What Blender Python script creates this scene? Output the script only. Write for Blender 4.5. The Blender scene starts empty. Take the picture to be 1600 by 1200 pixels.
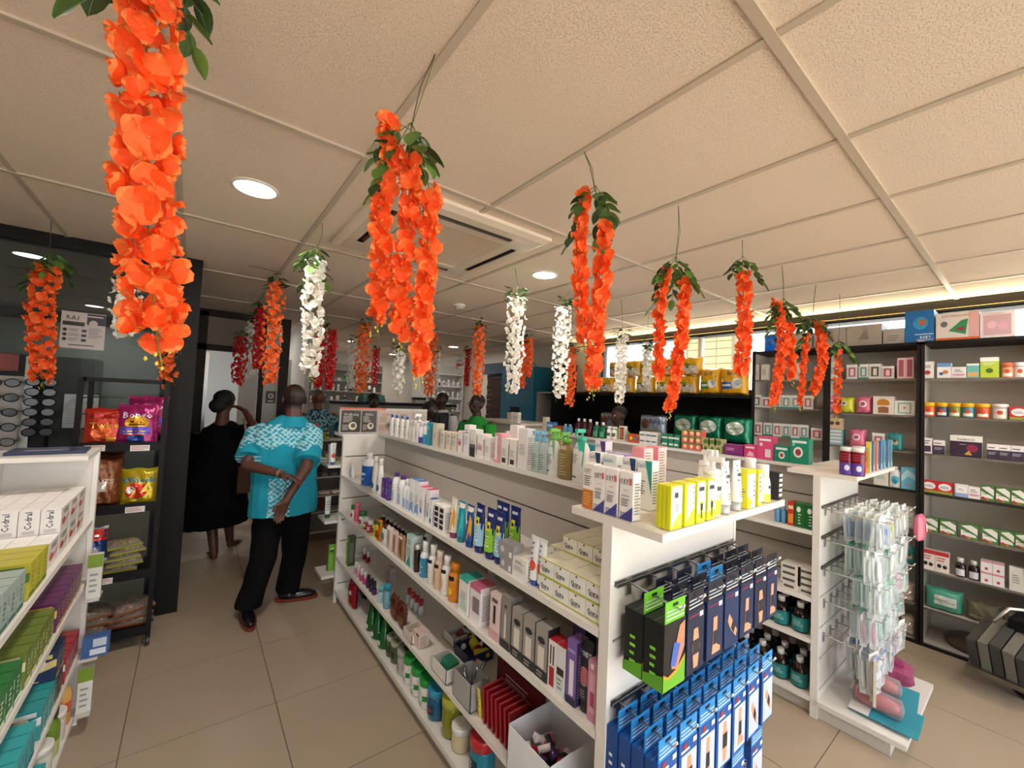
import bpy, math, random
from mathutils import Vector, Matrix
random.seed(7)
PI = math.pi
S = bpy.context.scene
LK = S.collection.objects

# ---------------- camera, world, sun, exposure ----------------
cam = bpy.data.cameras.new('camera'); cam.sensor_width = 36; cam.lens = 14.478; cam.clip_start = 0.02
co = bpy.data.objects.new('camera', cam); LK.link(co); S.camera = co
RR = [(0.79024313, -0.61110951, 0.04539784), (0.06020337, 0.00369838, -0.99817928), (0.60982895, 0.79153742, 0.03971347)]
co.matrix_world = Matrix(((RR[0][0], -RR[1][0], -RR[2][0], 0), (RR[0][1], -RR[1][1], -RR[2][1], 0),
                          (RR[0][2], -RR[1][2], -RR[2][2], 1.62), (0, 0, 0, 1)))
vs = S.view_settings
vs.view_transform = 'Standard'; vs.look = 'None'; vs.gamma = 1; vs.use_curve_mapping = False
vs.exposure = 1.0
S.cycles.max_bounces = 8; S.cycles.diffuse_bounces = 5; S.cycles.transparent_max_bounces = 16
W = bpy.data.worlds.new('sky'); S.world = W; W.use_nodes = True
wn = W.node_tree.nodes; wl = W.node_tree.links
bg = wn['Background']; bg.inputs[1].default_value = 3.0
tcw = wn.new('ShaderNodeTexCoord'); sp = wn.new('ShaderNodeSeparateXYZ'); wl.new(tcw.outputs['Generated'], sp.inputs[0])
rp = wn.new('ShaderNodeValToRGB'); wl.new(sp.outputs[2], rp.inputs[0])
rp.color_ramp.elements[0].position = 0.0; rp.color_ramp.elements[0].color = (0.9, 0.92, 0.95, 1)
rp.color_ramp.elements[1].position = 0.8; rp.color_ramp.elements[1].color = (0.55, 0.72, 1.0, 1)
wl.new(rp.outputs[0], bg.inputs[0])
sl = bpy.data.lights.new('sun', 'SUN'); sl.energy = 16; sl.angle = 0.01; sl.color = (1, .95, .88)
so = bpy.data.objects.new('sun', sl); so.rotation_euler = (math.radians(22), math.radians(-14), 0); LK.link(so)
for nm, loc, rot, sx, sy in (('added_shopfront_portal', (1.3, -2.15, 1.3), (PI / 2, 0, 0), 5.6, 2.3),
                             ('window_daylight', (4.75, 2.0, 2.12), (0, PI / 2, 0), .62, 3.7)):
    al = bpy.data.lights.new(nm, 'AREA'); al.shape = 'RECTANGLE'; al.size = sx; al.size_y = sy
    al.cycles.is_portal = True
    ao = bpy.data.objects.new(nm, al); ao.location = loc; ao.rotation_euler = rot; LK.link(ao)

# ---------------- materials ----------------
def lin(h):
    if not isinstance(h, str): return h
    h = {'w': 'f2f0ec', 'k': '1a1a1c'}.get(h, h)
    if len(h) == 3: h = h[0] * 2 + h[1] * 2 + h[2] * 2
    o = []
    for i in (0, 2, 4):
        c = int(h[i:i + 2], 16) / 255
        o.append(c / 12.92 if c <= .04045 else ((c + .055) / 1.055) ** 2.4)
    return tuple(o)
MT = {}
def mat(name, rough=.5, metal=0, bump=0, bs=40, clear=0, trans=0, coat=0, noise=.06, ns=18, emit=0, glass=0, spec=.5, stretch=None):
    m = bpy.data.materials.new(name); m.use_nodes = True; N = m.node_tree.nodes; K = m.node_tree.links
    b = N['Principled BSDF']; at = N.new('ShaderNodeAttribute'); at.attribute_name = 'Col'
    tc = N.new('ShaderNodeTexCoord'); nz = N.new('ShaderNodeTexNoise'); nz.inputs['Scale'].default_value = ns
    src = tc.outputs['Object']
    if stretch:
        mp = N.new('ShaderNodeMapping'); mp.inputs['Scale'].default_value = stretch; K.new(src, mp.inputs[0]); src = mp.outputs[0]
    K.new(src, nz.inputs['Vector'])
    hs = N.new('ShaderNodeHueSaturation'); mr = N.new('ShaderNodeMapRange')
    mr.inputs[3].default_value = 1 - noise; mr.inputs[4].default_value = 1 + noise
    K.new(nz.outputs[0], mr.inputs[0]); K.new(mr.outputs[0], hs.inputs['Value']); K.new(at.outputs['Color'], hs.inputs['Color'])
    K.new(hs.outputs[0], b.inputs['Base Color'])
    b.inputs['Roughness'].default_value = rough; b.inputs['Metallic'].default_value = metal
    b.inputs['Specular IOR Level'].default_value = spec; b.inputs['Coat Weight'].default_value = coat
    if bump:
        n2 = N.new('ShaderNodeTexNoise'); n2.inputs['Scale'].default_value = bs; n2.inputs['Detail'].default_value = 4
        K.new(src, n2.inputs['Vector']); bp = N.new('ShaderNodeBump'); bp.inputs['Strength'].default_value = bump
        bp.inputs['Distance'].default_value = .01; K.new(n2.outputs[0], bp.inputs['Height']); K.new(bp.outputs[0], b.inputs['Normal'])
    out = N['Material Output']
    if emit:
        K.new(hs.outputs[0], b.inputs['Emission Color']); b.inputs['Emission Strength'].default_value = emit
    if clear:
        t = N.new('ShaderNodeBsdfTransparent'); K.new(hs.outputs[0], t.inputs[0])
        mx = N.new('ShaderNodeMixShader'); lw = N.new('ShaderNodeLayerWeight'); lw.inputs[0].default_value = .25
        ma = N.new('ShaderNodeMath'); ma.operation = 'MULTIPLY_ADD'; K.new(lw.outputs['Fresnel'], ma.inputs[0])
        ma.inputs[1].default_value = .7; ma.inputs[2].default_value = 1 - clear; ma.use_clamp = True
        K.new(ma.outputs[0], mx.inputs[0]); K.new(t.outputs[0], mx.inputs[1]); K.new(b.outputs[0], mx.inputs[2]); K.new(mx.outputs[0], out.inputs[0])
    if trans:
        t = N.new('ShaderNodeBsdfTranslucent'); K.new(hs.outputs[0], t.inputs[0])
        mx = N.new('ShaderNodeMixShader'); mx.inputs[0].default_value = trans
        K.new(b.outputs[0], mx.inputs[1]); K.new(t.outputs[0], mx.inputs[2]); K.new(mx.outputs[0], out.inputs[0])
    MT[name] = m
    return m
mat('print', .42, noise=.03); mat('plastic', .28, coat=.15, noise=.03); mat('laminate', .38, noise=.03, ns=3)
mat('matte', .8, bump=.05); mat('foil', .24, metal=.35, bump=.6, bs=22, noise=.1)
mat('clear', .12, clear=.82, noise=.02, bump=.35, bs=30); mat('film', .1, clear=.66, noise=.05, bump=.8, bs=60)
mat('gel', .12, coat=.5, trans=.3, noise=.05); mat('metal', .28, metal=.9, noise=.04); mat('dark', .5, bump=.04, noise=.1, spec=.2)
mat('skin', .5, bump=.05, bs=90, noise=.08, ns=9); mat('cloth', .9, bump=.12, bs=120, noise=.07, spec=.15)
mat('petal', .62, trans=.32, noise=.16, ns=45, bump=.35, bs=70); mat('leaf', .5, trans=.15, noise=.15); mat('hair', .6, bump=.8, bs=160)
mat('lamp', .5, emit=9); mat('glow', .5, emit=1.2); mat('glass', .03, clear=.93, noise=0)
mat('tile', .38, bump=.02, bs=9, noise=.035, ns=2.5); mat('brickwork', .8, bump=.2)
mat('plaster', .75, bump=.12, bs=14, noise=.03, ns=2); mat('wood', .5, noise=.16, stretch=(1, .08, 1), ns=30)
# pitted ceiling board: speckled grain and shallow pits
mc = mat('ceiling_board', .9, bump=0, noise=.03, ns=1.3); N = mc.node_tree.nodes; K = mc.node_tree.links
vo = N.new('ShaderNodeTexNoise'); vo.inputs['Scale'].default_value = 230; vo.inputs['Detail'].default_value = 2
tc = [n for n in N if n.type == 'TEX_COORD'][0]; K.new(tc.outputs['Object'], vo.inputs['Vector'])
cr = N.new('ShaderNodeValToRGB'); cr.color_ramp.elements[0].position = .36; cr.color_ramp.elements[1].position = .44; K.new(vo.outputs[0], cr.inputs[0])
bp = N.new('ShaderNodeBump'); bp.inputs['Strength'].default_value = .8; bp.inputs['Distance'].default_value = .002; K.new(cr.outputs[0], bp.inputs['Height'])
K.new(bp.outputs[0], N['Principled BSDF'].inputs['Normal'])
hs = [n for n in N if n.type == 'HUE_SAT'][0]
mm = N.new('ShaderNodeMix'); mm.data_type = 'RGBA'; mm.blend_type = 'MULTIPLY'; mm.inputs[0].default_value = .13
K.new(hs.outputs[0], mm.inputs[6]); K.new(cr.outputs[0], mm.inputs[7]); K.new(mm.outputs[2], N['Principled BSDF'].inputs['Base Color'])

# ---------------- mesh builder ----------------
_ch = {}
def _glyphs():
    obs = []
    for c in 'ABCDEFGHIJKLMNOPQRSTUVWXYZabcdefghijklmnopqrstuvwxyz0123456789.%&+-!\'$':
        cu = bpy.data.curves.new('g', 'FONT'); cu.body = c; cu.resolution_u = 1; cu.offset = .012
        o = bpy.data.objects.new('g', cu); LK.link(o); obs.append((c, o, cu))
    dg = bpy.context.evaluated_depsgraph_get()
    for c, o, cu in obs:
        e = o.evaluated_get(dg); me = e.to_mesh()
        v = [(q.co.x / .72, q.co.y / .72) for q in me.vertices]; f = [tuple(p.vertices) for p in me.polygons]
        x0 = min(q[0] for q in v); x1 = max(q[0] for q in v)
        _ch[c] = ([(a - x0, b) for a, b in v], f, x1 - x0); e.to_mesh_clear()
    for c, o, cu in obs:
        bpy.data.objects.remove(o); bpy.data.curves.remove(cu)
_glyphs()
def text2(s):
    V = []; F = []; x = 0
    for c in s:
        if c == ' ' or c not in _ch: x += .38; continue
        v, f, w = _ch[c]; n = len(V); V += [(a + x, b) for a, b in v]; F += [tuple(i + n for i in q) for q in f]; x += w + .12
    return V, F, max(x - .12, .01)
BLUR = set('Rx|baby|FACE|FACIAL|SERUM|SUN|Aloe|BB|DOVE|GEL|GO|LEM|TAB|MINT|BERRY|MEN|RED|NIGHT|HERB|BEACH|PLUS|MONITOR|TEDDY|Puffs|WIPES|GINA|SPOT|WASH|SPOT ON|ACNE|ACNE AID|ACID|FIXER|Offers|Skin|Care|Calm|HEALTH WATCH|ANKLE|LIPS|NEO|THE OLES|NIVEA'.split('|'))
class MB:
    def __init__(s, mat='print'): s.v = []; s.f = []; s.c = []; s.m = []; s.sm = []; s.dm = mat; s.n = 0
    def add(s, vs, fs, col, m=None, smooth=False):
        b = len(s.v); s.v += vs; col = lin(col)
        for f in fs: s.f.append(tuple(i + b for i in f)); s.c.append(col); s.m.append(m or s.dm); s.sm.append(smooth)
        return s
    def box(s, x0, y0, z0, x1, y1, z1, col, m=None, top=None, left=None, right=None, front=None):
        v = [(x, y, z) for x in (x0, x1) for y in (y0, y1) for z in (z0, z1)]
        for f, c in (((0, 1, 3, 2), left), ((4, 6, 7, 5), right), ((0, 4, 5, 1), front), ((2, 3, 7, 6), None), ((0, 2, 6, 4), None), ((1, 5, 7, 3), top)):
            s.add([v[i] for i in f], [(0, 1, 2, 3)], c or col, m)
        return s
    def lathe(s, prof, n, col, m=None, sy=1, cx=0, cy=0, smooth=True, cap=True):
        # prof: (r, z[, colour of the ring above])
        b = len(s.v); k = len(prof); cc = lin(col)
        for p in prof:
            for i in range(n):
                a = 2 * PI * i / n; s.v.append((cx + p[0] * math.cos(a), cy + p[0] * sy * math.sin(a), p[1]))
        for j in range(k - 1):
            c = lin(prof[j][2]) if len(prof[j]) > 2 else cc
            for i in range(n):
                i2 = (i + 1) % n
                s.f.append((b + j * n + i, b + j * n + i2, b + (j + 1) * n + i2, b + (j + 1) * n + i)); s.c.append(c); s.m.append(m or s.dm); s.sm.append(smooth)
        if cap:
            s.f.append(tuple(b + i for i in range(n))[::-1]); s.f.append(tuple(b + (k - 1) * n + i for i in range(n)))
            s.c += [cc, lin(prof[-2][2]) if len(prof[-2]) > 2 else cc]; s.m += [m or s.dm] * 2; s.sm += [False] * 2
        return s
    def tube(s, pts, r, n=6, col='k', m=None):
        pts = [Vector(p) for p in pts]; b = len(s.v); k = len(pts); cc = lin(col)
        rs = r if isinstance(r, (list, tuple)) else [r] * k
        up = Vector((0, 0, 1))
        for j, p in enumerate(pts):
            t = (pts[min(j + 1, k - 1)] - pts[max(j - 1, 0)]).normalized()
            u = t.cross(up if abs(t.z) < .95 else Vector((1, 0, 0))).normalized(); w = t.cross(u)
            for i in range(n):
                a = 2 * PI * i / n; q = p + (u * math.cos(a) + w * math.sin(a)) * rs[j]; s.v.append(tuple(q))
        for j in range(k - 1):
            for i in range(n):
                i2 = (i + 1) % n
                s.f.append((b + j * n + i, b + j * n + i2, b + (j + 1) * n + i2, b + (j + 1) * n + i)); s.c.append(cc); s.m.append(m or s.dm); s.sm.append(True)
        for e in (tuple(b + i for i in range(n))[::-1], tuple(b + (k - 1) * n + i for i in range(n))):
            s.f.append(e); s.c.append(cc); s.m.append(m or s.dm); s.sm.append(False)
        return s
    def art(s, items, w, h, mp, m='print'):
        # items are printed on the surface mp(u, v, lift) in metres; positions are fractions of w and h
        def P(u, v): return mp((u - .5) * w, v * h, .0004 + .00025 * s.n)
        def grid(u0, v0, u1, v1, col):
            k = 1 if getattr(mp, 'flat', False) else 5; q = k if m in ('foil', 'film') or getattr(mp, 'bulge', False) else 1
            vs = [P(u0 + (u1 - u0) * i / k, v0 + (v1 - v0) * j / q) for i in range(k + 1) for j in range(q + 1)]
            s.add(vs, [(i * (q + 1) + j, (i + 1) * (q + 1) + j, (i + 1) * (q + 1) + j + 1, i * (q + 1) + j + 1) for i in range(k) for j in range(q)], col, m)
        for it in items:
            t = it[0]; s.n += 1
            if t in 'tv' and it[1] in BLUR:   # small print that cannot be read: plain lines
                a, b, c = it[2], it[3], it[4] * .5
                it = ('l', a - .3, b - c, a + .3, b + c, 2, it[5]) if t == 't' else ('l', a - c, b - .25, a + c, b + .25, 4, it[5]); t = 'l'
            if t == 'r': grid(*it[1:6])
            elif t == 'l':
                _, u0, v0, u1, v1, n, col = it; st = (v1 - v0) / n
                for i in range(n):
                    e = u1 - (u1 - u0) * random.random() * .35; grid(u0, v0 + st * (i + .3), e, v0 + st * (i + .68), col)
            elif t == 't':
                _, txt, uc, vc, hf, col = it[:6]; mw = it[6] if len(it) > 6 else .92
                V, F, tw = text2(txt); sc = hf * h; sx = min(sc, mw * w / tw)
                s.add([P(uc + (a - tw / 2) * sx / w, vc + (b - .5) * sc / h) for a, b in V], F, col, m)
            elif t == 'v':   # text running up the side
                _, txt, uc, vc, wf, col = it[:6]; mh = it[6] if len(it) > 6 else .92
                V, F, tw = text2(txt); sc = wf * w; sx = min(sc, mh * h / tw)
                s.add([P(uc - (b - .5) * sc / w, vc + (a - tw / 2) * sx / h) for a, b in V], F, col, m)
            elif t == 'c':
                _, u, v, r, col = it[:5]; q = it[5] if len(it) > 5 else 1; n = 14
                R3 = (1,) if getattr(mp, 'flat', False) else (1, .66, .33)
                s.add([P(u + r * e * math.cos(2 * PI * i / n), v + r * e * q * w / h * math.sin(2 * PI * i / n)) for e in R3 for i in range(n)],
                      [tuple(range(len(R3) * n - n, len(R3) * n))] + [(j * n + i, j * n + (i + 1) % n, j * n + n + (i + 1) % n, j * n + n + i) for j in range(len(R3) - 1) for i in range(n)], col, m)
            elif t == 'p':
                s.add([P(u, v) for u, v in it[1]], [tuple(range(len(it[1])))], it[2], m)
        return s
    def build(s, name):
        me = bpy.data.meshes.new(name); me.from_pydata(s.v, [], s.f)
        names = list(dict.fromkeys(s.m)); ix = {n: i for i, n in enumerate(names)}
        for n in names: me.materials.append(MT[n])
        me.polygons.foreach_set('material_index', [ix[q] for q in s.m]); me.polygons.foreach_set('use_smooth', s.sm)
        at = me.color_attributes.new('Col', 'FLOAT_COLOR', 'CORNER'); d = []
        for f, c in zip(s.f, s.c): d += [c[0], c[1], c[2], 1.0] * len(f)
        at.data.foreach_set('color', d); me.update()
        return me
    def xf(s, M):
        s.v = [tuple(M @ Vector(v)) for v in s.v]; return s
def ob(name, me, parent=None, loc=(0, 0, 0), rz=0, label=None, cat=None, group=None, kind=None, rot=None, sc=None):
    o = bpy.data.objects.new(name, me.build(name) if isinstance(me, MB) else me); LK.link(o)
    o.location = loc; o.rotation_euler = rot or (0, 0, rz)
    if sc: o.scale = (sc, sc, sc) if not isinstance(sc, tuple) else sc
    if parent: o.parent = parent
    if label: o['label'] = label
    if cat: o['category'] = cat
    if group: o['group'] = group
    if kind: o['kind'] = kind
    return o
def thing(name, label, cat, loc=(0, 0, 0), rz=0, group=None, rot=None, sc=None): return ob(name, None, None, loc, rz, label, cat, group, rot=rot, sc=sc)
def bx(x0, y0, z0, x1, y1, z1, col, m='laminate', **k): return MB(m).box(x0, y0, z0, x1, y1, z1, col, m, **k)
def struct(name, mb, parent=None): return ob(name, mb, parent, kind=None if parent else 'structure')
# ---------------- the room ----------------
TILE, GROUT = 'ae9e89', '77695b'
fl = struct('floor', bx(-3.2, -2.3, -.06, 4.76, 10.6, -.003, GROUT, 'matte'))
tm = bx(-.2965, -.2965, -.003, .2965, .2965, 0, TILE, 'tile').build('tile')
nt = 0; rest = MB('tile')
for i in range(-6, 9):
    for j in range(-8, 14):
        cx = .434 + .598 * (i + .5); cy = 2.445 + .597 * (j + .5)
        d = math.hypot(cx, cy)
        if -.7 < cx < 4.7 and -.3 < cy < 6.3: ob('tile', tm, fl, (cx, cy, 0)); nt += 1
        else: rest.box(cx - .2965, cy - .2965, -.003, cx + .2965, cy + .2965, 0, TILE, 'tile')
ob('outer_tiles', rest, fl, kind='stuff')
# suspended ceiling: boards lying on a painted grid
CT = 'ebdac8'; ZC = 2.55
ce = struct('ceiling', bx(-3.2, -2.3, 2.62, 4.76, 10.6, 2.66, 'c8bba8', 'plaster'))
X0, SX, Y0, SY = .484, .594, .410, 1.219
cb = bx(-.288, -.6, 0, .288, .6, .012, CT, 'ceiling_board').build('tile')
for i in range(-7, 9):
    for j in range(-3, 9):
        cx = X0 + SX * (i + .5); cy = Y0 + SY * (j + .5)
        if cx < -3.2 or cx > 4.9 or (i == 0 and j == 1) or (i == 1 and j == 1) : continue
        if cx > 4.3: continue
        ob('ceiling_panel', cb, ce, (cx, cy, ZC))
ct = MB('ceiling_board').box(-.27, -.6, 0, .27, .6, .012, CT, 'ceiling_board').build('tile')
for j in range(-3, 9): ob('edge_panel', ct, ce, (4.328, Y0 + SY * (j + .5), ZC))
BAR = 'c4b6a4'
for i in range(-7, 9):
    x = X0 + SX * i
    if -3.2 < x < 4.7: ob('grid_bar', bx(x - .012, -2.3, ZC - .006, x + .012, 10.3, ZC + .001, BAR), ce)
for j in range(-2, 9): 
    y = Y0 + SY * j; ob('grid_rail', bx(-3.2, y - .013, ZC - .0085, 4.6, y + .013, ZC, BAR), ce)
# boards cut round the air conditioner, which fills two bays
AX, AY = 1.085, 2.19
for i in (0, 1):
    x0, x1 = X0 + SX * i + .006, X0 + SX * (i + 1) - .006
    for x0, a, x1, b in ((x0, Y0 + SY + .008, x1, 1.74), (x0, 2.62, x1, Y0 + 2 * SY - .008), (x0, 1.745, .64, 2.615) if not i else (1.53, 1.745, x1, 2.615)): ob('cut_panel', bx(x0, a, ZC, x1, b, ZC + .012, CT, 'ceiling_board'), ce)
# walls
WC = 'd2ccc2'
wr = MB('plaster')
wr.box(4.6, -2.3, 0, 4.75, 10.3, 1.80, WC).box(4.6, 3.9, 1.8, 4.75, 10.3, 2.62, WC).box(4.6, -2.3, 1.8, 4.75, -.6, 2.62, WC).box(4.6, -.6, 2.54, 4.75, 3.9, 2.62, WC)
struct('wall_right', wr)
wi = ob('window_1', None, kind='structure')
fr = MB('dark').box(4.56, -.6, 2.45, 4.72, 3.9, 2.545, '2e2c2a').box(4.58, -.6, 1.8, 4.7, 3.9, 1.84, '2e2c2a')
ob('window_frame', fr, wi)
for y in (-.6, .5, 1.25, 1.93, 2.43, 3.86): ob('mullion', bx(4.6, y, 1.8, 4.68, y + .035, 2.46, 'c9c6c0' if y == 2.43 else '4a4744', 'dark'), wi)
for a, b in ((-.56, .5), (.54, 1.25), (1.29, 1.93), (1.97, 2.43), (2.47, 3.86)): ob('pane', bx(4.63, a, 1.84, 4.636, b, 2.45, 'f4f8fa', 'glass'), wi)
struct('wall_back', bx(-.2, 10.1, 0, 4.75, 10.25, 2.62, 'cfcac2', 'plaster'))
struct('wall_front', MB('plaster').box(-3.2, -2.3, 0, -1.6, -2.1, 2.62, WC).box(4.2, -2.3, 0, 4.75, -2.1, 2.62, WC).box(-1.6, -2.3, 2.46, 4.2, -2.1, 2.62, WC))
ws = ob('added_window_2', None, kind='structure')  # unseen shopfront opening, added to let daylight in behind the camera
for x in (-1.6, -.2, 1.2, 2.6, 4.14): ob('mullion', bx(x, -2.25, 0, x + .06, -2.15, 2.46, '2a2826', 'dark'), ws)
for a in (-1.54, -.14, 1.26, 2.66): ob('pane', bx(a, -2.206, .02, a + 1.34, -2.2, 2.46, 'f6f8f8', 'glass'), ws)
struct('wall_left', bx(-3.3, -2.3, 0, -3.15, 10.3, 2.62, WC, 'plaster'))
# outside: paving, a cream block building seen through the clerestory
ou = struct('ground', bx(-12, -14, -.2, 16, -2.3, -.06, 'b5a48c', 'matte'))
struct('street', bx(4.77, -2.3, -.2, 20, 14, -.06, 'a89c8a', 'matte'))
nb = thing('block_building', 'cream block building with brown mortar lines seen through the high window', 'building', (11, 0, 0))
ob('wall', bx(0, 4.9, 0, 1, 6.25, 3.7, '5f5234', 'brickwork'), nb)
cbm = bx(-.012, -.19, -.09, 0, .19, .09, '85734a', 'brickwork').build('block')
for r in range(6):
    for c in range(3): ob('block', cbm, nb, (0, 5.18 + .4 * c, 2.55 + .2 * r))
# black column, head beam and glass screen of the side office
DK = '120f0e'
struct('column', bx(-.13, 3.81, 0, 0, 4.0, 2.55, DK, 'dark'))
struct('wall_passage', bx(-.2, 4.0, 0, -.15, 6.12, 2.55, '241f1d', 'dark'))
g3 = ob('window_3', None, kind='structure')
ob('head_rail', bx(-3.15, 3.86, 2.47, -.13, 3.95, 2.55, '161413', 'dark'), g3)
ob('middle_rail', bx(-3.15, 3.96, 2.0, -.13, 4.0, 2.07, '161413', 'dark'), g3)
ob('pane', bx(-3.15, 3.9, .02, -.13, 3.908, 2.47, 'b4bab8', 'glass'), g3)
struct('wall_office', bx(-3.15, 7.9, 0, -.07, 8.0, 2.55, 'a3a8a6', 'plaster'))
of = thing('office_cupboard', 'dark cupboard and pale papers dimly seen behind the glass screen', 'cupboard'); ob('body', bx(-1.9, 7.3, 0, -1.0, 7.88, 1.9, '4a4e50', 'laminate'), of); ob('door', bx(-1.88, 7.27, .05, -1.46, 7.3, 1.85, '565b5d', 'laminate'), of); ob('door', bx(-1.44, 7.27, .05, -1.02, 7.3, 1.85, '565b5d', 'laminate'), of)
# dark door frame at the end of the passage
FD = '2a1f1b'
d1 = ob('door_1', None, kind='structure')
for nm, a in (('jamb', (0, 6.12, 0, .09, 6.22, 2.52)), ('jamb', (.64, 6.12, 0, .70, 6.22, 2.52)), ('jamb', (.87, 6.10, 0, .97, 6.24, 2.55)),
              ('header', (0, 6.12, 2.47, .97, 6.22, 2.55)), ('transom', (0, 6.12, 2.06, .9, 6.22, 2.13))): ob(nm, bx(*a, FD, 'dark'), d1)
ob('transom_pane', bx(.09, 6.165, 2.13, .64, 6.172, 2.47, '8a7f76', 'plaster'), d1)
ob('side_panel', bx(.70, 6.16, 0, .87, 6.18, 2.06, 'cfccc8', 'plaster'), d1)
ob('light_frame', bx(.09, 6.15, 0, .125, 6.2, 2.03, 'b3aeaa', 'metal'), d1)
struct('wall_room', MB('plaster').box(-.07, 8.6, 0, 1.3, 8.7, 2.55, 'c7ccd0').box(1.2, 6.24, 0, 1.26, 8.6, 2.55, 'c2bfba'))
struct('door_2', bx(.52, 7.3, 0, 1.2, 7.34, 2.1, 'c9c7c4', 'laminate'))
# sign on the side panel
sg = MB('print').box(.74, 6.15, 1.44, .85, 6.158, 1.60, '2b2523'); fm = lambda u, v, l: (.795 + u, 6.15 - l, 1.44 + v); fm.flat = True
sg.art([('c', .5, .6, .28, 'd8d4cc'), ('c', .5, .6, .18, '4a423c'), ('r', .2, .14, .8, .22, 'd8d4cc')], .11, .16, fm)
ob('small_sign', sg, label='small dark square notice with round emblem on the white strip by the door', cat='sign')
# downlights
def downlight(x, y, z, lab, p=26):
    t = thing('downlight', lab, 'ceiling light', (x, y, z))
    ob('trim_ring', MB('plastic').lathe([(.098, .002), (.098, -.006), (.085, -.008), (.083, -.003)], 28, 'e8e4dc', cap=False), t)
    ob('diffuser', MB('lamp').lathe([(.084, -.004), (.083, -.0045)], 28, 'fff6ea'), t)
    l = bpy.data.lights.new('downlight_glow', 'AREA'); l.shape = 'DISK'; l.size = .16; l.energy = p; l.color = (1, .93, .84)
    lo = bpy.data.objects.new('bulb', l); LK.link(lo); lo.parent = t; lo.location = (0, 0, -.012)
downlight(.17, 2.24, ZC, 'large round white downlight glowing in the ceiling left of the air conditioner', 7)
downlight(1.98, 2.24, ZC, 'round white downlight right of the air conditioner and smoke detector', 7)
downlight(3.55, 9.1, ZC, 'small distant downlight over the dispensary counter', 5)
downlight(2.2, 7.6, ZC, 'distant downlight above the back counter shelves', 4)
downlight(3.7, 6.6, ZC, 'downlight above the staff area by the blue fridge', 5)
downlight(-1.04, 4.68, ZC, 'large downlight seen through the glass screen beside the leftmost garland', 6)
downlight(-1.03, 7.17, ZC, 'farther downlight beyond the glass screen above the shop notice', 7)
downlight(.45, 7.3, ZC, 'tiny downlight in the small room beyond the dark door frame', 5)
for p in ((1.98, -.3, 'nearest the gondola end'), (3.75, -.3, 'before the stroller'), (.17, -.3, 'leftmost'), (3.1, -1.3, 'nearest the shopfront')): downlight(p[0], p[1], ZC, 'added unseen downlight above the shop entrance, %s' % p[2], 4.5)  # unseen downlights added to brighten the wall shelves and gondola ends
st_ = thing('strip_light', 'thin warm light strip along the dark rail above the high window', 'strip light')
ob('housing', bx(4.535, -.5, 2.462, 4.558, 4.4, 2.475, '2e2c2a', 'plastic'), st_); ob('diffuser', bx(4.537, -.48, 2.475, 4.556, 4.38, 2.479, 'c9a860', 'glow'), st_)
l = bpy.data.lights.new('strip_glow', 'AREA'); l.shape = 'RECTANGLE'; l.size = .03; l.size_y = 4.8; l.energy = 8; l.color = (1, .86, .5)
lo = bpy.data.objects.new('strip_bulb', l); LK.link(lo); lo.parent = st_; lo.location = (4.53, 1.95, 2.482); lo.rotation_euler = (0, math.radians(128), 0)
# ceiling cassette air conditioner
ac = thing('air_conditioner', 'white square ceiling cassette air conditioner with dusty grille and four dark slots', 'air conditioner', (AX, AY, ZC))
ACW = 'd8cbb9'
fr = MB('plastic'); h = .475
def frame(mb, a, b, z0, z1, col):
    for s in (0, 1, 2, 3):
        q = [(-a, -a, z0), (a, -a, z0), (b, -b, z1), (-b, -b, z1)]
        c, d = [(1, 0), (0, 1), (-1, 0), (0, -1)][s]
        mb.add([(x * c - y * d, x * d + y * c, z) for x, y, z in q], [(0, 1, 2, 3)], col)
frame(fr, h, h, .01, -.018, 'e9dfd0'); frame(fr, h, .44, -.018, -.035, ACW); frame(fr, .44, .385, -.035, -.04, ACW); frame(fr, .285, .27, -.04, -.03, ACW)
for s in range(4):
    c, d = [(1, 0), (0, 1), (-1, 0), (0, -1)][s]
    for q in ([(-.385, -.385), (-.27, -.385), (-.27, -.285), (-.285, -.27), (-.385, -.27)],):
        fr.add([(x * c - y * d, x * d + y * c, -.04) for x, y in q], [tuple(range(5))[::-1]], ACW)
ob('fascia', fr, ac)
for s in range(4):
    sm = MB('dark'); c, d = [(1, 0), (0, 1), (-1, 0), (0, -1)][s]
    for q in ([(-.27, -.385), (.27, -.385), (.27, -.345), (-.27, -.345)],):
        sm.add([(x * c - y * d, x * d + y * c, -.028) for x, y in q], [(0, 1, 2, 3)], '1c1917')
    fl2 = MB('plastic').add([(x * c - y * d, x * d + y * c, z) for x, y, z in [(-.265, -.36, -.032), (.265, -.36, -.032), (.265, -.35, -.040), (-.265, -.35, -.040)]], [(0, 1, 2, 3)], '4a433c')
    fl2.add([(x * c - y * d, x * d + y * c, -.04) for x, y in [(-.27, -.345), (.27, -.345), (.27, -.285), (-.27, -.285)]], [(0, 1, 2, 3)], ACW)
    ob('air_slot', sm, ac); ob('louvre', fl2, ac)
gr = MB('plastic').box(-.272, -.272, -.03, .272, .272, -.02, '9c8d7c')
for i in range(34): gr.box(-.265, -.262 + i * .0158, -.036, .265, -.256 + i * .0158, -.03, 'cbbba6')
ob('intake_grille', gr, ac)
sd = thing('smoke_detector', 'small white round smoke detector on the ceiling beyond the air conditioner', 'smoke detector', (2.04, 3.57, ZC))
ob('base', MB('plastic').lathe([(.06, 0), (.06, -.018), (.05, -.024)], 24, 'e8e2d8'), sd)
ob('sensor', MB('plastic').lathe([(.042, -.022), (.042, -.034), (.03, -.045), (.012, -.048)], 20, 'd6cfc4'), sd)
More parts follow.
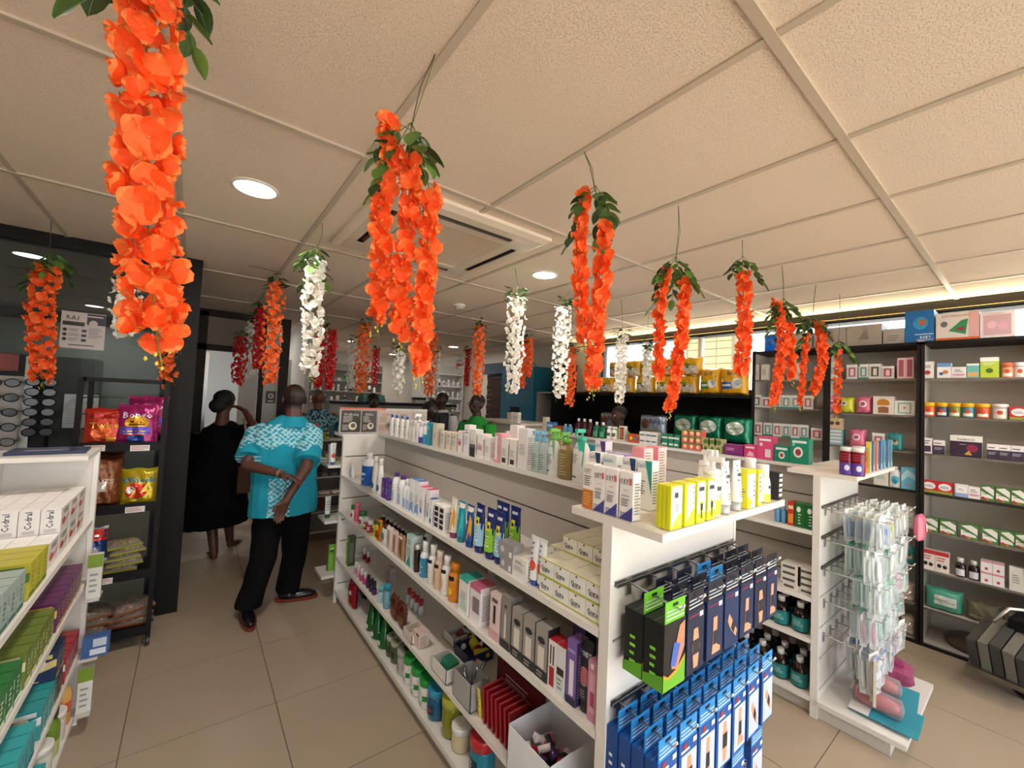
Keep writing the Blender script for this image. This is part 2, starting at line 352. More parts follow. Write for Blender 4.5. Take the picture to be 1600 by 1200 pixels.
# ---------------- shelving units ----------------
LW, LG, SLOT = 'e4e0da', 'b9b2aa', '57504a'
SLZ = [1.12, .957, .794, .631, .468, .305, .142]
def panels(par, axis, c, a, b, th, z0, z1, col):
    # boards of a slatted panel with open slots between; axis 'x': board plane at x=c running along y from a to b
    zs = [z1] + [z for z in SLZ if z0 + .03 < z < z1 - .02] + [z0]
    for i in range(len(zs) - 1):
        t = zs[i] - (.004 if i else 0); u = zs[i + 1] + (.004 if i < len(zs) - 2 else 0)
        q = (c, a, u, c + th, b, t) if axis == 'x' else (a, c, u, b, c + th, t)
        ob('panel', bx(*q, col), par)
    q = (c + .25 * th, a, z0, c + .75 * th, b, z1 - .005) if axis == 'x' else (a, c + .3 * th, z0, b, c + .8 * th, z1 - .005)
    ob('core', bx(*q, SLOT, 'dark'), par)
def shelf(par, x0, y0, z, x1, y1, th=.022): ob('shelf', bx(x0, y0, z - th, x1, y1, z, LW), par)
def gondola(name, lab, x0, x1, y0, y1, shelves, base_front, top=1.30, left=True, right=True):
    t = thing(name, lab, 'shelving unit'); cx = (x0 + x1) / 2
    for y in (y0, y1 - .03):
        e = ob('end_panel', None, t); fy = y
        panels(e, 'y', fy, x0 + .018, x1 - .018, .03, .06, top - .02, LW)
        for x in (x0, x1 - .018): ob('edge_post', bx(x, y - .002, 0, x + .018, y + .032, top - .02, LW), e)
    bp = ob('back_panel', None, t); panels(bp, 'x', cx - .045, y0 + .03, y1 - .03, .02, .1, top - .02, LG); panels(bp, 'x', cx + .025, y0 + .03, y1 - .03, .02, .1, top - .02, LG)
    ob('top_board', bx(cx - .1, y0 + .161, top - .02, cx + .13, y1 + .0, top, LW), t)
    ob('end_top_board', bx(x0 + .005, y0 - .155, top - .022, x1 + (.14 if base_front else .04), y0 + .16, top, 'e6dfd6'), t)
    for z in shelves:
        if left: shelf(t, x0, y0 + .03, z, cx - .045, y1 - .03)
        if right: shelf(t, cx + .045, y0 + .03, z, x1, y1 - .03)
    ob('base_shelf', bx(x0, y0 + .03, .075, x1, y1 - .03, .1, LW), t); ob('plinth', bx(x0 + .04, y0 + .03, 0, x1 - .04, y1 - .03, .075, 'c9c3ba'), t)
    if base_front:
        ob('foot_board', bx(x0 - .01, y0 - .35, .075, x1, y0, .1, LW), t); ob('foot_plinth', bx(x0 + .02, y0 - .29, 0, x1 - .03, y0, .075, 'd2ccc3'), t)
    return t
g1 = gondola('gondola_shelf', 'long white double-sided display gondola in the middle with a hook end', .95, 1.71, .745, 3.39, (.98, .70, .35), False)
ob('far_end_board', bx(.95, 3.39, 1.27, 1.72, 3.62, 1.29, LW), g1)
for z in (1.05, .62, .2): ob('end_shelf', bx(.86, 3.395, z - .02, 1.7, 3.62, z, LW), g1)
g2 = gondola('gondola_shelf', 'second white gondola behind with clear packs on its hook end and a foot board', 2.72, 3.46, .75, 3.62, (.98, .62, .40), True, 1.305)
g0 = thing('gondola_shelf', 'white shelving unit at the left edge stocked with medicine cartons', 'shelving unit')
e = ob('end_panel', bx(-.64, 2.80, 0, -.345, 2.83, 1.275, LW), g0)
ob('top_board', bx(-.66, 2.55, 1.275, -.345, 2.84, 1.295, LW), g0); ob('top_board', bx(-.95, 1.2, 1.275, -.62, 2.55, 1.295, LW), g0)
ob('back_panel', bx(-.67, 1.2, .1, -.64, 2.8, 1.275, LW), g0)
ob('edge_post', bx(-.36, 2.797, 0, -.342, 2.833, 1.275, 'f0ece6'), g0)
for z in (.96, .68, .36, .08): shelf(g0, -.64, 1.2, z, -.345, 2.8)
ob('base_board', bx(-.64, 1.2, 0, -.36, 2.8, .058, LW), g0)
ob('side_cabinet', MB('laminate').box(2.98, 3.66, 0, 3.5, 4.7, 1.335, 'b9b4ab').box(2.96, 3.64, 1.335, 3.52, 4.72, 1.36, 'd9d4cc'), None, label='white-topped cabinet at the far end of the second gondola', cat='cabinet')
# price channels / hook rails on the two hook ends
def rail(par, x0, x1, y, z): ob('hook_rail', MB('metal').box(x0, y - .004, z - .012, x1, y, z + .004, 'a9a7a3').box(x0, y - .012, z - .012, x1, y - .008, z - .002, '8b8986'), par)
for z in (1.12, .794): rail(g1, .97, 1.69, .745, z)
for z in (1.12, .957, .794): rail(g2, 2.74, 3.44, .75, z)
# ---------------- right-hand wall shelving (three bays) ----------------
DW = '231f1e'; SH = [2.19, 1.92, 1.64, 1.37, 1.09, .81, .54, .27]
def bay(y0, y1, zs, lab, back='d6d1c8', th=.012):
    t = thing('wall_shelf_unit', lab, 'shelving unit')
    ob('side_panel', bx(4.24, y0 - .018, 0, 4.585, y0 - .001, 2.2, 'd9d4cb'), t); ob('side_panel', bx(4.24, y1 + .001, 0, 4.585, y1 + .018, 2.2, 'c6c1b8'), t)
    ob('back_panel', bx(4.57, y0, .05, 4.585, y1, 2.18, back), t)
    ob('top_board', bx(4.225, y0 - .018, 2.17, 4.585, y1 + .018, 2.19, DW, 'dark'), t)
    ob('plinth', bx(4.245, y0, 0, 4.57, y1, .03, 'b6b0a6'), t); ob('toe_strip', bx(4.228, y0 - .018, 0, 4.244, y1 + .018, .022, DW, 'dark'), t)
    ob('front_post', bx(4.225, y0 - .02, 0, 4.243, y0 + .004, 2.19, DW, 'dark'), t)
    ob('front_post', bx(4.225, y1 - .004, 0, 4.243, y1 + .02, 2.19, DW, 'dark'), t)
    for z in zs:
        blk = abs(z - 1.09) < .01
        sh = MB('laminate').box(4.25, y0, z - th, 4.57, y1, z, 'cfc9bf').box(4.244, y0 + .004, z - (.018 if blk else th), 4.25, y1 - .004, z + .001, DW if blk else '6f6860')
        ob('shelf', sh, t)
    return t
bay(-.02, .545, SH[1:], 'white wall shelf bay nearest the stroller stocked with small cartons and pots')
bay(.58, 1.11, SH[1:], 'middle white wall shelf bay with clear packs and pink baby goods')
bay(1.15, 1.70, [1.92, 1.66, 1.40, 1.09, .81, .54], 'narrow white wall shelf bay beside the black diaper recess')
# black recess with diaper packs
nr = thing('diaper_shelf', 'wide black shelf recess below the window holding diaper packs', 'shelving unit')
ob('back_panel', bx(4.55, 1.73, 0, 4.59, 4.35, 1.79, '1b1919', 'dark'), nr)
ob('upper_shelf', bx(4.14, 1.73, 1.74, 4.55, 4.35, 1.77, '1b1919', 'dark'), nr)
ob('lower_shelf', bx(4.1, 1.73, 1.27, 4.55, 4.35, 1.30, '1b1919', 'dark'), nr); ob('side_panel', bx(4.1, 4.35, 0, 4.59, 4.38, 2.2, '1b1919', 'dark'), nr)
ob('cupboard_front', bx(4.12, 1.73, 0, 4.15, 4.35, 1.27, '1b1919', 'dark'), nr)
# ---------------- product makers ----------------
PR = {}; DIM = {}
def put(key, parts, w, d, h): PR[key] = [(n, m.build(n) if isinstance(m, MB) else m, o) for n, m, o in parts]; DIM[key] = (w, d, h)
def flat(fn): fn.flat = True; return fn
def wrap(r, sy=1, z0=0):
    return lambda u, v, l: ((r + l) * math.sin(u / r), -(r * sy + l) * math.cos(u / r), z0 + v)
def carton(key, w, d, h, col, art=(), side=None, top=None, sart=None, m='print', name='box'):
    e = .0012
    b = MB(m); b.box(-w / 2 + e, -d / 2, 0, w / 2 - e, d / 2, h, col, m, top=top, left=side, right=side)
    b.box(-w / 2, -d / 2 + e, 0.0005, w / 2, d / 2 - e, h - .0006, col, m, top=top, left=side, right=side)
    b.art(art, w, h, flat(lambda u, v, l: (u, -d / 2 - l, v)), m)
    if sart is None and h > .05: sart = [('l', .12, .12, .88, .8, max(3, int(h / .012)), '8d8d94')]
    if sart:
        b.art(sart, d, h, flat(lambda u, v, l: (w / 2 + l, u, v)), m); b.art(sart, d, h, flat(lambda u, v, l: (-w / 2 - l, -u, v)), m)
    b.add([(-w / 2, -.0006, h + .0003), (w / 2, -.0006, h + .0003), (w / 2, .0006, h + .0003), (-w / 2, .0006, h + .0003)], [(0, 1, 2, 3)], '9a958e', m)
    put(key, [(name, b, None)], w, d, h)
def bottle(key, r, h, col, cap=('w', .6, .03), art=(), sy=1, lab=None, m='plastic', neck=.4, sh=.72, pump=False, bands=None, spray=False):
    b = MB(m); ch = cap[2]; hb = h - ch
    pr = [(r * .9, 0), (r, .004)]
    if bands:
        pr = [(r * .9, 0, bands[0][1]), (r, .004, bands[0][1])] + [(r, hb * z, c) for z, c in bands[1:]]
        lc = bands[-1][1]; sh = max(sh, bands[-1][0] + .02); col = lc
    pr += [(r, hb * sh), (r * .93, hb * min(sh + .08, .925)), (r * (neck + .25), hb * .93), (r * neck, hb * .96), (r * neck, hb)]
    b.lathe(pr, 18, col, m, sy=sy)
    if lab: b.lathe([(r + .0005, hb * lab[0]), (r + .0005, hb * lab[1])], 18, lab[2], 'print', sy=sy, cap=False)
    b.art(art, 2 * r, hb, wrap(r + (.0008 if lab else .0002), sy), 'print')
    c = MB('plastic'); cr = r * cap[1]; z0 = hb - .004
    if pump:
        c.lathe([(cr, z0), (cr, z0 + .016), (cr * .5, z0 + .019), (cr * .28, z0 + .02), (cr * .28, z0 + ch * .75)], 14, cap[0])
        c.box(-.008, -.034, z0 + ch * .72, .008, .012, z0 + ch, cap[0], 'plastic').box(-.004, -.036, z0 + ch * .5, .004, -.028, z0 + ch * .8, cap[0], 'plastic')
    else: c.lathe([(cr, z0), (cr, z0 + ch * .9), (cr * .93, z0 + ch)], 18, cap[0], sy=1 if cap[1] < .8 else sy)
    put(key, [('bottle', b, None), ('pump' if pump else 'cap', c, None)], 2 * r, 2 * r * sy, h)
def tube(key, w, h, col, cap, art=(), caph=.03, bands=None):
    b = MB('plastic'); n = 16; k = 7; vs = []; fs = []; cc = []
    dep = lambda t: w * .36 * (1 - t) ** .55 + .001
    for j in range(k + 1):
        t = j / k
        for i in range(n):
            a = 2 * PI * i / n; vs.append((w / 2 * (.88 + .12 * t) * math.cos(a), dep(t) * math.sin(a), caph + (h - caph) * t))
    for j in range(k):
        c = col
        if bands:
            for z, q in bands:
                if (j + .5) / k > z: c = q
        b.add(vs, [(j * n + i, j * n + (i + 1) % n, (j + 1) * n + (i + 1) % n, (j + 1) * n + i) for i in range(n)], c, 'plastic', True) if j == 0 else None
        if j:
            for i in range(n): b.f.append((j * n + i, j * n + (i + 1) % n, (j + 1) * n + (i + 1) % n, (j + 1) * n + i)); b.c.append(lin(c)); b.m.append('plastic'); b.sm.append(True)
    b.box(-w / 2, -.0012, h - .004, w / 2, .0012, h + .008, col)
    def mp(u, v, l):
        t = min(1, v / (h - caph)); q = max(0, 1 - (2 * u / w) ** 2) ** .5
        return (u * .98, -dep(t) * q - l - .0004, caph + v)
    b.art(art, w, h - caph, mp, 'print')
    c = MB('plastic').lathe([(w * .36, 0), (w * .38, .004), (w * .38, caph)], 16, cap, sy=.8)
    put(key, [('tube', b, None), ('cap', c, None)], w, w * .7, h)
def jar(key, r, h, col, lid, lidh=.02, art=(), m='plastic', lab=None, lart=(), lr=1.04, shoulder=.97):
    b = MB(m).lathe([(r * .93, 0), (r, .004), (r, (h - lidh) * .9), (r * shoulder, h - lidh)], 20, col, m)
    if lab: b.lathe([(r + .0005, h * lab[0]), (r + .0005, h * lab[1])], 20, lab[2], 'print', cap=False)
    b.art(art, 2 * r, h - lidh, wrap(r + .0008), 'print')
    c = MB('plastic').lathe([(r * lr, h - lidh), (r * lr, h - .003), (r * lr * .94, h)], 22, lid)
    c.lathe([(r * .8, h + .0001), (r * .76, h - .0012 + .003), (r * .7, h + .0002)], 22, lid)
    if lart: c.art(lart, 2 * r, 2 * r, flat(lambda u, v, l: (u, v - r, h + .002 + l)), 'print')
    put(key, [('jar', b, None), ('lid', c, None)], 2 * r, 2 * r, h)
def bag(key, w, h, th, col, art=(), m='foil', edge=None, wr=.004, fill=.5):
    b = MB(m); n = 12; k = 14; sd = random.random() * 9
    def Y(u, v):
        a = max(0, 1 - abs(u) ** 2.6); c = max(0, 1 - abs(v) ** 3.2)
        return th / 2 * (a * c) ** fill + wr * math.sin(u * 9 + v * 5 + sd) * a + wr * .7 * math.sin(v * 23 + u * 3 + sd) * (1 - c * .6)
    for s in (-1, 1):
        vs = []; c1 = []; c2 = []
        for i in range(n + 1):
            for j in range(k + 1):
                u = i / n * 2 - 1; v = j / k * 2 - 1
                vs.append(((u * w / 2) * (1 - .04 * (1 - abs(v)) ), s * Y(u, v) * (.999 if s > 0 else 1) - (0 if s > 0 else .0005), (v + 1) / 2 * h + .004 * math.sin(u * 6 + sd) * abs(v)))
        for i in range(n):
            for j in range(k):
                q = (i * (k + 1) + j, (i + 1) * (k + 1) + j, (i + 1) * (k + 1) + j + 1, i * (k + 1) + j + 1)
                (c2 if j in (0, k - 1) else c1).append(q if s < 0 else q[::-1])
        b.add(vs, c1, col, m, True); b.add(vs, c2, edge or col, m, True)
    mp = lambda u, v, l: (u * .97, -Y(min(1, max(-1, 2 * u / w)), v / h * 2 - 1) - l * 2 - .004, v)
    mp.bulge = True; b.art(art, w, h, mp, m)
    put(key, [('packet', b, None)], w, th, h)
def hangbox(key, w, d, h, col, art, tabc, side=None, tabh=.054, sart=None, tart=()):
    carton(key, w, d, h, col, art, side=side, sart=sart, top=col, name='box')
    t = MB('print').box(-w * .46, -d / 2 + .001, h, w * .46, -d / 2 + .0025, h + tabh, tabc, 'print')
    for i in range(3): t.box(-w * .4, -d / 2 + .0003, h + tabh * (.15 + .18 * i), w * .4, -d / 2 + .0008, h + tabh * (.2 + .18 * i), 'cfe0ee' if i else 'f4f4f4', 'print')
    t.box(-.012, -d / 2 + .0002, h + tabh * .72, .012, -d / 2 + .0007, h + tabh * .86, '15161a', 'print')
    PR[key].append(('hang_tab', t.build('hang_tab'), None))
GRP = {}
def place(key, x, y, z, rz=0, label='', cat='', group=None, sc=None, rot=None, nm=None):
    parts = PR[key]; t = ob(nm or cat.replace(' ', '_'), parts[0][1], None, (x, y, z), rz, label, cat, group, rot=rot, sc=sc)
    for n, me, o in parts[1:]: ob(n, me, t)
    return t
SK = 'c98a68'
def limb(kind):   # photo on the support boxes: a limb with a dark sleeve
    sk, dk = 'd9a17d', '23262c'
    if kind == 0: return [('p', [(.38, .08), (.62, .08), (.72, .5), (.60, .9), (.36, .9), (.30, .5)], sk), ('p', [(.33, .36), (.69, .36), (.71, .66), (.32, .66)], dk)]
    if kind == 1: return [('p', [(.3, .1), (.8, .1), (.82, .2), (.6, .28), (.62, .9), (.38, .9), (.34, .3)], sk), ('p', [(.36, .3), (.64, .3), (.62, .6), (.37, .6)], dk)]
    return [('p', [(.2, .62), (.3, .78), (.52, .6), (.86, .3), (.78, .16), (.4, .4)], sk), ('p', [(.42, .42), (.56, .6), (.74, .42), (.62, .27)], dk)]
# ---- cartons ----
TX, GY = '55585f', '9a9aa2'
def simple(key, w, d, h, col, band=None, txt=None, tc=TX, side=None, top=None, extra=(), bz=(.0, .22)):
    a = []
    if band: a.append(('r', 0, bz[0], 1, bz[1], band))
    if txt: a.append(('t', txt, .5, .78, min(.16, .035 / h), tc))
    a.append(('l', .15, .34, .85, .62, max(2, int(h / .022)), GY)); a += list(extra)
    carton(key, w, d, h, col, a, side=side, top=top)
simple('c_white', .045, .045, .12, 'efece6'); simple('c_whitebar', .05, .05, .13, 'eeeae4', extra=[('r', .2, .08, .8, .26, '3c3c40')])
simple('c_beige', .06, .05, .15, 'd9cdbb'); simple('c_beige2', .055, .045, .11, 'e3d8c8', txt='Rx')
simple('c_pinkband', .048, .045, .13, 'f1ebe8', 'd9a0aa', bz=(.35, .55)); simple('c_blackbase', .055, .05, .15, 'e8e6e2', '2f3033', bz=(0, .45))
simple('c_pink', .055, .05, .15, 'e9a3ad', txt='baby', extra=[('r', .1, .1, .5, .9, 'f3efe9')]); simple('c_pinktop', .05, .05, .12, 'f3eeec', top='e8a0b0')
simple('c_tall', .055, .045, .17, 'efecea', txt='FACE'); simple('c_tallw', .065, .05, .19, 'ece8e6')
simple('c_redpink', .045, .04, .13, 'eee6e4', extra=[('c', .5, .45, .3, 'c7405a'), ('c', .5, .62, .18, 'e78a9a')])
carton('cera_navy', .052, .04, .15, 'f3f3f0', [('p', [(.55, 1), (1, 1), (1, .25)], '24406f'), ('t', 'CeraVe', .36, .9, .1, '3f5f8f', .6), ('l', .1, .3, .6, .6, 6, TX)])
carton('cera_teal', .052, .04, .15, 'f3f3f0', [('p', [(.55, 1), (1, 1), (1, .3)], '1d9a93'), ('t', 'CeraVe', .36, .9, .1, '4b7f8f', .6), ('l', .1, .3, .6, .6, 6, TX)])
carton('cera_aqua', .055, .04, .15, 'eef3f3', [('c', .82, .5, .3, '22a3ad'), ('t', 'CeraVe', .4, .88, .1, '3f8fa5', .7), ('l', .1, .2, .6, .5, 6, TX)])
carton('cera_purple', .055, .045, .17, 'f0eef2', [('p', [(.5, 1), (1, 1), (1, .3)], '5a3a8a'), ('t', 'CeraVe', .4, .9, .09, '6a5a9a', .7), ('l', .1, .3, .6, .6, 6, TX)], top='b9a3dc')
simple('c_tealbox', .085, .05, .15, '2f93a0', txt='FACIAL', tc='f0f4f4'); simple('c_lilac', .075, .05, .13, 'b79fdc', txt='SERUM', tc='f0ecf6', top='c7b3ea')
oxa = [('p', [(0, 0), (1, 0), (1, .30)], '4b4a98'), ('l', .1, .02, .95, .16, 4, '3a3a80'), ('t', 'OXY', .36, .80, .12, '17171c', .62), ('r', .72, .74, .92, .88, 'd9707a'), ('t', 'OXY 5', .5, .62, .03, 'b0485a'), ('t', 'ACNE', .5, .5, .04, '44464c', .5), ('l', .18, .28, .82, .45, 4, TX)]
carton('oxy', .046, .036, .132, 'f1edec', oxa, side='f4f1f2')
carton('oxy_orange', .046, .036, .135, 'f0ebe4', [('r', 0, 0, 1, .42, 'cf7a2c'), ('t', 'OXY', .4, .84, .11, '33353a', .62), ('l', .15, .5, .85, .74, 5, TX), ('l', .15, .06, .85, .36, 5, 'e9b27a')], side='f4f1f2')
carton('pinkcarton', .06, .05, .17, 'f2a0ab', [('r', .05, .02, .95, .98, 'e6dad2'), ('l', .12, .1, .88, .92, 14, 'a58f8a')], side='f2a0ab', sart=[])
YL = 'ecea2a'
carton('lemon_a', .054, .042, .114, YL, [('r', .06, .02, 1, .97, 'f6f6f2'), ('p', [(.06, .02), (1, .02), (1, .34), (.72, .33), (.4, .2)], YL), ('c', .72, .16, .18, 'f5f07a'), ('r', .3, .72, .62, .84, '3e4448'), ('t', 'ACNE AID', .5, .62, .035, '8a8f92'), ('l', .3, .4, .8, .58, 4, GY)], side='dfe020', top=YL, sart=[('r', .15, .03, .2, .97, 'b9b80e'), ('r', .45, .03, .5, .97, 'b9b80e'), ('r', .75, .03, .8, .97, 'b9b80e')])
carton('lemon_b', .05, .042, .114, YL, [('r', .2, .1, 1, .97, 'f6f6f2'), ('p', [(0, 0), (1, 0), (1, .4), (.6, .3), (.2, .1)], YL), ('v', 'SPOT ON', .88, .7, .1, '4b5054', .4)], side='e6e626', top=YL)
carton('lemon_c', .046, .045, .115, YL, [('r', .04, .22, .96, .97, 'f6f6f2'), ('r', .2, .76, .8, .86, '3e4448'), ('l', .2, .6, .8, .72, 3, GY), ('r', .32, .12, .68, .5, YL), ('r', .38, .3, .64, .46, '2c3033'), ('r', .44, .1, .56, .34, '2c3033')], side='e6e626', top=YL)
carton('lemon_d', .06, .05, .125, 'f3f2ee', [('r', 0, .9, 1, 1, YL), ('r', 0, 0, .3, .3, YL), ('v', 'NIGHT', .8, .5, .16, '5b6064', .3), ('c', .4, .15, .12, 'e8c63c')], side=YL, top=YL)
carton('lemon_e', .03, .04, .12, YL, [('r', .1, .1, .9, .9, 'f4f3d8'), ('v', 'SPOT', .5, .6, .4, '5b6064', .4)], side='e6e626', top=YL)
carton('blackbars', .035, .05, .1, '26262b', [('r', .1, .12 + i * .18, .9, .22 + i * .18, 'd9d9de') for i in range(5)], side='26262b', sart=[])
bottle('foam_pump', .026, .18, 'f5f4f0', ('f5f4f0', .95, .055), [('r', .1, .05, .9, .4, YL), ('r', .25, .62, .75, .72, '3f4448'), ('l', .25, .42, .75, .58, 4, GY)], pump=True, neck=.75, sh=.8)
bottle('foam_bottle', .025, .135, 'f5f4f0', ('f5f4f0', .8, .045), [('r', .05, .02, .95, .34, YL), ('r', .3, .55, .7, .66, '3f4448')], neck=.6)
tube('lemon_tube', .048, .15, 'f5f4f0', 'b9bdbf', [('p', [(0, 0), (1, 0), (1, .5), (0, .34)], YL), ('r', .3, .66, .7, .74, '3f4448'), ('v', 'WASH', .3, .75, .16, '6a6f73', .25), ('l', .3, .12, .7, .3, 3, '8f9020')], caph=.028)
# bottles of the top row
bottle('thermal', .022, .17, 'f4f3f1', ('2f6fc0', .5, .022), [('l', .2, .2, .8, .5, 5, GY), ('r', .2, .56, .8, .62, '4a9a5a')], sh=.8)
bottle('spray', .02, .15, 'f1efec', ('e9e6e0', .8, .04), [('l', .2, .2, .8, .6, 6, GY)], sh=.9, neck=.8)
bottle('tall_pump', .024, .20, 'f3f1ee', ('f3f1ee', .7, .06), [('l', .2, .2, .8, .6, 6, GY)], pump=True)
bottle('purplebase', .02, .15, 'f1eef2', ('e9e6ee', .85, .03), bands=[(0, '5a4aa8'), (.35, 'f1eef2')], sh=.92, neck=.8)
bottle('bluebase', .02, .16, 'eef2f4', ('eceff2', .85, .03), bands=[(0, '3aa3cf'), (.5, 'eef2f4')], sh=.92, neck=.8)
simple('tealcan', .045, .045, .15, '2b9db4', txt='SUN', tc='e8f4f6'); simple('orangebox', .08, .05, .1, 'd9692c')
bottle('clearblue', .036, .19, 'cfe0dc', ('7fc4e2', .55, .045), [('l', .2, .1, .8, .6, 7, '7b8f8f')], pump=True, m='gel', sy=.7)
bottle('wash_white', .038, .21, 'f0f2ee', ('7cc450', .5, .05), [('t', 'CeraVe', .45, .82, .075, '4f7f8f', .6), ('p', [(.6, .95), (.85, .95), (.8, .4)], '7fc59a'), ('l', .15, .3, .65, .6, 6, TX), ('r', .15, .12, .4, .16, '222')], pump=True, sy=.65)
bottle('amber_gel', .035, .20, 'a8935a', ('6fbf3e', .6, .045), [('l', .15, .1, .85, .7, 8, 'c9bb84'), ('r', .35, .8, .8, .9, 'd6b8a0')], pump=True, m='gel', sy=.75)
bottle('cera_pump', .042, .22, 'f3f4f1', ('43bf9c', .5, .05), [('p', [(.52, .98), (.98, .98), (.86, .35)], '3fc0a0'), ('t', 'CeraVe', .35, .84, .07, '4a8a96', .5), ('l', .15, .45, .6, .68, 5, GY), ('r', .15, .12, .5, .15, '2c2c30')], pump=True, sy=.65)
# ---- shelf one of the long gondola ----
bottle('micellar', .06, .225, '1f62c2', ('f2f3f5', .35, .035), [('r', .15, .38, .85, .46, 'e8f0fa'), ('t', 'NIVEA', .5, .24, .09, 'f2f6fc', .6)], sy=.8, bands=[(0, '1f62c2'), (.72, 'e9eef4')], sh=.66)
bag('bwpouch', .09, .1, .03, 'e8e6e2', [('p', [(.2, .2), (.5, .3), (.8, .2), (.7, .6), (.5, .5), (.3, .75)], '2a2a2c'), ('c', .6, .4, .15, 'f2f0ec')], m='plastic', wr=.001)
bottle('whitelot', .032, .23, 'f4f3f1', ('f4f3f1', .4, .04), [('c', .5, .22, .34, '1f5f9a'), ('l', .25, .45, .75, .6, 3, GY)], sy=.6, sh=.6)
simple('purplecarton', .05, .04, .12, '5a3390', extra=[('c', .3, .3, .1, 'd9c9ee'), ('c', .7, .5, .1, 'd9c9ee'), ('c', .4, .75, .1, 'd9c9ee')])
bottle('purplecap', .026, .185, 'eef0f2', ('5a2f8e', .55, .025), [('r', .2, .1, .8, .5, '9fb6d8'), ('l', .2, .55, .8, .7, 3, GY)])
bottle('clearw', .024, .17, 'e9eef2', ('f1f1f1', .5, .03), [('r', .15, .1, .85, .45, '9fb4d6')])
simple('bluetop', .062, .05, .19, 'f2f4f5', top='3f6fb5', extra=[('p', [(.05, .05), (.5, .15), (.95, .05), (.9, .4), (.1, .3)], '8fb0de')])
simple('pinktop2', .062, .05, .17, 'f4f0f2', top='cf4470', extra=[('c', .5, .3, .25, '7fa8e0')]); simple('bluetop_s', .045, .045, .13, 'f0f2f4', top='35589c', extra=[('c', .5, .2, .3, '22637f')])
carton('blacktext', .05, .05, .12, 'f0eeeb', [('r', .15, .1 + i * .22, .85, .26 + i * .22, '2c2d31') for i in range(4)]); simple('greylow', .07, .04, .05, 'b4b9be')
def suntube(key, body, low, capc, x): tube(key, .052, .17, body, capc, [('r', 0, .86, 1, 1, 'f2efe6'), ('p', [(.55, .05), (.95, .2), (.95, .6), (.7, .8)], low), ('c', .35, .55, .15, x)], caph=.025)
suntube('sun_white', 'f2e9d8', 'e8a020', '8a2f6a', 'e07a5a'); suntube('sun_teal', '1f9ab0', '3fc0c6', '138094', '7fd6d8'); suntube('sun_blue', '1f4f9e', 'e8b020', '143f88', 'e8f0f8')
def cctube(key, low): tube(key, .062, .19, '1d2c6e', '1d2c6e', [('r', 0, 0, 1, .58, low), ('r', .3, .5, .7, .72, 'e8e03a'), ('c', .5, .6, .12, '233'), ('l', .25, .1, .75, .4, 4, 'f4fbf4'), ('r', .3, .86, .85, .93, 'd8def0')], caph=.03)
cctube('cc_lime', '8fcf2e'); cctube('cc_sky', '9fd0ea')
simple('greybox', .095, .05, .05, '9a9a9c', extra=[('c', .3, .5, .12, 'd9d9da'), ('r', .75, .1, .92, .5, 'f2f2f2')]); simple('w_acid', .1, .06, .07, 'eceae6', txt='ACID', tc='2c2c2f')
tube('redspot', .045, .16, 'eef0f0', '2f5aa8', [('c', .5, .35, .4, 'e0523c'), ('v', 'FIXER', .4, .7, .3, '5a8fb0', .4)], caph=.02)
soapa = [('r', 0, 0, 1, .07, 'bcbf3c'), ('r', 0, .95, 1, 1, 'bcbf3c'), ('t', 'Qure', .42, .46, .3, '24242a', .6), ('l', .2, .22, .7, .38, 2, GY), ('c', .45, .86, .05, '3a3f20')]
carton('soap', .068, .105, .056, 'ecebe4', soapa, side='e4e2d8', top='dcd8c0', sart=[('r', .1, .15, .55, .9, 'c99a7a'), ('c', .32, .55, .16, 'e0b595'), ('t', 'Qure', .76, .6, .2, '2a2a2e', .35)])
# ---- shelf two ----
bottle('pinkbottle', .022, .13, 'e0557f', ('f27aa0', .8, .03), sh=.7); bottle('greenlid', .026, .1, 'dfeee0', ('2f7a3a', .95, .03), [('r', .1, .2, .9, .6, 'b03a3a')]); bottle('whitelid', .022, .085, 'b5232c', ('f2f0ee', .9, .03), [('r', .1, .3, .9, .7, 'efe6e6')])
bottle('bug', .024, .1, 'c9c22c', ('3a3a2c', .6, .02), [('r', .1, .3, .9, .7, '4a6a2a')]); bag('orangebag', .09, .13, .03, 'e08a28', [('r', .15, .15, .8, .45, 'b8481f'), ('c', .55, .65, .2, 'f3d04a'), ('r', .1, .8, .9, .92, '3f7a35')])
bottle('maroon', .019, .085, '7a1622', ('e6e2de', .75, .02), [('r', .05, .2, .95, .55, 'c9a0a0')], bands=[(0, '7a1622'), (.6, '1d1416')], sh=.85, neck=.6)
bag('tealbag', .07, .1, .02, 'dfe8e6', [('c', .5, .6, .3, '2f8f8a')], m='plastic', wr=.001)
for k, c, c2 in (('pinkpack', 'dcbfb4', 'b98a7a'), ('palepack', 'e6d9cf', 'c9a391'), ('tanpack', 'b48a66', '7f5a3c')): bag(k, .085, .14, .02, c, [('p', [(.45, .1), (.6, .1), (.75, .7), (.5, .85), (.4, .5)], c2), ('r', .15, .85, .85, .93, 'f0e8e2')], m='plastic', wr=.001)
simple('tealbig', .075, .06, .17, 'cfe0da', txt='Aloe', tc='4f8f86', extra=[('p', [(.1, .05), (.9, .05), (.6, .4)], '3f9a90')], top='a9c9c0'); bottle('oilbottle', .015, .14, '2f2018', ('e8e4de', .8, .02), sh=.85)
bottle('ac_blue', .027, .18, '2a7d9a', ('f2f2f2', .6, .05), [('l', .15, .15, .85, .6, 6, 'dbeef3')], bands=[(0, '2f8fb0'), (.75, 'e9eff2')]); bottle('ac_white', .028, .19, 'efeae4', ('f2f0ee', .6, .05), [('r', .1, .72, .9, .84, '17171a'), ('l', .2, .2, .7, .6, 6, 'c98a86')])
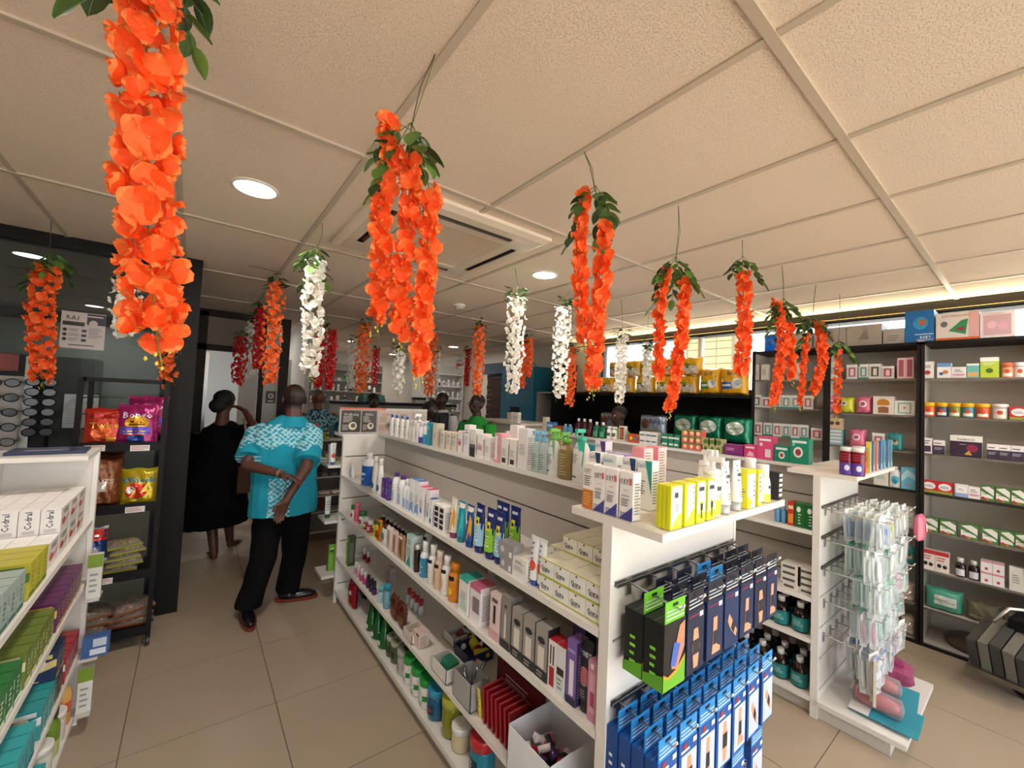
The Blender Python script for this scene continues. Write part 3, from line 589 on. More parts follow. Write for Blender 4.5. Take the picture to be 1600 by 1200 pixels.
bottle('ac_beige', .028, .18, 'dcbfa0', ('e9dccb', .6, .04), [('r', .1, .72, .9, .84, '17171a'), ('l', .2, .2, .7, .6, 6, 'a8794f')]); bottle('ac_peach', .028, .18, 'efe9e2', ('f6f2ee', .6, .04), [('r', .1, .72, .9, .84, '17171a'), ('l', .2, .2, .7, .6, 6, 'd4854f')])
bottle('ac_orange', .03, .17, 'd9831c', ('d9831c', .7, .035), [('r', .1, .7, .9, .84, '17171a'), ('c', .5, .35, .3, 'f3c22a')]); bottle('bluecap_s', .012, .06, '3f62b8', ('e6d23c', .9, .015), bands=[(0, '3f62b8'), (.6, 'f0f0f0')])
simple('tealtop', .08, .08, .15, 'efece9', top='35b5a0', extra=[('r', 0, .9, 1, 1, '35b5a0'), ('p', [(.1, .1), (.9, .1), (.5, .6)], 'c3d9d2')]); simple('pinktop3', .08, .08, .15, 'f1ebec', top='cf6a8e', extra=[('r', 0, .88, 1, 1, 'cf6a8e'), ('r', .3, .3, .9, .7, '8a7a84')]); simple('pinklow', .075, .06, .085, 'e7a3b3', txt='BB', tc='fff')
bottle('cleartube', .017, .17, 'e3d8d6', ('e9e6e6', .9, .01), bands=[(0, 'b8323f'), (.35, 'e3dcda')], m='gel', sh=.95, neck=.9)
carton('pinkpump', .062, .06, .17, 'e9d0cf', [('r', .0, 0, 1, .2, 'd9a8b0'), ('r', .38, .35, .62, .75, '1f1f22'), ('r', .2, .82, .8, .9, '6a5a5a')], top='ecd9d6')
carton('greytall', .058, .055, .19, '8f8a85', [('r', 0, 0, 1, .16, '2a2727'), ('p', [(.4, .2), (.6, .2), (.6, .6), (.5, .72), (.4, .6)], 'e9e2d8'), ('c', .5, .8, .12, '2a2727')], top='a39e98', side='7c7873')
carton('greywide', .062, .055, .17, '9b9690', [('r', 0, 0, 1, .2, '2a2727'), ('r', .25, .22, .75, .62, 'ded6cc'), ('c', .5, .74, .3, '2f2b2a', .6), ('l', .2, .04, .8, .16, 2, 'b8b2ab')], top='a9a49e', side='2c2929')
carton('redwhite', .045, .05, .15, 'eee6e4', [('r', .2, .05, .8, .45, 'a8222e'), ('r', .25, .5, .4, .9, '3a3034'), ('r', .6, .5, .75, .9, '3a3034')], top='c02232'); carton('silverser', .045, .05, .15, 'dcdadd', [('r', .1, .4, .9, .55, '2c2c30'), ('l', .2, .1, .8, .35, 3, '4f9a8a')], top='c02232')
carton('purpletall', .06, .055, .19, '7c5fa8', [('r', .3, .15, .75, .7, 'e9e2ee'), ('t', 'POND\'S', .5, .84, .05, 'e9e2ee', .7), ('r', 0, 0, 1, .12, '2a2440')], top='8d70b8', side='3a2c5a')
tube('ponds', .065, .2, '232026', '232026', [('t', 'POND\'S', .5, .8, .09, 'f2f0f2', .8), ('c', .5, .42, .42, 'b76a72'), ('r', .1, .28, .9, .3, '8f8a90'), ('l', .2, .06, .8, .2, 3, '9a959a')], caph=.035)
carton('pinkclear', .055, .03, .17, 'c88aa0', [('r', .2, .15, .8, .8, 'dba6b6'), ('r', .3, .25, .7, .5, 'a84a6a'), ('r', .3, .88, .6, .96, 'efe9ea')]); bottle('rollon', .022, .17, 'd63a6e', ('e0346a', .9, .04), [('r', .1, .55, .9, .8, 'f2e6ea'), ('t', 'DOVE', .5, .65, .06, 'b02050', .5)], sh=.9, neck=.8)
# ---- shelf three and the bottom ----
for k, c, cp in (('nail_pink', 'd94a86', 'e9dfe4'), ('nail_purple', '4a2a5e', '1f1a22'), ('nail_red', 'b01f33', 'e9dfe0'), ('nail_blush', 'e3a8b8', 'e9e6e6')): bottle(k, .016, .085, c, (cp, .7, .045), neck=.5, sh=.7, m='gel')
bottle('bluewater', .024, .14, '8fc4d4', ('1f9ac0', .75, .035), m='gel'); bottle('bluewater_s', .02, .1, 'a7c9d2', ('5fb0b8', .9, .03)); carton('dotcard', .075, .03, .12, 'b3a8a2', [('c', .2 + .2 * i, .2 + .2 * j, .07, '4a4240') for i in range(4) for j in range(4)])
bag('brownpack', .09, .13, .03, '9a5f4c', [('r', .1, .1, .9, .5, 'b98a70'), ('r', .2, .7, .8, .9, '8a2f2f')], m='film'); bottle('redcap', .018, .09, 'c9cfd4', ('a8242f', .8, .03)); carton('pinkbin', .07, .06, .07, 'dcc4ba', [('r', .6, .85, 1, 1, '3a2a2a')])
jar('gelblue', .045, .135, '1f6f96', '2a8fb8', .035, [('r', .15, .25, .85, .7, '143a5a'), ('r', .3, .4, .75, .5, 'b8344a'), ('l', .2, .1, .8, .2, 1, 'd9e8ee')], m='gel'); jar('gelyellow', .055, .17, '9a9a22', 'b8b83a', .045, [('r', .1, .3, .5, .42, 'f2e6e0')], m='gel'); jar('creamwhite', .05, .1, 'cfc09a', 'e9e6e0', .03)
jar('redlidteal', .052, .16, '1f7f96', 'c0202c', .045, [('r', .1, .15, .8, .7, '163a4a'), ('v', 'GEL', .45, .4, .3, 'd9e6ea', .5)]); jar('greenlidjar', .042, .13, 'e6e4de', '1f9a3e', .03, [('r', 0, .35, 1, .6, '1f8a3e'), ('c', .5, .48, .2, 'e6e4de'), ('l', .2, .1, .8, .3, 2, GY)]); jar('blackjar', .045, .11, '4f5a34', 'a9ad98', .02, [('r', .1, .3, .9, .7, '2f3a1c')], lart=[('r', .25, .38, .75, .62, '23261c'), ('l', .3, .42, .7, .58, 2, 'c9c9b8')])
jar('silverjar', .05, .12, 'b8b2ac', 'a9a59e', .03, [('l', .1, .3, .9, .7, 3, '8a847e')], lart=[('r', .2, .35, .8, .65, '3a3834')])
bottle('greencone', .042, .2, '12662c', ('1f7a3a', .25, .02), [('r', .3, .1, .7, .25, 'd9e0d0'), ('c', .5, .5, .07, 'e8f0e0')], m='gel', sh=.15, neck=.15); bag('redpack', .13, .18, .05, 'a01c2c', [('c', .3, .4, .12, 'e8d6d6'), ('c', .7, .6, .12, 'e8d6d6'), ('r', .2, .1, .8, .22, 'd98a3a')], fill=.4); bag('blackpack', .14, .15, .05, '1c1c1a', [('c', .5, .5, .2, '4a6a3a')], fill=.4)
carton('greenbox', .055, .05, .21, '6fae2c', [('t', 'GO', .5, .84, .09, 'f0f4e6', .6), ('r', .12, .7, .7, .78, '2e5a1c'), ('l', .2, .15, .8, .6, 6, '9fd05a')], side='3a4a20', top='2c3a1c')
# ---- left unit ----
carton('codral', .052, .14, .09, 'e9e6e4', [('v', 'Codral', .45, .6, .34, '26262c', .7), ('r', .2, .06, .8, .2, 'c9c4c4')], side='d8d2d0', top='efecea', sart=[('c', .3, .4, .16, 'c8553a', .6), ('p', [(.45, .3), (.9, .45), (.9, .55), (.5, .42)], 'd98a8a'), ('l', .2, .7, .8, .9, 2, '4a4448')])
for k, c, tc, t in (('yellowcart', 'b9b23a', '5a7a2a', 'LEM'), ('whitecart', 'e6e4e2', '5a4a6a', 'TAB'), ('greycart', '9fb0aa', '3a6a5a', 'MINT'), ('purplecart', '6a2f62', 'e9c27a', 'BERRY'), ('greencart', '2f7a3f', 'f0f4e6', 'MINT'), ('tealcart', '2f9aa0', 'f0f4f4', 'MEN'), ('redcart', 'a8282c', 'f0e4e0', 'RED'), ('navycart', '1d2c50', 'd9c07a', 'NIGHT'), ('olivecart', '6f7f34', 'e9e6b0', 'HERB'), ('aquacart', '3fb0b8', '1d2c5a', 'BEACH')):
    carton(k, .06, .12, .11, c, [('v', t, .5, .5, .3, tc, .7), ('r', .05, .05, .95, .16, tc)], sart=[('p', [(0, .15), (1, .5), (1, .75), (0, .4)], tc), ('c', .6, .62, .18, 'e8dcc0'), ('r', .1, .78, .9, .92, tc), ('l', .15, .05, .85, .14, 1, tc)])
bottle('fanta', .032, .2, 'd9722c', ('2f7a3a', .45, .03), bands=[(0, 'e09a3a'), (.3, 'd6522c'), (.6, 'e0a85a')]); bottle('aloe', .04, .2, '6f8f2c', ('22241c', .8, .04), bands=[(0, 'c9d08a'), (.4, '6f8f2c')])
jar('whitetub', .045, .12, 'e9e4de', 'f0ece6', .03)
# ---- second gondola ----
def mini(k, c, a, w=.06, h=.05, d=.06): carton(k, w, d, h, c, a)
mini('tinygreen', '2c7f63', [('r', .1, .3, .9, .6, 'd9e6e0')]); mini('tinycoral', 'd9695f', [('c', .5, .5, .25, 'f0d9a0'), ('r', 0, .8, 1, 1, '4f8a4a')]); mini('tinyolive', 'b9b27a', [('c', .5, .5, .3, '5a7a3a')]); mini('tinywhite', 'e6e4e0', [('r', .1, .35, .9, .6, '5a6a8a')])
carton('purplelong', .13, .06, .075, '8a2f7a', [('r', .1, .1, .9, .18, '3a2a7a'), ('l', .1, .4, .7, .7, 2, 'e0b8da')]); carton('pinkbaby', .1, .06, .085, 'd83f78', [('r', .12, .72, .8, .86, 'f0e6ea'), ('p', [(.2, .1), (.8, .1), (.7, .4), (.4, .5)], 'f2b8cc')]); carton('pinkpumpbox', .12, .07, .15, 'dd4a7f', [('r', .12, .8, .85, .9, 'f0e6ea'), ('r', .5, .1, .85, .45, 'f2dbe4'), ('c', .25, .65, .1, 'f4e9ee')])
carton('greenbaby', .115, .07, .1, '10846a', [('r', .12, .74, .85, .88, 'e6f0ec'), ('c', .5, .4, .2, 'f0f2f0'), ('c', .5, .4, .12, 'a84a3a')]); carton('greenbabyL', .13, .08, .155, '0f8a6c', [('r', .12, .82, .9, .92, 'e6f0ec'), ('c', .45, .45, .26, 'f0f2f0'), ('c', .45, .45, .16, '9a4034'), ('c', .2, .75, .08, '7fd0ba')])
bottle('gummies', .038, .15, '8f1024', ('efeeee', .85, .022), [('r', 0, .02, 1, .5, '5a3fa0'), ('c', .65, .3, .2, 'e8dff2'), ('l', .1, .6, .9, .9, 3, 'b8324a')], m='gel', sh=.85, neck=.8, sy=.8); bottle('gummies_red', .034, .15, 'c8302c', ('c8c6c4', .85, .022), [('r', 0, .02, 1, .5, 'e2483f')], m='gel', sh=.85, neck=.8)
for k, c in (('brush_blue', '3f7fb8'), ('brush_teal', '5fb0c0'), ('brush_coral', 'e08a6a'), ('brush_yellow', 'd9d04a'), ('brush_red', 'c83a4a')): carton(k, .022, .02, .17, c, [('r', .1, .0, .9, .22, 'efeef0'), ('r', .4, .25, .6, .95, 'f0f0f0')], m='plastic')
bottle('syrup', .042, .16, '1f1210', ('f0eeec', .42, .03), [('r', 0, .1, 1, .62, '157a78'), ('l', .15, .25, .85, .5, 4, '9fd0cc')], lab=(.06, .62, '157a78'), m='gel', sh=.66); jar('fiddle', .03, .05, 'eee', 'eee')
bottle('mouth_red', .03, .17, '5a1a2c', ('f1efee', .45, .03), [('r', .1, .1, .9, .5, '7a3048')], m='gel'); bottle('mouth_green', .034, .15, '1f7a5a', ('f1efee', .4, .03), [('r', .1, .1, .9, .5, '4fa07a')], m='gel'); bottle('whitesm', .026, .12, 'eceae6', ('ecebe8', .9, .02), [('r', .1, .3, .9, .6, '5a5a60')])
bottle('blackcap', .02, .08, '2a2f3a', ('17171a', .8, .02)); carton('redsnack', .11, .05, .07, 'c0502c', [('c', .3, .5, .15, 'e9c04a'), ('c', .7, .5, .15, '4a7ab0')]); carton('bluebox', .1, .06, .1, '3f7fc8', [('r', .1, .5, .9, .8, 'bcd6f0')]); carton('redtall', .06, .04, .13, 'd9cfc8', [('r', .15, .1, .85, .9, '8a2420'), ('l', .2, .2, .8, .8, 5, 'd9a89a')])
carton('greenx', .08, .08, .13, '17642c', [('c', .4, .75, .2, 'e9f0e2'), ('v', 'PLUS', .5, .35, .3, 'cfe6c0', .5)], top='2c8a40', side='0f4a20'); carton('redx', .045, .08, .13, 'c83224', [('r', .1, .1, .9, .5, 'e0902c'), ('r', .1, .7, .9, .85, 'f0d0a0')], top='a82a20'); bottle('bluew', .03, .1, '6fb4dc', ('9fd0ea', .5, .02), m='gel')
carton('rollerbox', .1, .12, .035, 'dcd6cc', [('r', .1, .3, .7, .7, '5a5854')], side='c9c2b8'); carton('strip', .18, .06, .02, 'e2dcd6', [('p', [(.1, .1), (.4, .2), (.5, .9), (.2, .9)], 'e0502c'), ('r', .6, .2, .9, .8, '3a8a9a')])
# ---- wall shelves ----
for k, b, a, w, h in (('ws_redmark', 'eae6e2', [('c', .5, .35, .25, 'b03a4a'), ('l', .2, .6, .8, .8, 2, TX)], .065, .125), ('ws_bluetop', 'eceef0', [('r', 0, .75, 1, 1, '6f9ad0'), ('c', .6, .4, .2, 'd08a5a'), ('c', .3, .3, .15, '3a5a9a')], .075, .11), ('ws_pinkmark', 'ece8e8', [('r', .1, .2, .9, .4, 'd9a0b0'), ('l', .2, .5, .8, .8, 2, TX)], .075, .08), ('ws_teal', '6fb8b8', [('r', .1, .1, .9, .4, 'e0ae6a'), ('r', 0, .85, 1, 1, 'dfeeee')], .06, .1), ('ws_lime', 'b8cf3c', [('r', 0, .8, 1, 1, 'efeeea'), ('c', .5, .35, .2, '4a6a2a'), ('l', .15, .6, .85, .75, 2, 'f0f4da')], .085, .14)): carton(k, w, .05, h, b, a)
def pot(k, c, lid='e8b41c'): jar(k, .036, .1, c, lid, .028, [('r', .1, .15, .9, .45, 'e9e2d4'), ('c', .5, .6, .2, 'c8502c')])
pot('pot_orange', 'e0662c'); pot('pot_blue', '3a4a7a'); pot('pot_green', '7f9a4a'); pot('pot_teal', '4a8a9a'); pot('pot_red', 'd0532f'); pot('pot_white', 'e2dedc', 'e8e4e2'); pot('pot_salmon', 'e09a7a', 'd9704a')
samb = lambda: [('r', 0, 0, 1, .72, '33253c'), ('c', .7, .42, .18, '8f2a4a'), ('p', [(.45, .1), (.7, .08), (.6, .3)], 'c8a03c'), ('t', 'Sambucol', .5, .83, .1, '3a3a42', .72), ('l', .3, .55, .6, .6, 1, 'd9c9d0')]
carton('samb_big', .15, .05, .145, 'e9e6e4', samb()); carton('samb_small', .06, .05, .1, 'e9e6e8', [('r', 0, 0, 1, .62, '3d3448'), ('l', .1, .3, .9, .5, 2, 'b9b0c4'), ('l', .1, .7, .9, .85, 1, '4a4a50')]); carton('samb_w', .06, .05, .11, 'eae7e6', [('r', .1, .1, .9, .5, '4a3f54'), ('l', .1, .6, .9, .9, 2, TX)])
carton('redwhite_b', .08, .05, .085, 'c8242e', [('c', .5, .58, .42, 'f0edea', .75), ('t', 'GINA', .5, .56, .2, '3a3f6a', .5), ('r', 0, 0, 1, .2, '8f9a3a')]); carton('blueoval', .08, .05, .085, 'e9e4de', [('c', .5, .6, .4, 'f4f2f0', .75), ('r', 0, 0, 1, .3, '8fa8d8'), ('t', 'GINA', .5, .6, .2, '5a6a9a', .5)])
carton('teabox', .085, .05, .1, '4f7a3f', [('p', [(.05, .85), (.95, .35), (.95, .75), (.6, .95)], 'e9e9e4'), ('p', [(.05, .2), (.9, .15), (.85, .3), (.05, .6)], 'e9e9e4'), ('c', .2, .14, .12, 'b02a3a'), ('c', .5, .1, .1, 'c8703a'), ('l', .15, .4, .6, .5, 1, '3a6a3a')])
carton('redtea', .085, .05, .14, 'e9dcd4', [('r', 0, .8, 1, 1, 'c0303a'), ('c', .3, .3, .16, '2a2424'), ('c', .7, .28, .16, '3a2c24'), ('l', .1, .5, .9, .75, 2, 'b8554a')]); bottle('brownbottle', .027, .13, '2c1a16', ('e6e2e0', .6, .03), [('r', .05, .1, .95, .55, 'd9d4da')], m='gel', sh=.75); carton('pinkw', .06, .05, .075, 'ece8e6', [('c', .5, .3, .15, 'b03a5a'), ('r', 0, .85, 1, 1, 'd98aa0')])
bag('tealwipes', .24, .15, .1, '4fa890', [('r', .25, .3, .85, .72, 'dfe8e2'), ('t', 'WIPES', .55, .5, .14, '3a6a5a', .45)], m='plastic', wr=.002, fill=.35); bag('padpack', .22, .13, .12, 'b5ad94', [('r', .1, .2, .9, .35, 'd6d0ba')], m='film', wr=.004, fill=.35)
for k, c in (('clampink', 'c86a86'), ('clamteal', '3a8a80'), ('clamgrey', 'b8bab4')): jar(k, .036, .075, c, 'e0dfda', .02, [('r', .1, .2, .9, .6, 'e4dcd8')])
def boxed(k, w, h, frame, inner, topc): carton(k, w, .09, h, 'cfd0cc', [('r', 0, .84, 1, 1, 'e9e9e6'), ('r', .0, 0, 1, .12, frame), ('r', .2, .18, .8, .8, inner), ('r', .35, .25, .65, .7, 'e2d8d6')], top=topc, side='b9bcb8', m='plastic')
boxed('cl_pink', .075, .12, 'e6e0dc', 'b05a78', '2f7f74'); boxed('cl_teal', .075, .12, '2f8f80', '5a9a92', '2f7f74'); boxed('cl_green', .09, .12, 'dfe2dc', '4a5a3a', '3f7a58'); boxed('cl_red', .09, .1, 'dfdedc', 'b04a5a', '4a8ab0')
carton('frame_pink', .085, .06, .16, 'e3c3c4', [('r', .2, .1, .8, .9, 'b05a72')]); carton('white_tall', .06, .05, .15, 'dcd9d0', [('l', .2, .3, .8, .7, 4, '8a8a84')])
bag('pinkball', .11, .14, .1, 'd9708f', [('c', .5, .55, .25, 'efdfe6'), ('c', .5, .55, .14, 'b04a6a')], m='plastic', wr=.001, fill=.4); bag('yellowball', .11, .13, .09, 'c9cf3a', [('c', .35, .6, .2, 'efe4e6'), ('c', .35, .6, .1, '5a5a50')], m='plastic', wr=.001, fill=.4)
carton('whitewindow', .14, .1, .14, 'e2ddd2', [('c', .5, .62, .3, 'c8862c', .8), ('r', .25, .08, .75, .4, '9a6a44'), ('r', .1, .44, .9, .5, 'e9e6e0')], top='5aa898'); carton('whitewarmer', .13, .1, .11, 'e2e4de', [('r', .18, .12, .82, .85, '6aa08a'), ('r', .24, .18, .76, .78, 'd9ddd6'), ('c', .5, .5, .06, 'c05a5a')]); carton('owl', .1, .06, .09, 'cbb48a', [('c', .3, .55, .16, '5a4a3a'), ('c', .7, .55, .16, '5a4a3a')]); carton('blueset', .13, .09, .13, '8fb0b8', [('r', .08, .15 + .22 * i, .92, .28 + .22 * i, 'd9e0e0') for i in range(4)], side='2f7f96'); carton('bluelabel', .11, .05, .05, '8fc0e0', [])
bottle('washjug', .045, .16, 'e6ece8', ('eef0ee', .4, .02), [('c', .5, .4, .34, '4fb8d0'), ('c', .5, .3, .2, '2f8ab0')], sy=.6, sh=.7); carton('bluewave', .1, .06, .16, '6fc0e0', [('p', [(0, .3), (.5, .6), (1, .4), (1, .7), (.4, .9), (0, .6)], 'b8e4f2'), ('t', 'Baby', .5, .2, .1, 'e05a6a', .6)]); carton('creambox', .1, .06, .15, 'dedbd0', [('l', .15, .3, .85, .7, 4, '7fa8a0')])
bottle('talc', .038, .155, 'e4e9e4', ('e4e9e4', .9, .03), [('r', .3, .3, .7, .34, '3a4a4a'), ('l', .2, .45, .8, .6, 2, '4a9a8a')], sy=.55, sh=.85, neck=.8); bag('pinkdoll', .09, .13, .05, 'c83f5a', [('c', .5, .45, .22, 'ecdcc8'), ('c', .5, .55, .12, 'd9a88a')], m='plastic', wr=.001); bag('tealdoll', .09, .13, .05, '2f8a8f', [('c', .5, .45, .22, 'b9a88a'), ('c', .5, .55, .12, '5a4a3a')], m='plastic', wr=.001)
bag('napkin', .12, .035, .1, 'd9cdbf', m='plastic', wr=.001, fill=.3); bottle('limepot', .035, .08, 'b8c82a', ('2a2c2a', .9, .02), [('c', .5, .4, .2, '3a3f2a')])
# ---- big packs ----
drp = lambda c: [('t', 'Dr.P', .5, .78, .13, '1f3a78', .6), ('p', [(.1, .62), (.9, .7), (.9, .66), (.1, .56)], '4f9a3a'), ('r', .08, .2, .52, .46, c), ('r', .12, .3, .48, .38, 'f0f0f0'), ('c', .68, .4, .2, 'f0ede8'), ('c', .74, .44, .12, 'a9b8c8')]
bag('drp_a', .22, .27, .16, 'eeb414', drp('4f9a3a'), m='plastic', wr=.003, fill=.22); bag('drp_b', .26, .27, .16, 'eeb414', drp('3a62b0'), m='plastic', wr=.003, fill=.22); bag('drp_side', .24, .2, .16, 'e8b41c', [('r', .1, .1, .9, .5, 'd9d4c8'), ('p', [(.15, .35), (.5, .5), (.85, .38), (.5, .25)], '2a3a2a'), ('r', .1, .55, .6, .62, '4f9a3a')], m='plastic', wr=.006, fill=.25)
bag('certain', .27, .25, .17, '107f5c', [('c', .5, .58, .34, 'd9ece2', .7), ('t', 'Certainty', .5, .6, .1, '15604a', .55), ('l', .1, .08, .9, .18, 1, '0a5a40')], m='foil', wr=.004, fill=.22); bag('babypack', .34, .22, .15, '9fb0c0', [('r', 0, 0, 1, .25, 'c9b88a'), ('t', 'Baby', .68, .72, .22, '2f5aa8', .4), ('c', .3, .55, .16, '8a5a44')], m='foil', wr=.004, fill=.25)
# ---- boxes on top of the wall shelves ----
carton('box_blue', .19, .2, .24, '1f6fb4', [('c', .55, .6, .26, '2f9ad0'), ('c', .6, .62, .14, 'a8694a'), ('t', 'BABY', .72, .16, .08, 'f0f4f8', .4), ('r', .35, .24, 1, .26, 'e6eef4'), ('t', 'MONITOR', .72, .08, .04, 'f0f4f8', .4)], side='3f8fc8')
carton('box_piano', .26, .2, .2, 'ddd4ce', [('r', 0, 0, 1, .1, 'e0672c'), ('p', [(.3, .35), (.7, .2), (.75, .75), (.6, .7)], '2f8f5a'), ('p', [(.42, .4), (.65, .3), (.68, .5)], '8a3a4a'), ('t', 'BABY PEDAL PIANO', .5, .88, .07, 'c88a6a', .8), ('r', .78, .1, 1, 1, 'd9a8a4'), ('c', .2, .6, .08, '6a6a70')], side='cfc4be')
carton('box_window', .19, .2, .18, 'e6dcd8', [('r', .1, .12, .9, .88, 'c9a3a8'), ('c', .35, .5, .14, 'e0b4c0'), ('c', .65, .45, .14, 'd9a4b4'), ('t', 'TEDDY', .5, .93, .04, 'a88', .5)], side='d9cfca'); carton('box_white', .2, .2, .2, 'dcd8d4', [('l', .1, .2, .6, .7, 4, '8a8a90')])
carton('box_grey', .26, .2, .17, 'a89f94', [('p', [(.35, .3), (.5, .7), (.6, .75), (.65, .3)], '8a7f74'), ('c', .55, .78, .07, '9a8f84')], side='978e84'); carton('box_greyS', .15, .2, .12, 'aba69e', [('l', .2, .2, .8, .6, 3, '7a7670')]); carton('box_bar', .22, .2, .15, 'b3ab9f', [('r', .1, .3, .5, .5, '968c80')])
bag('bluebag', .2, .17, .12, '2f78a8', [('c', .4, .5, .2, '6fb8d8'), ('c', .65, .6, .1, '9a5a5a')], m='film', fill=.4)
# ---- snack packets ----
bag('bongo', .2, .25, .07, '9c1f62', [('t', 'Bongo', .5, .72, .15, 'f0dff0', .78), ('c', .5, .52, .3, 'd9a01f', .7), ('c', .38, .55, .05, '4a2a10'), ('c', .62, .55, .05, '4a2a10'), ('r', .3, .46, .7, .49, '5a2a14'), ('r', .1, .24, .85, .42, '5a4ab0'), ('t', 'Puffs', .5, .28, .13, 'f0c83a', .6), ('r', .3, .06, .7, .2, '1f3f8f')], edge='b83078')
bag('twines', .2, .22, .06, 'b8321c', [('r', 0, .72, 1, .86, 'a02018'), ('t', 'Twines', .5, .52, .16, 'f0c040', .8), ('c', .4, .3, .25, 'e0622c', .7), ('r', .5, .08, .95, .18, 'e0a03a')], edge='c82c1c'); bag('wheels', .19, .22, .06, 'b8a014', [('t', 'Wheels', .5, .68, .17, '2a8ab8', .86), ('c', .45, .38, .3, 'd0321f', .85), ('c', .3, .4, .12, 'f0f0f0'), ('p', [(.55, .3), (.75, .35), (.7, .55)], 'e0b43a'), ('p', [(.3, .2), (.4, .25), (.6, .6), (.5, .6)], 'e0c04a')], edge='d0cc28')
bag('brownchips', .17, .3, .06, '7a4420', [('t', 'THE OLES', .5, .8, .07, 'c9a878', .8), ('r', .05, .3, .6, .5, 'e9e4dc'), ('t', 'NUTS', .5, .5, .09, 'f0ece4', .8)], edge='5a3018'); bag('bluechips', .14, .2, .05, '27407a', [('r', 0, .62, 1, .95, 'c8382c'), ('l', .1, .7, .9, .85, 1, 'f0e0d8'), ('c', .5, .3, .25, 'b8c4d4')], edge='aab4c4')
def nuts(key, w, d, h, cols):
    b = MB('plastic')
    for i in range(95):
        u, v = random.uniform(-1, 1), random.uniform(-1, 1); t = (1 - abs(u) ** 3) * (1 - abs(v) ** 3); z = h * .5 + (h * .42) * t * random.uniform(.2, 1)
        r = random.uniform(.006, .010); b.lathe([(.001, z - r * .7), (r, z - r * .3), (r, z + r * .3), (.001, z + r * .7)], 6, random.choice(cols), cx=u * w * .45, cy=v * d * .42, sy=random.uniform(.6, 1.2), cap=False)
    f = MB('film'); n = 10; vs = [((i / n * 2 - 1) * w / 2, (j / n * 2 - 1) * d / 2, h * (.25 + .78 * ((1 - abs(i / n * 2 - 1) ** 4) * (1 - abs(j / n * 2 - 1) ** 4)) ** .5) + .002 * math.sin(i * 3 + j * 2)) for i in range(n + 1) for j in range(n + 1)]
    f.add(vs, [(i * (n + 1) + j, (i + 1) * (n + 1) + j, (i + 1) * (n + 1) + j + 1, i * (n + 1) + j + 1) for i in range(n) for j in range(n)], 'f2e9dc', 'clear', True); f.box(-w / 2, -d / 2, 0, w / 2, d / 2, h * .24, cols[0], 'plastic')
    put(key, [('packet', f, None), ('nuts', b, None)], w, d, h)
nuts('peanuts', .2, .15, .05, ('8a4f24', 'a86a30', '6f3a1a', 'b8803c')); nuts('mixnuts', .17, .13, .045, ('9a9a3a', 'b8a03c', 'b0642c', 'c9b85a'))
# ---- support boxes on the hooks ----
hangbox('sup_green', .098, .06, .168, '151716', [('p', [(.0, 0), (1, 0), (1, .38), (.6, .2), (.2, .16), (0, .22)], '6fb52c'), ('p', [(0, .22), (.2, .16), (.6, .2), (1, .38), (1, .42), (.55, .25), (.2, .2), (0, .27)], 'e09a2c'), ('p', [(.35, .3), (.6, .25), (.95, .55), (.95, .95), (.7, .9)], 'c98a6a'), ('p', [(.3, .35), (.55, .3), (.75, .62), (.45, .68)], '4a6ac0')], '6fc02c', side='101211', sart=[('v', 'NEO', .5, .4, .3, '7fcf3c', .3), ('p', [(0, 0), (1, 0), (1, .25), (0, .15)], '5fa528')])
for i, c in enumerate(('15233f', '1a2b52', '16305e')):
    hangbox('sup_navy%d' % i, .092, .046, .165, c, [('r', .08, .9, .92, .93, '8a2440'), ('r', .7, .86, .9, .94, 'eef0f2')] + [(q[0], [(a, b * .78) for a, b in q[1]], q[2]) for q in limb(i % 3)], '1c1c2c', side='122a58', sart=[('c', .5, .78, .28, 'c9d2de'), ('c', .5, .78, .2, '14305c'), ('r', .4, .15, .62, .4, '8a9ab4')])
for i, nmx in enumerate(('KNEE', 'THIGH SUPPORT', 'CALF SUPPORT', 'ANKLE')):
    hangbox('sup_blue%d' % i, .09, .037, .17, '1f5aa8', [('r', .1, .84, .55, .88, 'dfe8f2'), ('r', .12, .04, .95, .8, 'c9d6e4'), ('c', .3, .93, .1, 'a8343c')] + [(q[0], [(a * .8 + .15, b * .8 + .03) for a, b in q[1]], q[2]) for q in limb(i % 3)] + [('r', .72, .9, .92, .98, 'f2f4f6')], '2f8fd8', side='1a4a90', sart=[('v', nmx, .5, .42, .32, 'eef2f8', .75)])
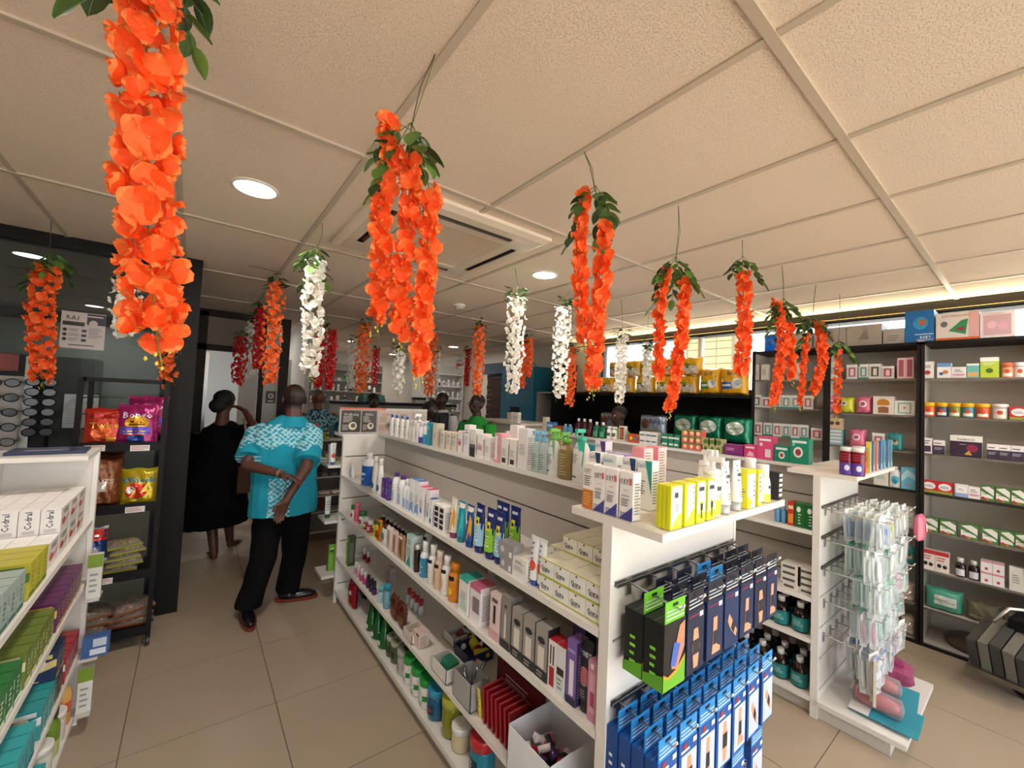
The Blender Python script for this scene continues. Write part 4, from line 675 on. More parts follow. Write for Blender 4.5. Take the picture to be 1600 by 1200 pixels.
GARL = [
('large orange silk flower garland hanging nearest, at the upper left', 'o', 1, (-0.089, 0.974, 2.545), [([(-0.107, 0.991, 2.4), (-0.107, 0.999, 2.248), (-0.095, 0.996, 2.108), (-0.091, 1.0, 1.969), (-0.075, 0.995, 1.829), (-0.057, 0.988, 1.696)], 0.058)]),
('orange three-strand flower garland hanging in front of the air conditioner', 'o', 1, (0.464, 1.011, 2.545), [([(0.373, 1.09, 2.37), (0.389, 1.085, 2.241), (0.368, 1.106, 2.135), (0.386, 1.101, 1.961), (0.381, 1.112, 1.822)], 0.047), ([(0.425, 1.055, 2.277), (0.436, 1.055, 2.104), (0.426, 1.071, 1.946), (0.438, 1.069, 1.79)], 0.049), ([(0.476, 1.021, 2.176), (0.48, 1.026, 2.019), (0.48, 1.033, 1.88), (0.483, 1.04, 1.688)], 0.045)]),
('orange two-strand garland hanging before the right ceiling downlight', 'o', 1, (1.081, 1.035, 2.545), [([(1.092, 1.034, 2.386), (1.091, 1.046, 2.161), (1.108, 1.043, 1.974), (1.122, 1.037, 1.857)], 0.047), ([(1.158, 0.988, 2.283), (1.164, 0.993, 2.095), (1.155, 1.012, 1.882), (1.157, 1.019, 1.682)], 0.054)]),
('orange two-strand garland hanging in front of the yellow diaper packs', 'o', 1, (1.717, 1.032, 2.545), [([(1.687, 1.069, 2.264), (1.676, 1.088, 2.051), (1.694, 1.089, 1.756)], 0.038), ([(1.761, 1.015, 2.198), (1.768, 1.024, 1.938), (1.74, 1.061, 1.611)], 0.044)]),
('single-strand orange garland hanging where the black recess meets the wall shelves', 'o', 1, (2.315, 1.007, 2.545), [([(2.325, 1.007, 2.376), (2.352, 1.0, 2.115), (2.354, 1.014, 1.818)], 0.045)]),
('full orange garland with a short side strand, third from the right', 'o', 1, (2.898, 1.017, 2.545), [([(2.886, 1.037, 2.326), (2.932, 1.013, 2.085), (2.909, 1.052, 1.669)], 0.053), ([(2.958, 0.988, 2.188), (2.992, 0.98, 1.837)], 0.041)]),
('orange garland pair hanging second from the right before the wall shelves', 'o', 1, (3.495, 1.007, 2.545), [([(3.529, 0.994, 2.289), (3.57, 0.975, 2.024), (3.531, 1.018, 1.767)], 0.055), ([(3.461, 1.05, 2.193), (3.456, 1.08, 1.685)], 0.037)]),
('thin short orange garland, rightmost of all the hanging garlands', 'o', 1, (3.89, 0.966, 2.545), [([(3.908, 0.974, 2.116), (3.93, 0.982, 1.623)], 0.035)]),
('white silk garland hanging alone left of the air conditioner', 'w', 1, (0.506, 2.431, 2.545), [([(0.49, 2.454, 2.337), (0.493, 2.468, 2.012), (0.508, 2.471, 1.72)], 0.067)]),
('orange garland on its own before the glass screen, leftmost of all', 'o', 1, (-0.721, 3.565, 2.545), [([(-0.717, 3.575, 2.287), (-0.744, 3.608, 2.04), (-0.719, 3.6, 1.816), (-0.706, 3.601, 1.61)], 0.071)]),
('white garland half hidden behind the nearest large orange garland', 'w', 0, (-0.357, 3.401, 2.545), [([(-0.357, 3.401, 2.265), (-0.323, 3.393, 1.905)], 0.062)]),
('narrow orange garland hanging beside the black column', 'o', 0, (-0.153, 3.824, 2.545), [([(-0.153, 3.824, 2.038), (-0.149, 3.842, 1.607)], 0.05)]),
('dense orange garland with dark leaves before the dark door frame', 'o', 0, (0.27, 3.693, 2.545), [([(0.447, 3.563, 2.439), (0.439, 3.588, 2.049), (0.447, 3.601, 1.66)], 0.058)]),
('deep red garland tucked behind the orange one at the door frame', 'r', 0, (0.461, 4.577, 2.545), [([(0.461, 4.577, 2.4), (0.477, 4.594, 1.819)], 0.037)]),
('greyish white garland hanging in the dark doorway', 'w', 0, (0.5, 5.495, 2.545), [([(0.5, 5.495, 2.4), (0.505, 5.524, 1.744)], 0.08)]),
('red and orange garland leftmost in the dark doorway', 'r', 0, (0.362, 5.189, 2.545), [([(0.362, 5.189, 2.169), (0.366, 5.211, 1.661)], 0.061)]),
('thin orange garland right of the black door post', 'o', 0, (1.258, 8.108, 2.545), [([(1.258, 8.108, 2.4), (1.276, 8.131, 1.66)], 0.056)]),
('two-strand deep red garland behind the lone white one', 'r', 0, (0.933, 4.388, 2.545), [([(0.966, 4.378, 2.253), (0.997, 4.384, 1.665)], 0.044), ([(1.053, 4.312, 2.239), (1.066, 4.329, 1.688)], 0.038)]),
('thin white garland left of the centre orange garland', 'w', 0, (1.794, 6.104, 2.545), [([(1.794, 6.104, 2.4), (1.814, 6.124, 1.696)], 0.065)]),
('thick orange garland above the dark-haired clerk at the counter', 'o', 0, (1.454, 4.608, 2.545), [([(1.454, 4.608, 2.4), (1.494, 4.597, 2.011), (1.516, 4.598, 1.643)], 0.078)]),
("deep red strand garland just right of the clerk's orange garland", 'r', 0, (2.44, 7.033, 2.545), [([(2.44, 7.033, 2.4), (2.46, 7.049, 1.772)], 0.055)]),
('small white garland below the three-strand orange garland', 'w', 0, (1.521, 3.734, 2.545), [([(1.521, 3.734, 2.041), (1.521, 3.754, 1.653)], 0.048)]),
('orange garland ending over the computer screen at the counter', 'o', 0, (2.259, 4.578, 2.545), [([(2.259, 4.578, 2.4), (2.265, 4.615, 1.578)], 0.078)]),
('thin pale garland beside the one over the computer screen', 'w', 0, (3.086, 6.017, 2.545), [([(3.086, 6.017, 2.4), (3.108, 6.032, 1.747)], 0.041)]),
('short stout orange garland before the far white shelves', 'o', 0, (4.555, 7.823, 2.545), [([(4.555, 7.823, 2.372), (4.575, 7.843, 1.673)], 0.112)]),
('thin dark red garland left of the tall orange one in the staff area', 'r', 0, (3.381, 5.552, 2.545), [([(3.381, 5.552, 2.4), (3.409, 5.56, 1.806)], 0.04)]),
('tall orange garland above the clerk in green and glasses', 'o', 0, (2.339, 3.623, 2.545), [([(2.338, 3.632, 2.395), (2.338, 3.649, 2.044), (2.35, 3.659, 1.674)], 0.061)]),
('long white garland hanging in front of the blue fridge edge', 'w', 0, (1.745, 2.289, 2.545), [([(1.767, 2.281, 2.361), (1.75, 2.31, 2.052), (1.754, 2.325, 1.68)], 0.059)]),
('orange two-strand garland in front of the blue fridge', 'o', 0, (3.261, 4.037, 2.545), [([(3.261, 4.037, 2.4), (3.272, 4.059, 1.792)], 0.049), ([(3.324, 3.987, 2.42), (3.334, 4.004, 1.933)], 0.041)]),
('long white garland left of the big two-strand orange garland', 'w', 0, (2.426, 2.42, 2.545), [([(2.391, 2.453, 2.425), (2.38, 2.481, 2.04), (2.386, 2.495, 1.666)], 0.064)]),
('orange garland hidden behind the white one by the fridge', 'o', 0, (3.09, 3.022, 2.545), [([(3.09, 3.022, 2.206), (3.11, 3.037, 1.605)], 0.053)]),
('faint white garland in front of the bright high window', 'w', 0, (2.87, 2.241, 2.545), [([(2.898, 2.236, 2.236), (2.903, 2.262, 1.648)], 0.044)]),
('small white garland between the window and the yellow packs', 'w', 0, (3.371, 2.3, 2.545), [([(3.371, 2.3, 2.208), (3.365, 2.324, 1.832)], 0.036)])]
# ---------------- hanging silk flower garlands ----------------
def petal(mb, base, d, n, L, Wd, col, edge, res, cup=.35, rf=.08):
    # a rounded, cupped petal growing from base along d, facing n
    d = d.normalized(); n = (n - d * n.dot(d)).normalized(); s = d.cross(n); vs = []; fs = []
    ph = random.random() * 6
    for i in range(res + 1):
        t = i / res; w = Wd * (math.sin(PI * min(1, .12 + t * .80)) ** .55) * (.55 if i == 0 else 1)
        for j in range(res + 1):
            u = j / res * 2 - 1
            p = base + d * (L * t * (1 - .13 * u * u * t)) + s * (u * w * .5) + n * (cup * L * (t * t * .5 + u * u * .16) + (rf * L * math.sin(u * 7 + ph) * t if res > 2 else 0))
            vs.append(tuple(p))
    m = res + 1
    for i in range(res):
        for j in range(res):
            fs.append((i * m + j, i * m + j + 1, (i + 1) * m + j + 1, (i + 1) * m + j))
    ne = res * (res - 1)
    mb.add(vs, fs[:ne], col, 'petal', res > 1); mb.add(vs, fs[ne:], edge, 'petal', res > 1)
def blossom(mb, c, out, size, cols, res):
    out = out.normalized(); a = out.orthogonal().normalized(); b = out.cross(a); r0 = random.random() * 6
    k = random.choice((3, 4, 4)) if res > 2 else 4
    for q in range(k):
        an = r0 + 2 * PI * q / k + random.uniform(-.2, .2); rad = a * math.cos(an) + b * math.sin(an)
        sz = size * random.uniform(.8, 1.15)
        petal(mb, c + rad * size * .03, rad + out * random.uniform(-.1, .9), out - rad * .5 + a * random.uniform(-.4, .4), sz * random.uniform(.5, .64), sz * random.uniform(.58, .78), random.choice(cols[:2]), cols[2], res, random.uniform(.0, .6), .13)
FC = {'o': ('ff5c1c', 'ff7430', 'ff9048'), 'w': ('f6f2ea', 'ece8de', 'fffdf6'), 'r': ('c01224', 'd8301c', 'e0262c')}
NB = {}
for c in 'ow':
    NB[c] = []
    for i in range(6):
        mb = MB('petal'); blossom(mb, Vector((0, 0, 0)), Vector((0, 0, 1)), .066, FC[c], 4)
        mb.tube([(0, 0, -.012), (0, 0, .004)], [.0012, .002], 5, 'e8902c' if c == 'o' else 'c9d48a', 'petal')
        NB[c].append(mb.build('blossom'))
def leafmesh(big=1.0, col='3f6b2c'):
    mb = MB('leaf'); vs = []; n = 6; L = .056 * big; Wd = .034 * big
    for i in range(n + 1):
        t = i / n; w = Wd * .5 * math.sin(PI * t ** .85) ** .8 + .0002
        for u in (-1, 0, 1): vs.append((u * w, L * t, abs(u) * .004 - .012 * t * t * big))
    fs = []
    for i in range(n):
        for j in (0, 1): fs.append((i * 3 + j, i * 3 + j + 1, (i + 1) * 3 + j + 1, (i + 1) * 3 + j))
    mb.add(vs, fs, col, 'leaf', True); mb.tube([(0, -.008, 0), (0, L * .95, -.010 * big)], .0007, 4, '5d7f3a', 'leaf')
    return mb.build('leaf')
LM = [leafmesh(1, '2f4a25'), leafmesh(.85, '466b30'), leafmesh(1.1, '5d8336')]
_far = {}
def far_strand(col, L, r):
    # florets of a distant strand, joined
    key = (col, round(L, 1), round(r, 2))
    if key not in _far:
        mb = MB('petal'); n = int(L / .0085)
        for i in range(n):
            t = (i + .5) / n; a = i * 2.4; rr = r * (.55 + .55 * math.sin(PI * min(1, .15 + t * .8)) ** .6) * random.uniform(.55, 1)
            o = Vector((math.cos(a), math.sin(a), random.uniform(-.5, .4)))
            blossom(mb, Vector((math.cos(a) * rr, math.sin(a) * rr, -t * L)), o, .045, FC[col], 2)
        for i in range(int(n * .5)):
            t = (i + .5) / n * 2; blossom(mb, Vector((random.uniform(-.4, .4) * r, random.uniform(-.4, .4) * r, -t * L)), Vector((random.uniform(-1, 1), random.uniform(-1, 1), .1)), .04, FC[col], 2)
        _far[key] = mb.build('blossoms')
    return _far[key]
def along(P, t):
    ls = [(P[i + 1] - P[i]).length for i in range(len(P) - 1)]; s = t * sum(ls)
    for i, l in enumerate(ls):
        if s <= l or i == len(ls) - 1: return P[i].lerp(P[i + 1], min(1, s / l)), (P[i + 1] - P[i]).normalized()
        s -= l
for lab, col, near, A, ST in GARL:
    A = Vector(A); t = thing('flower_garland', lab, 'garland', A, group='silk flower garlands hanging from the ceiling'); vine = MB('leaf')
    tops = [Vector(p[0][0]) - A for p in ST]; node = sum(tops, Vector()) / len(tops) + Vector((0, 0, .07))
    if node.z > -.02: node.z = -.03
    mid = node * .5 + Vector((random.uniform(-.02, .02), random.uniform(-.01, .01), .01))
    VC = '5a5a38' if near else '4a4a34'
    vine.tube([(0, 0, .005), tuple(mid), tuple(node)], .0016, 5, VC)
    if len(ST) > 1: vine.tube([(0, 0, .003), tuple(mid + Vector((.012, 0, 0))), tuple(node)], .0012, 5, '7d8448')
    nl = 0
    for pts, r in ST:
        P = [Vector(p) - A for p in pts]; L = sum((P[i + 1] - P[i]).length for i in range(len(P) - 1))
        vine.tube([tuple(node)] + [tuple(p) for p in P] + [tuple(P[-1] + Vector((.01, 0, -.05)))], .0014, 5, '7f8f3f')
        if near:
            n = int(L / (.0092 if len(ST) == 1 and r > .05 and col == 'o' else .0118 if r > .035 else .017)); ph = random.random() * 6
            for i in range(n):
                q = (i + .4) / n; c, tg = along(P, q); a = ph + i * 2.4
                rr = max(.004, r * (.74 if len(ST) > 1 else 1) - .026) * (.55 + .45 * math.sin(PI * min(1, .15 + q * .8)) ** .5) * random.uniform(.75, 1.1)
                o = Vector((math.cos(a), math.sin(a), random.uniform(-.55, .25)))
                b = ob('blossom', NB[col][random.randrange(6)], t, c + Vector((math.cos(a), math.sin(a), 0)) * rr, sc=random.uniform(.66, 1.0) * (1 if r > .037 else .8) * (.9 if len(ST) > 1 else 1))
                b.rotation_euler = o.to_track_quat('Z', 'Y').to_euler()
            for i in range(5): # pale buds at the tip
                c = P[-1] + Vector((random.uniform(-.02, .02), random.uniform(-.01, .01), -.015 - .008 * i)); vine.lathe([(.001, c.z - .004), (.0035, c.z), (.001, c.z + .005)], 6, 'd6c84a', 'leaf', cx=c.x, cy=c.y)
        else:
            ob('blossoms', far_strand(col, L, r), t, P[0], kind='stuff')
    ob('vine', vine, t)
    if near:
        sprs = []
        for k in range(5 if len(ST) > 1 or ST[0][1] > .05 else 3):
            a = k * 2.1 + random.random(); sp = MB('leaf'); e = node + Vector((math.cos(a) * .085, math.sin(a) * .085, -.06 - .035 * k)); s0 = node + Vector((0, 0, .02))
            vine2 = [s0, s0.lerp(e, .5) + Vector((0, 0, .015)), e]; sp.tube([tuple(x) for x in vine2], .0011, 5, '5d6b34'); tw = ob('twig', sp, t)
            for j in range(7):
                q = .3 + .7 * j / 6; c, tg = along(vine2, q); sd = 1 if j % 2 else -1
                dr = Vector((math.cos(a + sd * 1.0), math.sin(a + sd * 1.0), random.uniform(-1.1, -.1))) if j < 6 else Vector((math.cos(a), math.sin(a), -1))
                l = ob('leaf', random.choice(LM), tw, c, sc=random.uniform(.85, 1.25))
                l.rotation_euler = dr.to_track_quat('Y', 'Z').to_euler()
    else:
        mb = MB('leaf')
        for k in range(24):
            a = random.random() * 6.3; q = random.random(); c = node + Vector((math.cos(a) * .03, math.sin(a) * .03, .0 - q * .13)); dr = Vector((math.cos(a), math.sin(a), random.uniform(-.9, .3)))
            M = dr.to_track_quat('Y', 'Z').to_matrix(); z = M @ Vector((0, .075, 0)); s = M @ Vector((.02, .036, -.004)); s2 = M @ Vector((-.02, .036, -.004))
            mb.add([tuple(c), tuple(c + s), tuple(c + z), tuple(c + s2)], [(0, 1, 2, 3)], random.choice(('2f4a25', '3c5a2a', '55742f')), 'leaf')
        ob('leaves', mb, t, kind='stuff')
LABS = [('slim white bottle with blue cap at the far end of the gondola top', 'bottle', 2),
('white bottle with blue cap, second pair from the far end of the gondola top', 'bottle', 2),
('plain white spray can between the blue-capped and tall pump bottles', 'spray can', 2),
('tall plain white pump bottle rising above its neighbours on the gondola top', 'bottle', 1),
('white bottle with violet lower third beside the tall pump bottle', 'bottle', 1),
('white bottle with sky blue lower half beside the teal carton', 'bottle', 1),
('narrow teal carton at the end of the white bottles', 'carton', 1),
('beige carton right of the narrow teal carton', 'carton', 1),
('small cream carton in a row of three on the gondola top', 'carton', 3),
('narrow white carton with a round pink and red picture', 'carton', 1),
('narrow white carton between the pink-picture and black-based ones', 'carton', 1),
('white carton with a black lower half', 'carton', 1),
('white carton with a pink band near the middle of the top board', 'carton', 1),
('short white carton right of the pink-banded one', 'carton', 1),
('rose pink carton with a white panel facing the aisle', 'carton', 1),
('white carton with a dark bar code block, in a pair', 'carton', 2),
('tall plain white carton left of the clear pump bottle', 'carton', 1),
('clear bottle with pale blue pump, in a pair on the gondola top', 'bottle', 2),
('white face wash bottle with green pump', 'bottle', 1),
('translucent amber gel bottle with green pump', 'bottle', 1),
('large white bottle with turquoise triangle and mint pump', 'bottle', 1),
('orange carton lying behind the cream cartons', 'carton', 1),
('plain white carton standing behind the black-based one', 'carton', 1),
('white carton with pink lid behind the pink-banded carton', 'carton', 1),
('second tall plain white carton standing behind the row', 'carton', 1),
('second amber gel bottle with green pump, behind the first', 'bottle', 1),
('wide teal carton behind the mint pump bottle', 'carton', 1),
('white carton with violet triangle and lilac lid', 'carton', 1),
('lilac serum carton at the back of the gondola end', 'carton', 1),
('white carton with navy triangle behind the orange-based carton', 'carton', 1),
('white carton with round aqua patch behind the pimple cream cartons', 'carton', 1),
('white carton with navy triangle at the near end of its row', 'carton', 1),
('white carton with dark green triangle beside the pink cartons', 'carton', 1),
('tall white carton with an orange lower half', 'carton', 1),
('tall white carton with violet striped corner at the gondola end', 'carton', 3),
('black and white patterned pouch at the far end of shelf one', 'pouch', 1),
('wide bright blue bottle with white top', 'bottle', 1),
('white lotion bottle with round blue patch, in a pair', 'bottle', 2),
('dark purple carton with pale dots, in a pair', 'carton', 2),
('clear bottle with purple cap on the upper shelf', 'bottle', 2),
('clear white-capped bottle left of the blue-lidded cartons', 'bottle', 2),
('tall white carton with blue lid on the upper shelf', 'carton', 2),
('tall white carton with pink lid on the upper shelf', 'carton', 2),
('small white carton with blue lid and teal circle', 'carton', 1),
('white carton with stacked black bars, in a pair', 'carton', 2),
('cream sunscreen tube with violet cap', 'tube', 1),
('teal sunscreen tube between the cream and blue ones', 'tube', 1),
('blue sunscreen tube with yellow swoosh', 'tube', 1),
('sky blue tube with navy top, left of the lime green tubes', 'tube', 1),
('lime green tube with navy top, front left of the group', 'tube', 1),
('sky blue and navy tube, right of the front lime green tube', 'tube', 1),
('flat grey carton at the bottom of a stack of two', 'carton', 1),
('low white carton right of the stacked grey ones', 'carton', 1),
('white tube with red spot and blue cap, in a pair', 'tube', 2),
('lime green tube with navy top in the back row', 'tube', 2),
('lime green tube with navy top, rightmost of the group', 'tube', 1),
('low silver grey carton behind the black-barred cartons', 'carton', 1),
('white and red jar bottle with green lid, far end of shelf two', 'bottle', 2),
('bright pink bottle with pink cap, far end of shelf two', 'bottle', 1),
('red bottle with wide white lid on shelf two', 'bottle', 2),
('yellow-green bottle left of the orange packet', 'bottle', 1),
('orange packet with yellow disc on shelf two', 'packet', 1),
('white packet with teal patch', 'packet', 1),
('pale packet with tan leg picture, far one', 'packet', 1),
('dusty pink packet with brown swoosh', 'packet', 1),
('tan brown packet left of the pale teal carton', 'packet', 1),
('large pale teal aloe carton on shelf two', 'carton', 1),
('thin dark brown oil bottle with cream cap', 'bottle', 1),
('blue lotion bottle with tall white cap', 'bottle', 1),
('white lotion bottle with black band next to the blue one', 'bottle', 1),
('beige lotion bottle with black band', 'bottle', 1),
('white lotion bottle with black band and orange print', 'bottle', 1),
('orange lotion bottle with black band', 'bottle', 1),
('white carton with turquoise lid on shelf two', 'carton', 1),
('white carton with rose pink lid on shelf two', 'carton', 1),
('pale pink carton with a black pump picture', 'carton', 1),
('tallest grey carton with bottle picture and dark base', 'carton', 1),
('grey carton with dark base and bottle picture, in a row of three', 'carton', 3),
('white carton with red lid and red window', 'carton', 1),
('silver carton with red lid beside the purple one', 'carton', 1),
('tall purple carton with pale window', 'carton', 1),
('black tube with rose disc and white lettering', 'tube', 1),
('clear pink blister carton next to the roll-on', 'carton', 1),
('magenta roll-on bottle at the near end of shelf two', 'bottle', 1),
('clear upright tube with red base behind the pink cartons', 'tube', 1),
('small maroon bottle with black band and white cap, back row', 'bottle', 7),
('white lotion bottle standing behind the blue one', 'bottle', 1),
('second tall purple carton behind the black tube', 'carton', 1),
('tall lime green carton against the far panel of shelf three', 'carton', 1),
('blush nail bottle at the far end of shelf three', 'bottle', 2),
('bright pink nail bottle on shelf three', 'bottle', 2),
('dark purple nail bottle on shelf three', 'bottle', 3),
('short pale blue bottle on shelf three', 'bottle', 1),
('tall pale blue bottle with turquoise cap', 'bottle', 1),
('brown clear packet leaning by the blue bottle', 'packet', 1),
('second brown clear packet nearer the small bins', 'packet', 1),
('small cream box with dark slot on shelf three', 'box', 1),
('red nail bottle in the back of shelf three', 'bottle', 2),
('grey card with dark dots behind the blue bottles', 'card', 1),
('small grey bottle with red cap, in a back row of four', 'bottle', 4),
('dark red snack-like packet at the far end of the bottom shelf', 'packet', 1),
('dark green cone-shaped bottle on the bottom shelf, front row', 'bottle', 3),
('olive green tub with dark lettering on its lid', 'jar', 2),
('silver tub with dark band on its lid', 'jar', 1),
('white and green jar with bright green lid, front row', 'jar', 3),
('blue hair gel jar with clear blue lid', 'jar', 1),
('large yellow-green hair gel jar in the front row', 'jar', 1),
('cream jar with white lid in front of the yellow one', 'jar', 1),
('teal gel jar with bright red lid', 'jar', 1),
('black packet behind the red one on the bottom shelf', 'packet', 1),
('dark green cone-shaped bottle, back row', 'bottle', 3),
('olive tub in the back row of the bottom shelf', 'jar', 1),
('silver tub in the back row of the bottom shelf', 'jar', 1),
('white and green jar with green lid, back row', 'jar', 2),
('yellow-green hair gel jar in the back row', 'jar', 1),
('large yellow and white carton at the left corner of the end board', 'carton', 1),
('yellow carton with upright dark print, second from the corner', 'carton', 1),
('yellow carton with a black bottle picture, in a pair', 'carton', 2),
('white foam pump bottle with yellow lower label', 'bottle', 1),
('white and yellow tube standing on a grey cap', 'tube', 2),
('white carton with yellow edges and upright print', 'carton', 1),
('slim yellow carton left of the white bottle', 'carton', 1),
('white bottle with yellow label and white cap at the end of the yellow goods', 'bottle', 1),
('black carton with white bars at the right end', 'carton', 1),
('white foam pump bottle in the back row', 'bottle', 1),
('taller-looking white pump bottle behind the tube pair', 'bottle', 1),
('white capped bottle behind the slim yellow carton', 'bottle', 1),
('pink carton with pale back panel, partly hidden', 'carton', 1),
('pink carton with pale back panel, standing clear', 'carton', 1),
('cream carton at the far end of the second gondola top', 'carton', 1),
('blue carton in front of small black-capped bottles', 'carton', 1),
('low red and yellow carton on the second gondola', 'carton', 1),
('small blue bottle on the second gondola top', 'bottle', 2),
('dark red mouthwash bottle with white cap', 'bottle', 3),
('green mouthwash bottle with white cap', 'bottle', 2),
('short white bottle right of the green mouthwash', 'bottle', 2),
('upright carton with dark red panel', 'carton', 1),
('low orange red carton left of the white cartons', 'carton', 1),
('small white carton on the second gondola top', 'carton', 3),
('small dark green carton on the second gondola', 'carton', 3),
('small coral and green carton in a stacked block', 'carton', 3),
('small olive carton right of the coral block', 'carton', 3),
('long purple carton with blue base', 'carton', 1),
('low pink carton left of the tall pink one', 'carton', 1),
('tall pink carton with pale pump picture', 'carton', 1),
('low green carton with round window', 'carton', 1),
('tall green carton with round window', 'carton', 1),
('tiny dark bottle with black cap at the back', 'bottle', 5),
('small green carton in the back row', 'carton', 1),
('white carton in a run of three on the cabinet beyond the second gondola', 'carton', 3),
('cream carton right of the run of three white ones', 'carton', 2),
('red jar with purple label and white lid, left one', 'jar', 1),
('red jar with purple label and white lid, right one', 'jar', 1),
('bright red jar beside the toothbrush cards', 'jar', 1),
('yellow toothbrush card beside the jars', 'toothbrush', 1),
('blue toothbrush on card in the end row', 'toothbrush', 3),
('coral toothbrush on card', 'toothbrush', 1),
('teal toothbrush on card in the end row', 'toothbrush', 2),
('pale blue bottle on the upper side shelf', 'bottle', 2),
('red and orange carton left of the green ones', 'carton', 1),
('green carton with round white emblem, left one', 'carton', 1),
('green carton with round white emblem, right one', 'carton', 1),
('flat cream carton in a low stack on the middle shelf', 'carton', 2),
('blue carton with white lettering above the wall shelves', 'carton', 1),
('white carton with green and orange keyboard picture above the shelves', 'carton', 1),
('pale pink windowed carton above the shelves', 'carton', 1),
('large grey carton with tree picture below the window', 'carton', 1),
('short grey carton left of the blue one', 'carton', 1),
('blue round patterned pack at the left end above the wall shelves', 'packet', 1),
('pale grey carton behind the orange garlands', 'carton', 1),
('grey carton half hidden by the garland pair', 'carton', 1),
('white carton with red round mark, top wall shelf', 'carton', 1),
('white carton with blue top and child picture', 'carton', 1),
('low white carton with pink strip', 'carton', 1),
('small teal carton on the top wall shelf', 'carton', 1),
('lime green carton on the top wall shelf', 'carton', 1),
('salmon pot with orange lid', 'jar', 1),
('white pot cut by the photo edge', 'jar', 1),
('cream carton at the left end of the top wall shelf', 'carton', 2),
('cream carton visible between the garlands', 'carton', 1),
('cream carton right of the garland pair', 'carton', 1),
('clear box with pink goods and teal lid', 'box', 1),
('teal fronted clear box on the top wall shelf', 'box', 1),
('clear box with green goods on the top wall shelf', 'box', 1),
('low clear box with red goods', 'box', 1),
('pink framed carton left of the shelf post', 'carton', 1),
('pink framed carton touching the shelf post', 'carton', 1),
('orange pot with yellow lid', 'jar', 1),
('navy labelled pot with yellow lid', 'jar', 1),
('green pot with yellow lid', 'jar', 1),
('teal pot with yellow lid', 'jar', 1),
('red orange pot with yellow lid', 'jar', 1),
('small white pot right of the yellow-lidded pots', 'jar', 1),
('red and white carton at the right end', 'carton', 1),
('pink rounded pack behind the thin garland', 'packet', 1),
('yellow-green rounded pack with eye print', 'packet', 1),
('pink rounded pack with swirl, clear of the garland', 'packet', 1),
('white carton with amber dome window', 'carton', 1),
('white rounded carton with green frame', 'carton', 1),
('clear box with dark goods, leftmost under the garland', 'box', 1),
('clear box with red goods under the garland', 'box', 1),
('clear box with pale goods under the garlands', 'box', 3),
('clear box with pink goods near the bay post', 'box', 1),
('clear box with pink bottle and green lid, lower row', 'box', 3),
('clear box with teal bottle and green lid, lower row', 'box', 3),
('clear box with orange goods beside the bay post', 'box', 1),
('white and purple carton, left of the pair', 'carton', 1),
('white topped purple carton beside it', 'carton', 1),
('large white and dark purple carton with berry picture', 'carton', 1),
('small dark purple carton with white top, in a row of three', 'carton', 3),
('blue carton with white bottles printed in rows', 'carton', 1),
('pink mug-shaped pack on the third wall shelf', 'packet', 1),
('clear pink carton half behind the toothbrushes', 'box', 1),
('teal domed pack beside the post', 'packet', 1),
('small amber owl-faced carton standing on the blue one', 'carton', 1),
('red carton with white oval, left one', 'carton', 1),
('red carton with white oval, right one', 'carton', 1),
('cream carton with white oval and blue base', 'carton', 1),
('small pale carton between the oval and green leaf cartons', 'carton', 1),
('green and white striped leaf carton on the black-edged shelf', 'carton', 3),
('cream carton beside the white jug bottle', 'carton', 1),
('white jug bottle with aqua patch', 'bottle', 1),
('light blue carton with wave print', 'carton', 1),
('low pale blue carton on the middle bay shelf', 'carton', 1),
('striped leaf carton, first on the spaced lower row', 'carton', 1),
('striped leaf carton, second on the spaced lower row', 'carton', 1),
('striped leaf carton, third on the spaced lower row', 'carton', 1),
('striped leaf carton, fourth on the spaced lower row', 'carton', 1),
('striped leaf carton, fifth on the spaced lower row', 'carton', 1),
('striped leaf carton cut by the photo edge', 'carton', 1),
('white powder bottle half behind the pink hanging pack', 'bottle', 1),
('white powder bottle beside the post', 'bottle', 1),
('cream and red carton with dark pictures, left one', 'carton', 1),
('cream and red carton with dark pictures, right one', 'carton', 1),
('brown medicine bottle with white cap, left one', 'bottle', 1),
('brown medicine bottle with white cap, right one', 'bottle', 1),
('low white carton with pink top, lower pair', 'carton', 2),
('pale carton right of the pink-topped pairs', 'carton', 1),
('pink pack with doll face', 'packet', 1),
('teal pack with animal face', 'packet', 1),
('low white carton with pink top, upper pair', 'carton', 2),
('teal pack of wipes with pale label', 'packet', 1),
('clear beige pack lying on the lowest wall shelf', 'packet', 1),
('clear beige pack at the photo edge', 'packet', 1),
('lime yellow pot with black lid', 'jar', 1),
('folded cream cloth in the upper pile by the post', 'cloth', 5),
('folded cream cloth in the bottom pile by the post', 'cloth', 10),
('yellow diaper pack with blue panel, nearest the wall shelves', 'diaper pack', 1),
('yellow diaper pack with green panel beside the blue-panelled one', 'diaper pack', 1),
('yellow pack lying on its side left of the green-panelled one', 'diaper pack', 1),
('yellow pack lying in the lower row of the black shelf', 'diaper pack', 5),
('yellow pack stacked in the upper row of the black shelf', 'diaper pack', 4),
('yellow pack stacked on top beside the green-panelled pack', 'diaper pack', 1),
('green pack with white oval, right one', 'diaper pack', 1),
('green pack with white oval, middle one', 'diaper pack', 1),
('green pack with white oval, left one behind the garland tip', 'diaper pack', 1),
('blue grey pack with baby print left of the green packs', 'diaper pack', 1),
('blue grey pack at the left of the black recess', 'diaper pack', 1)]
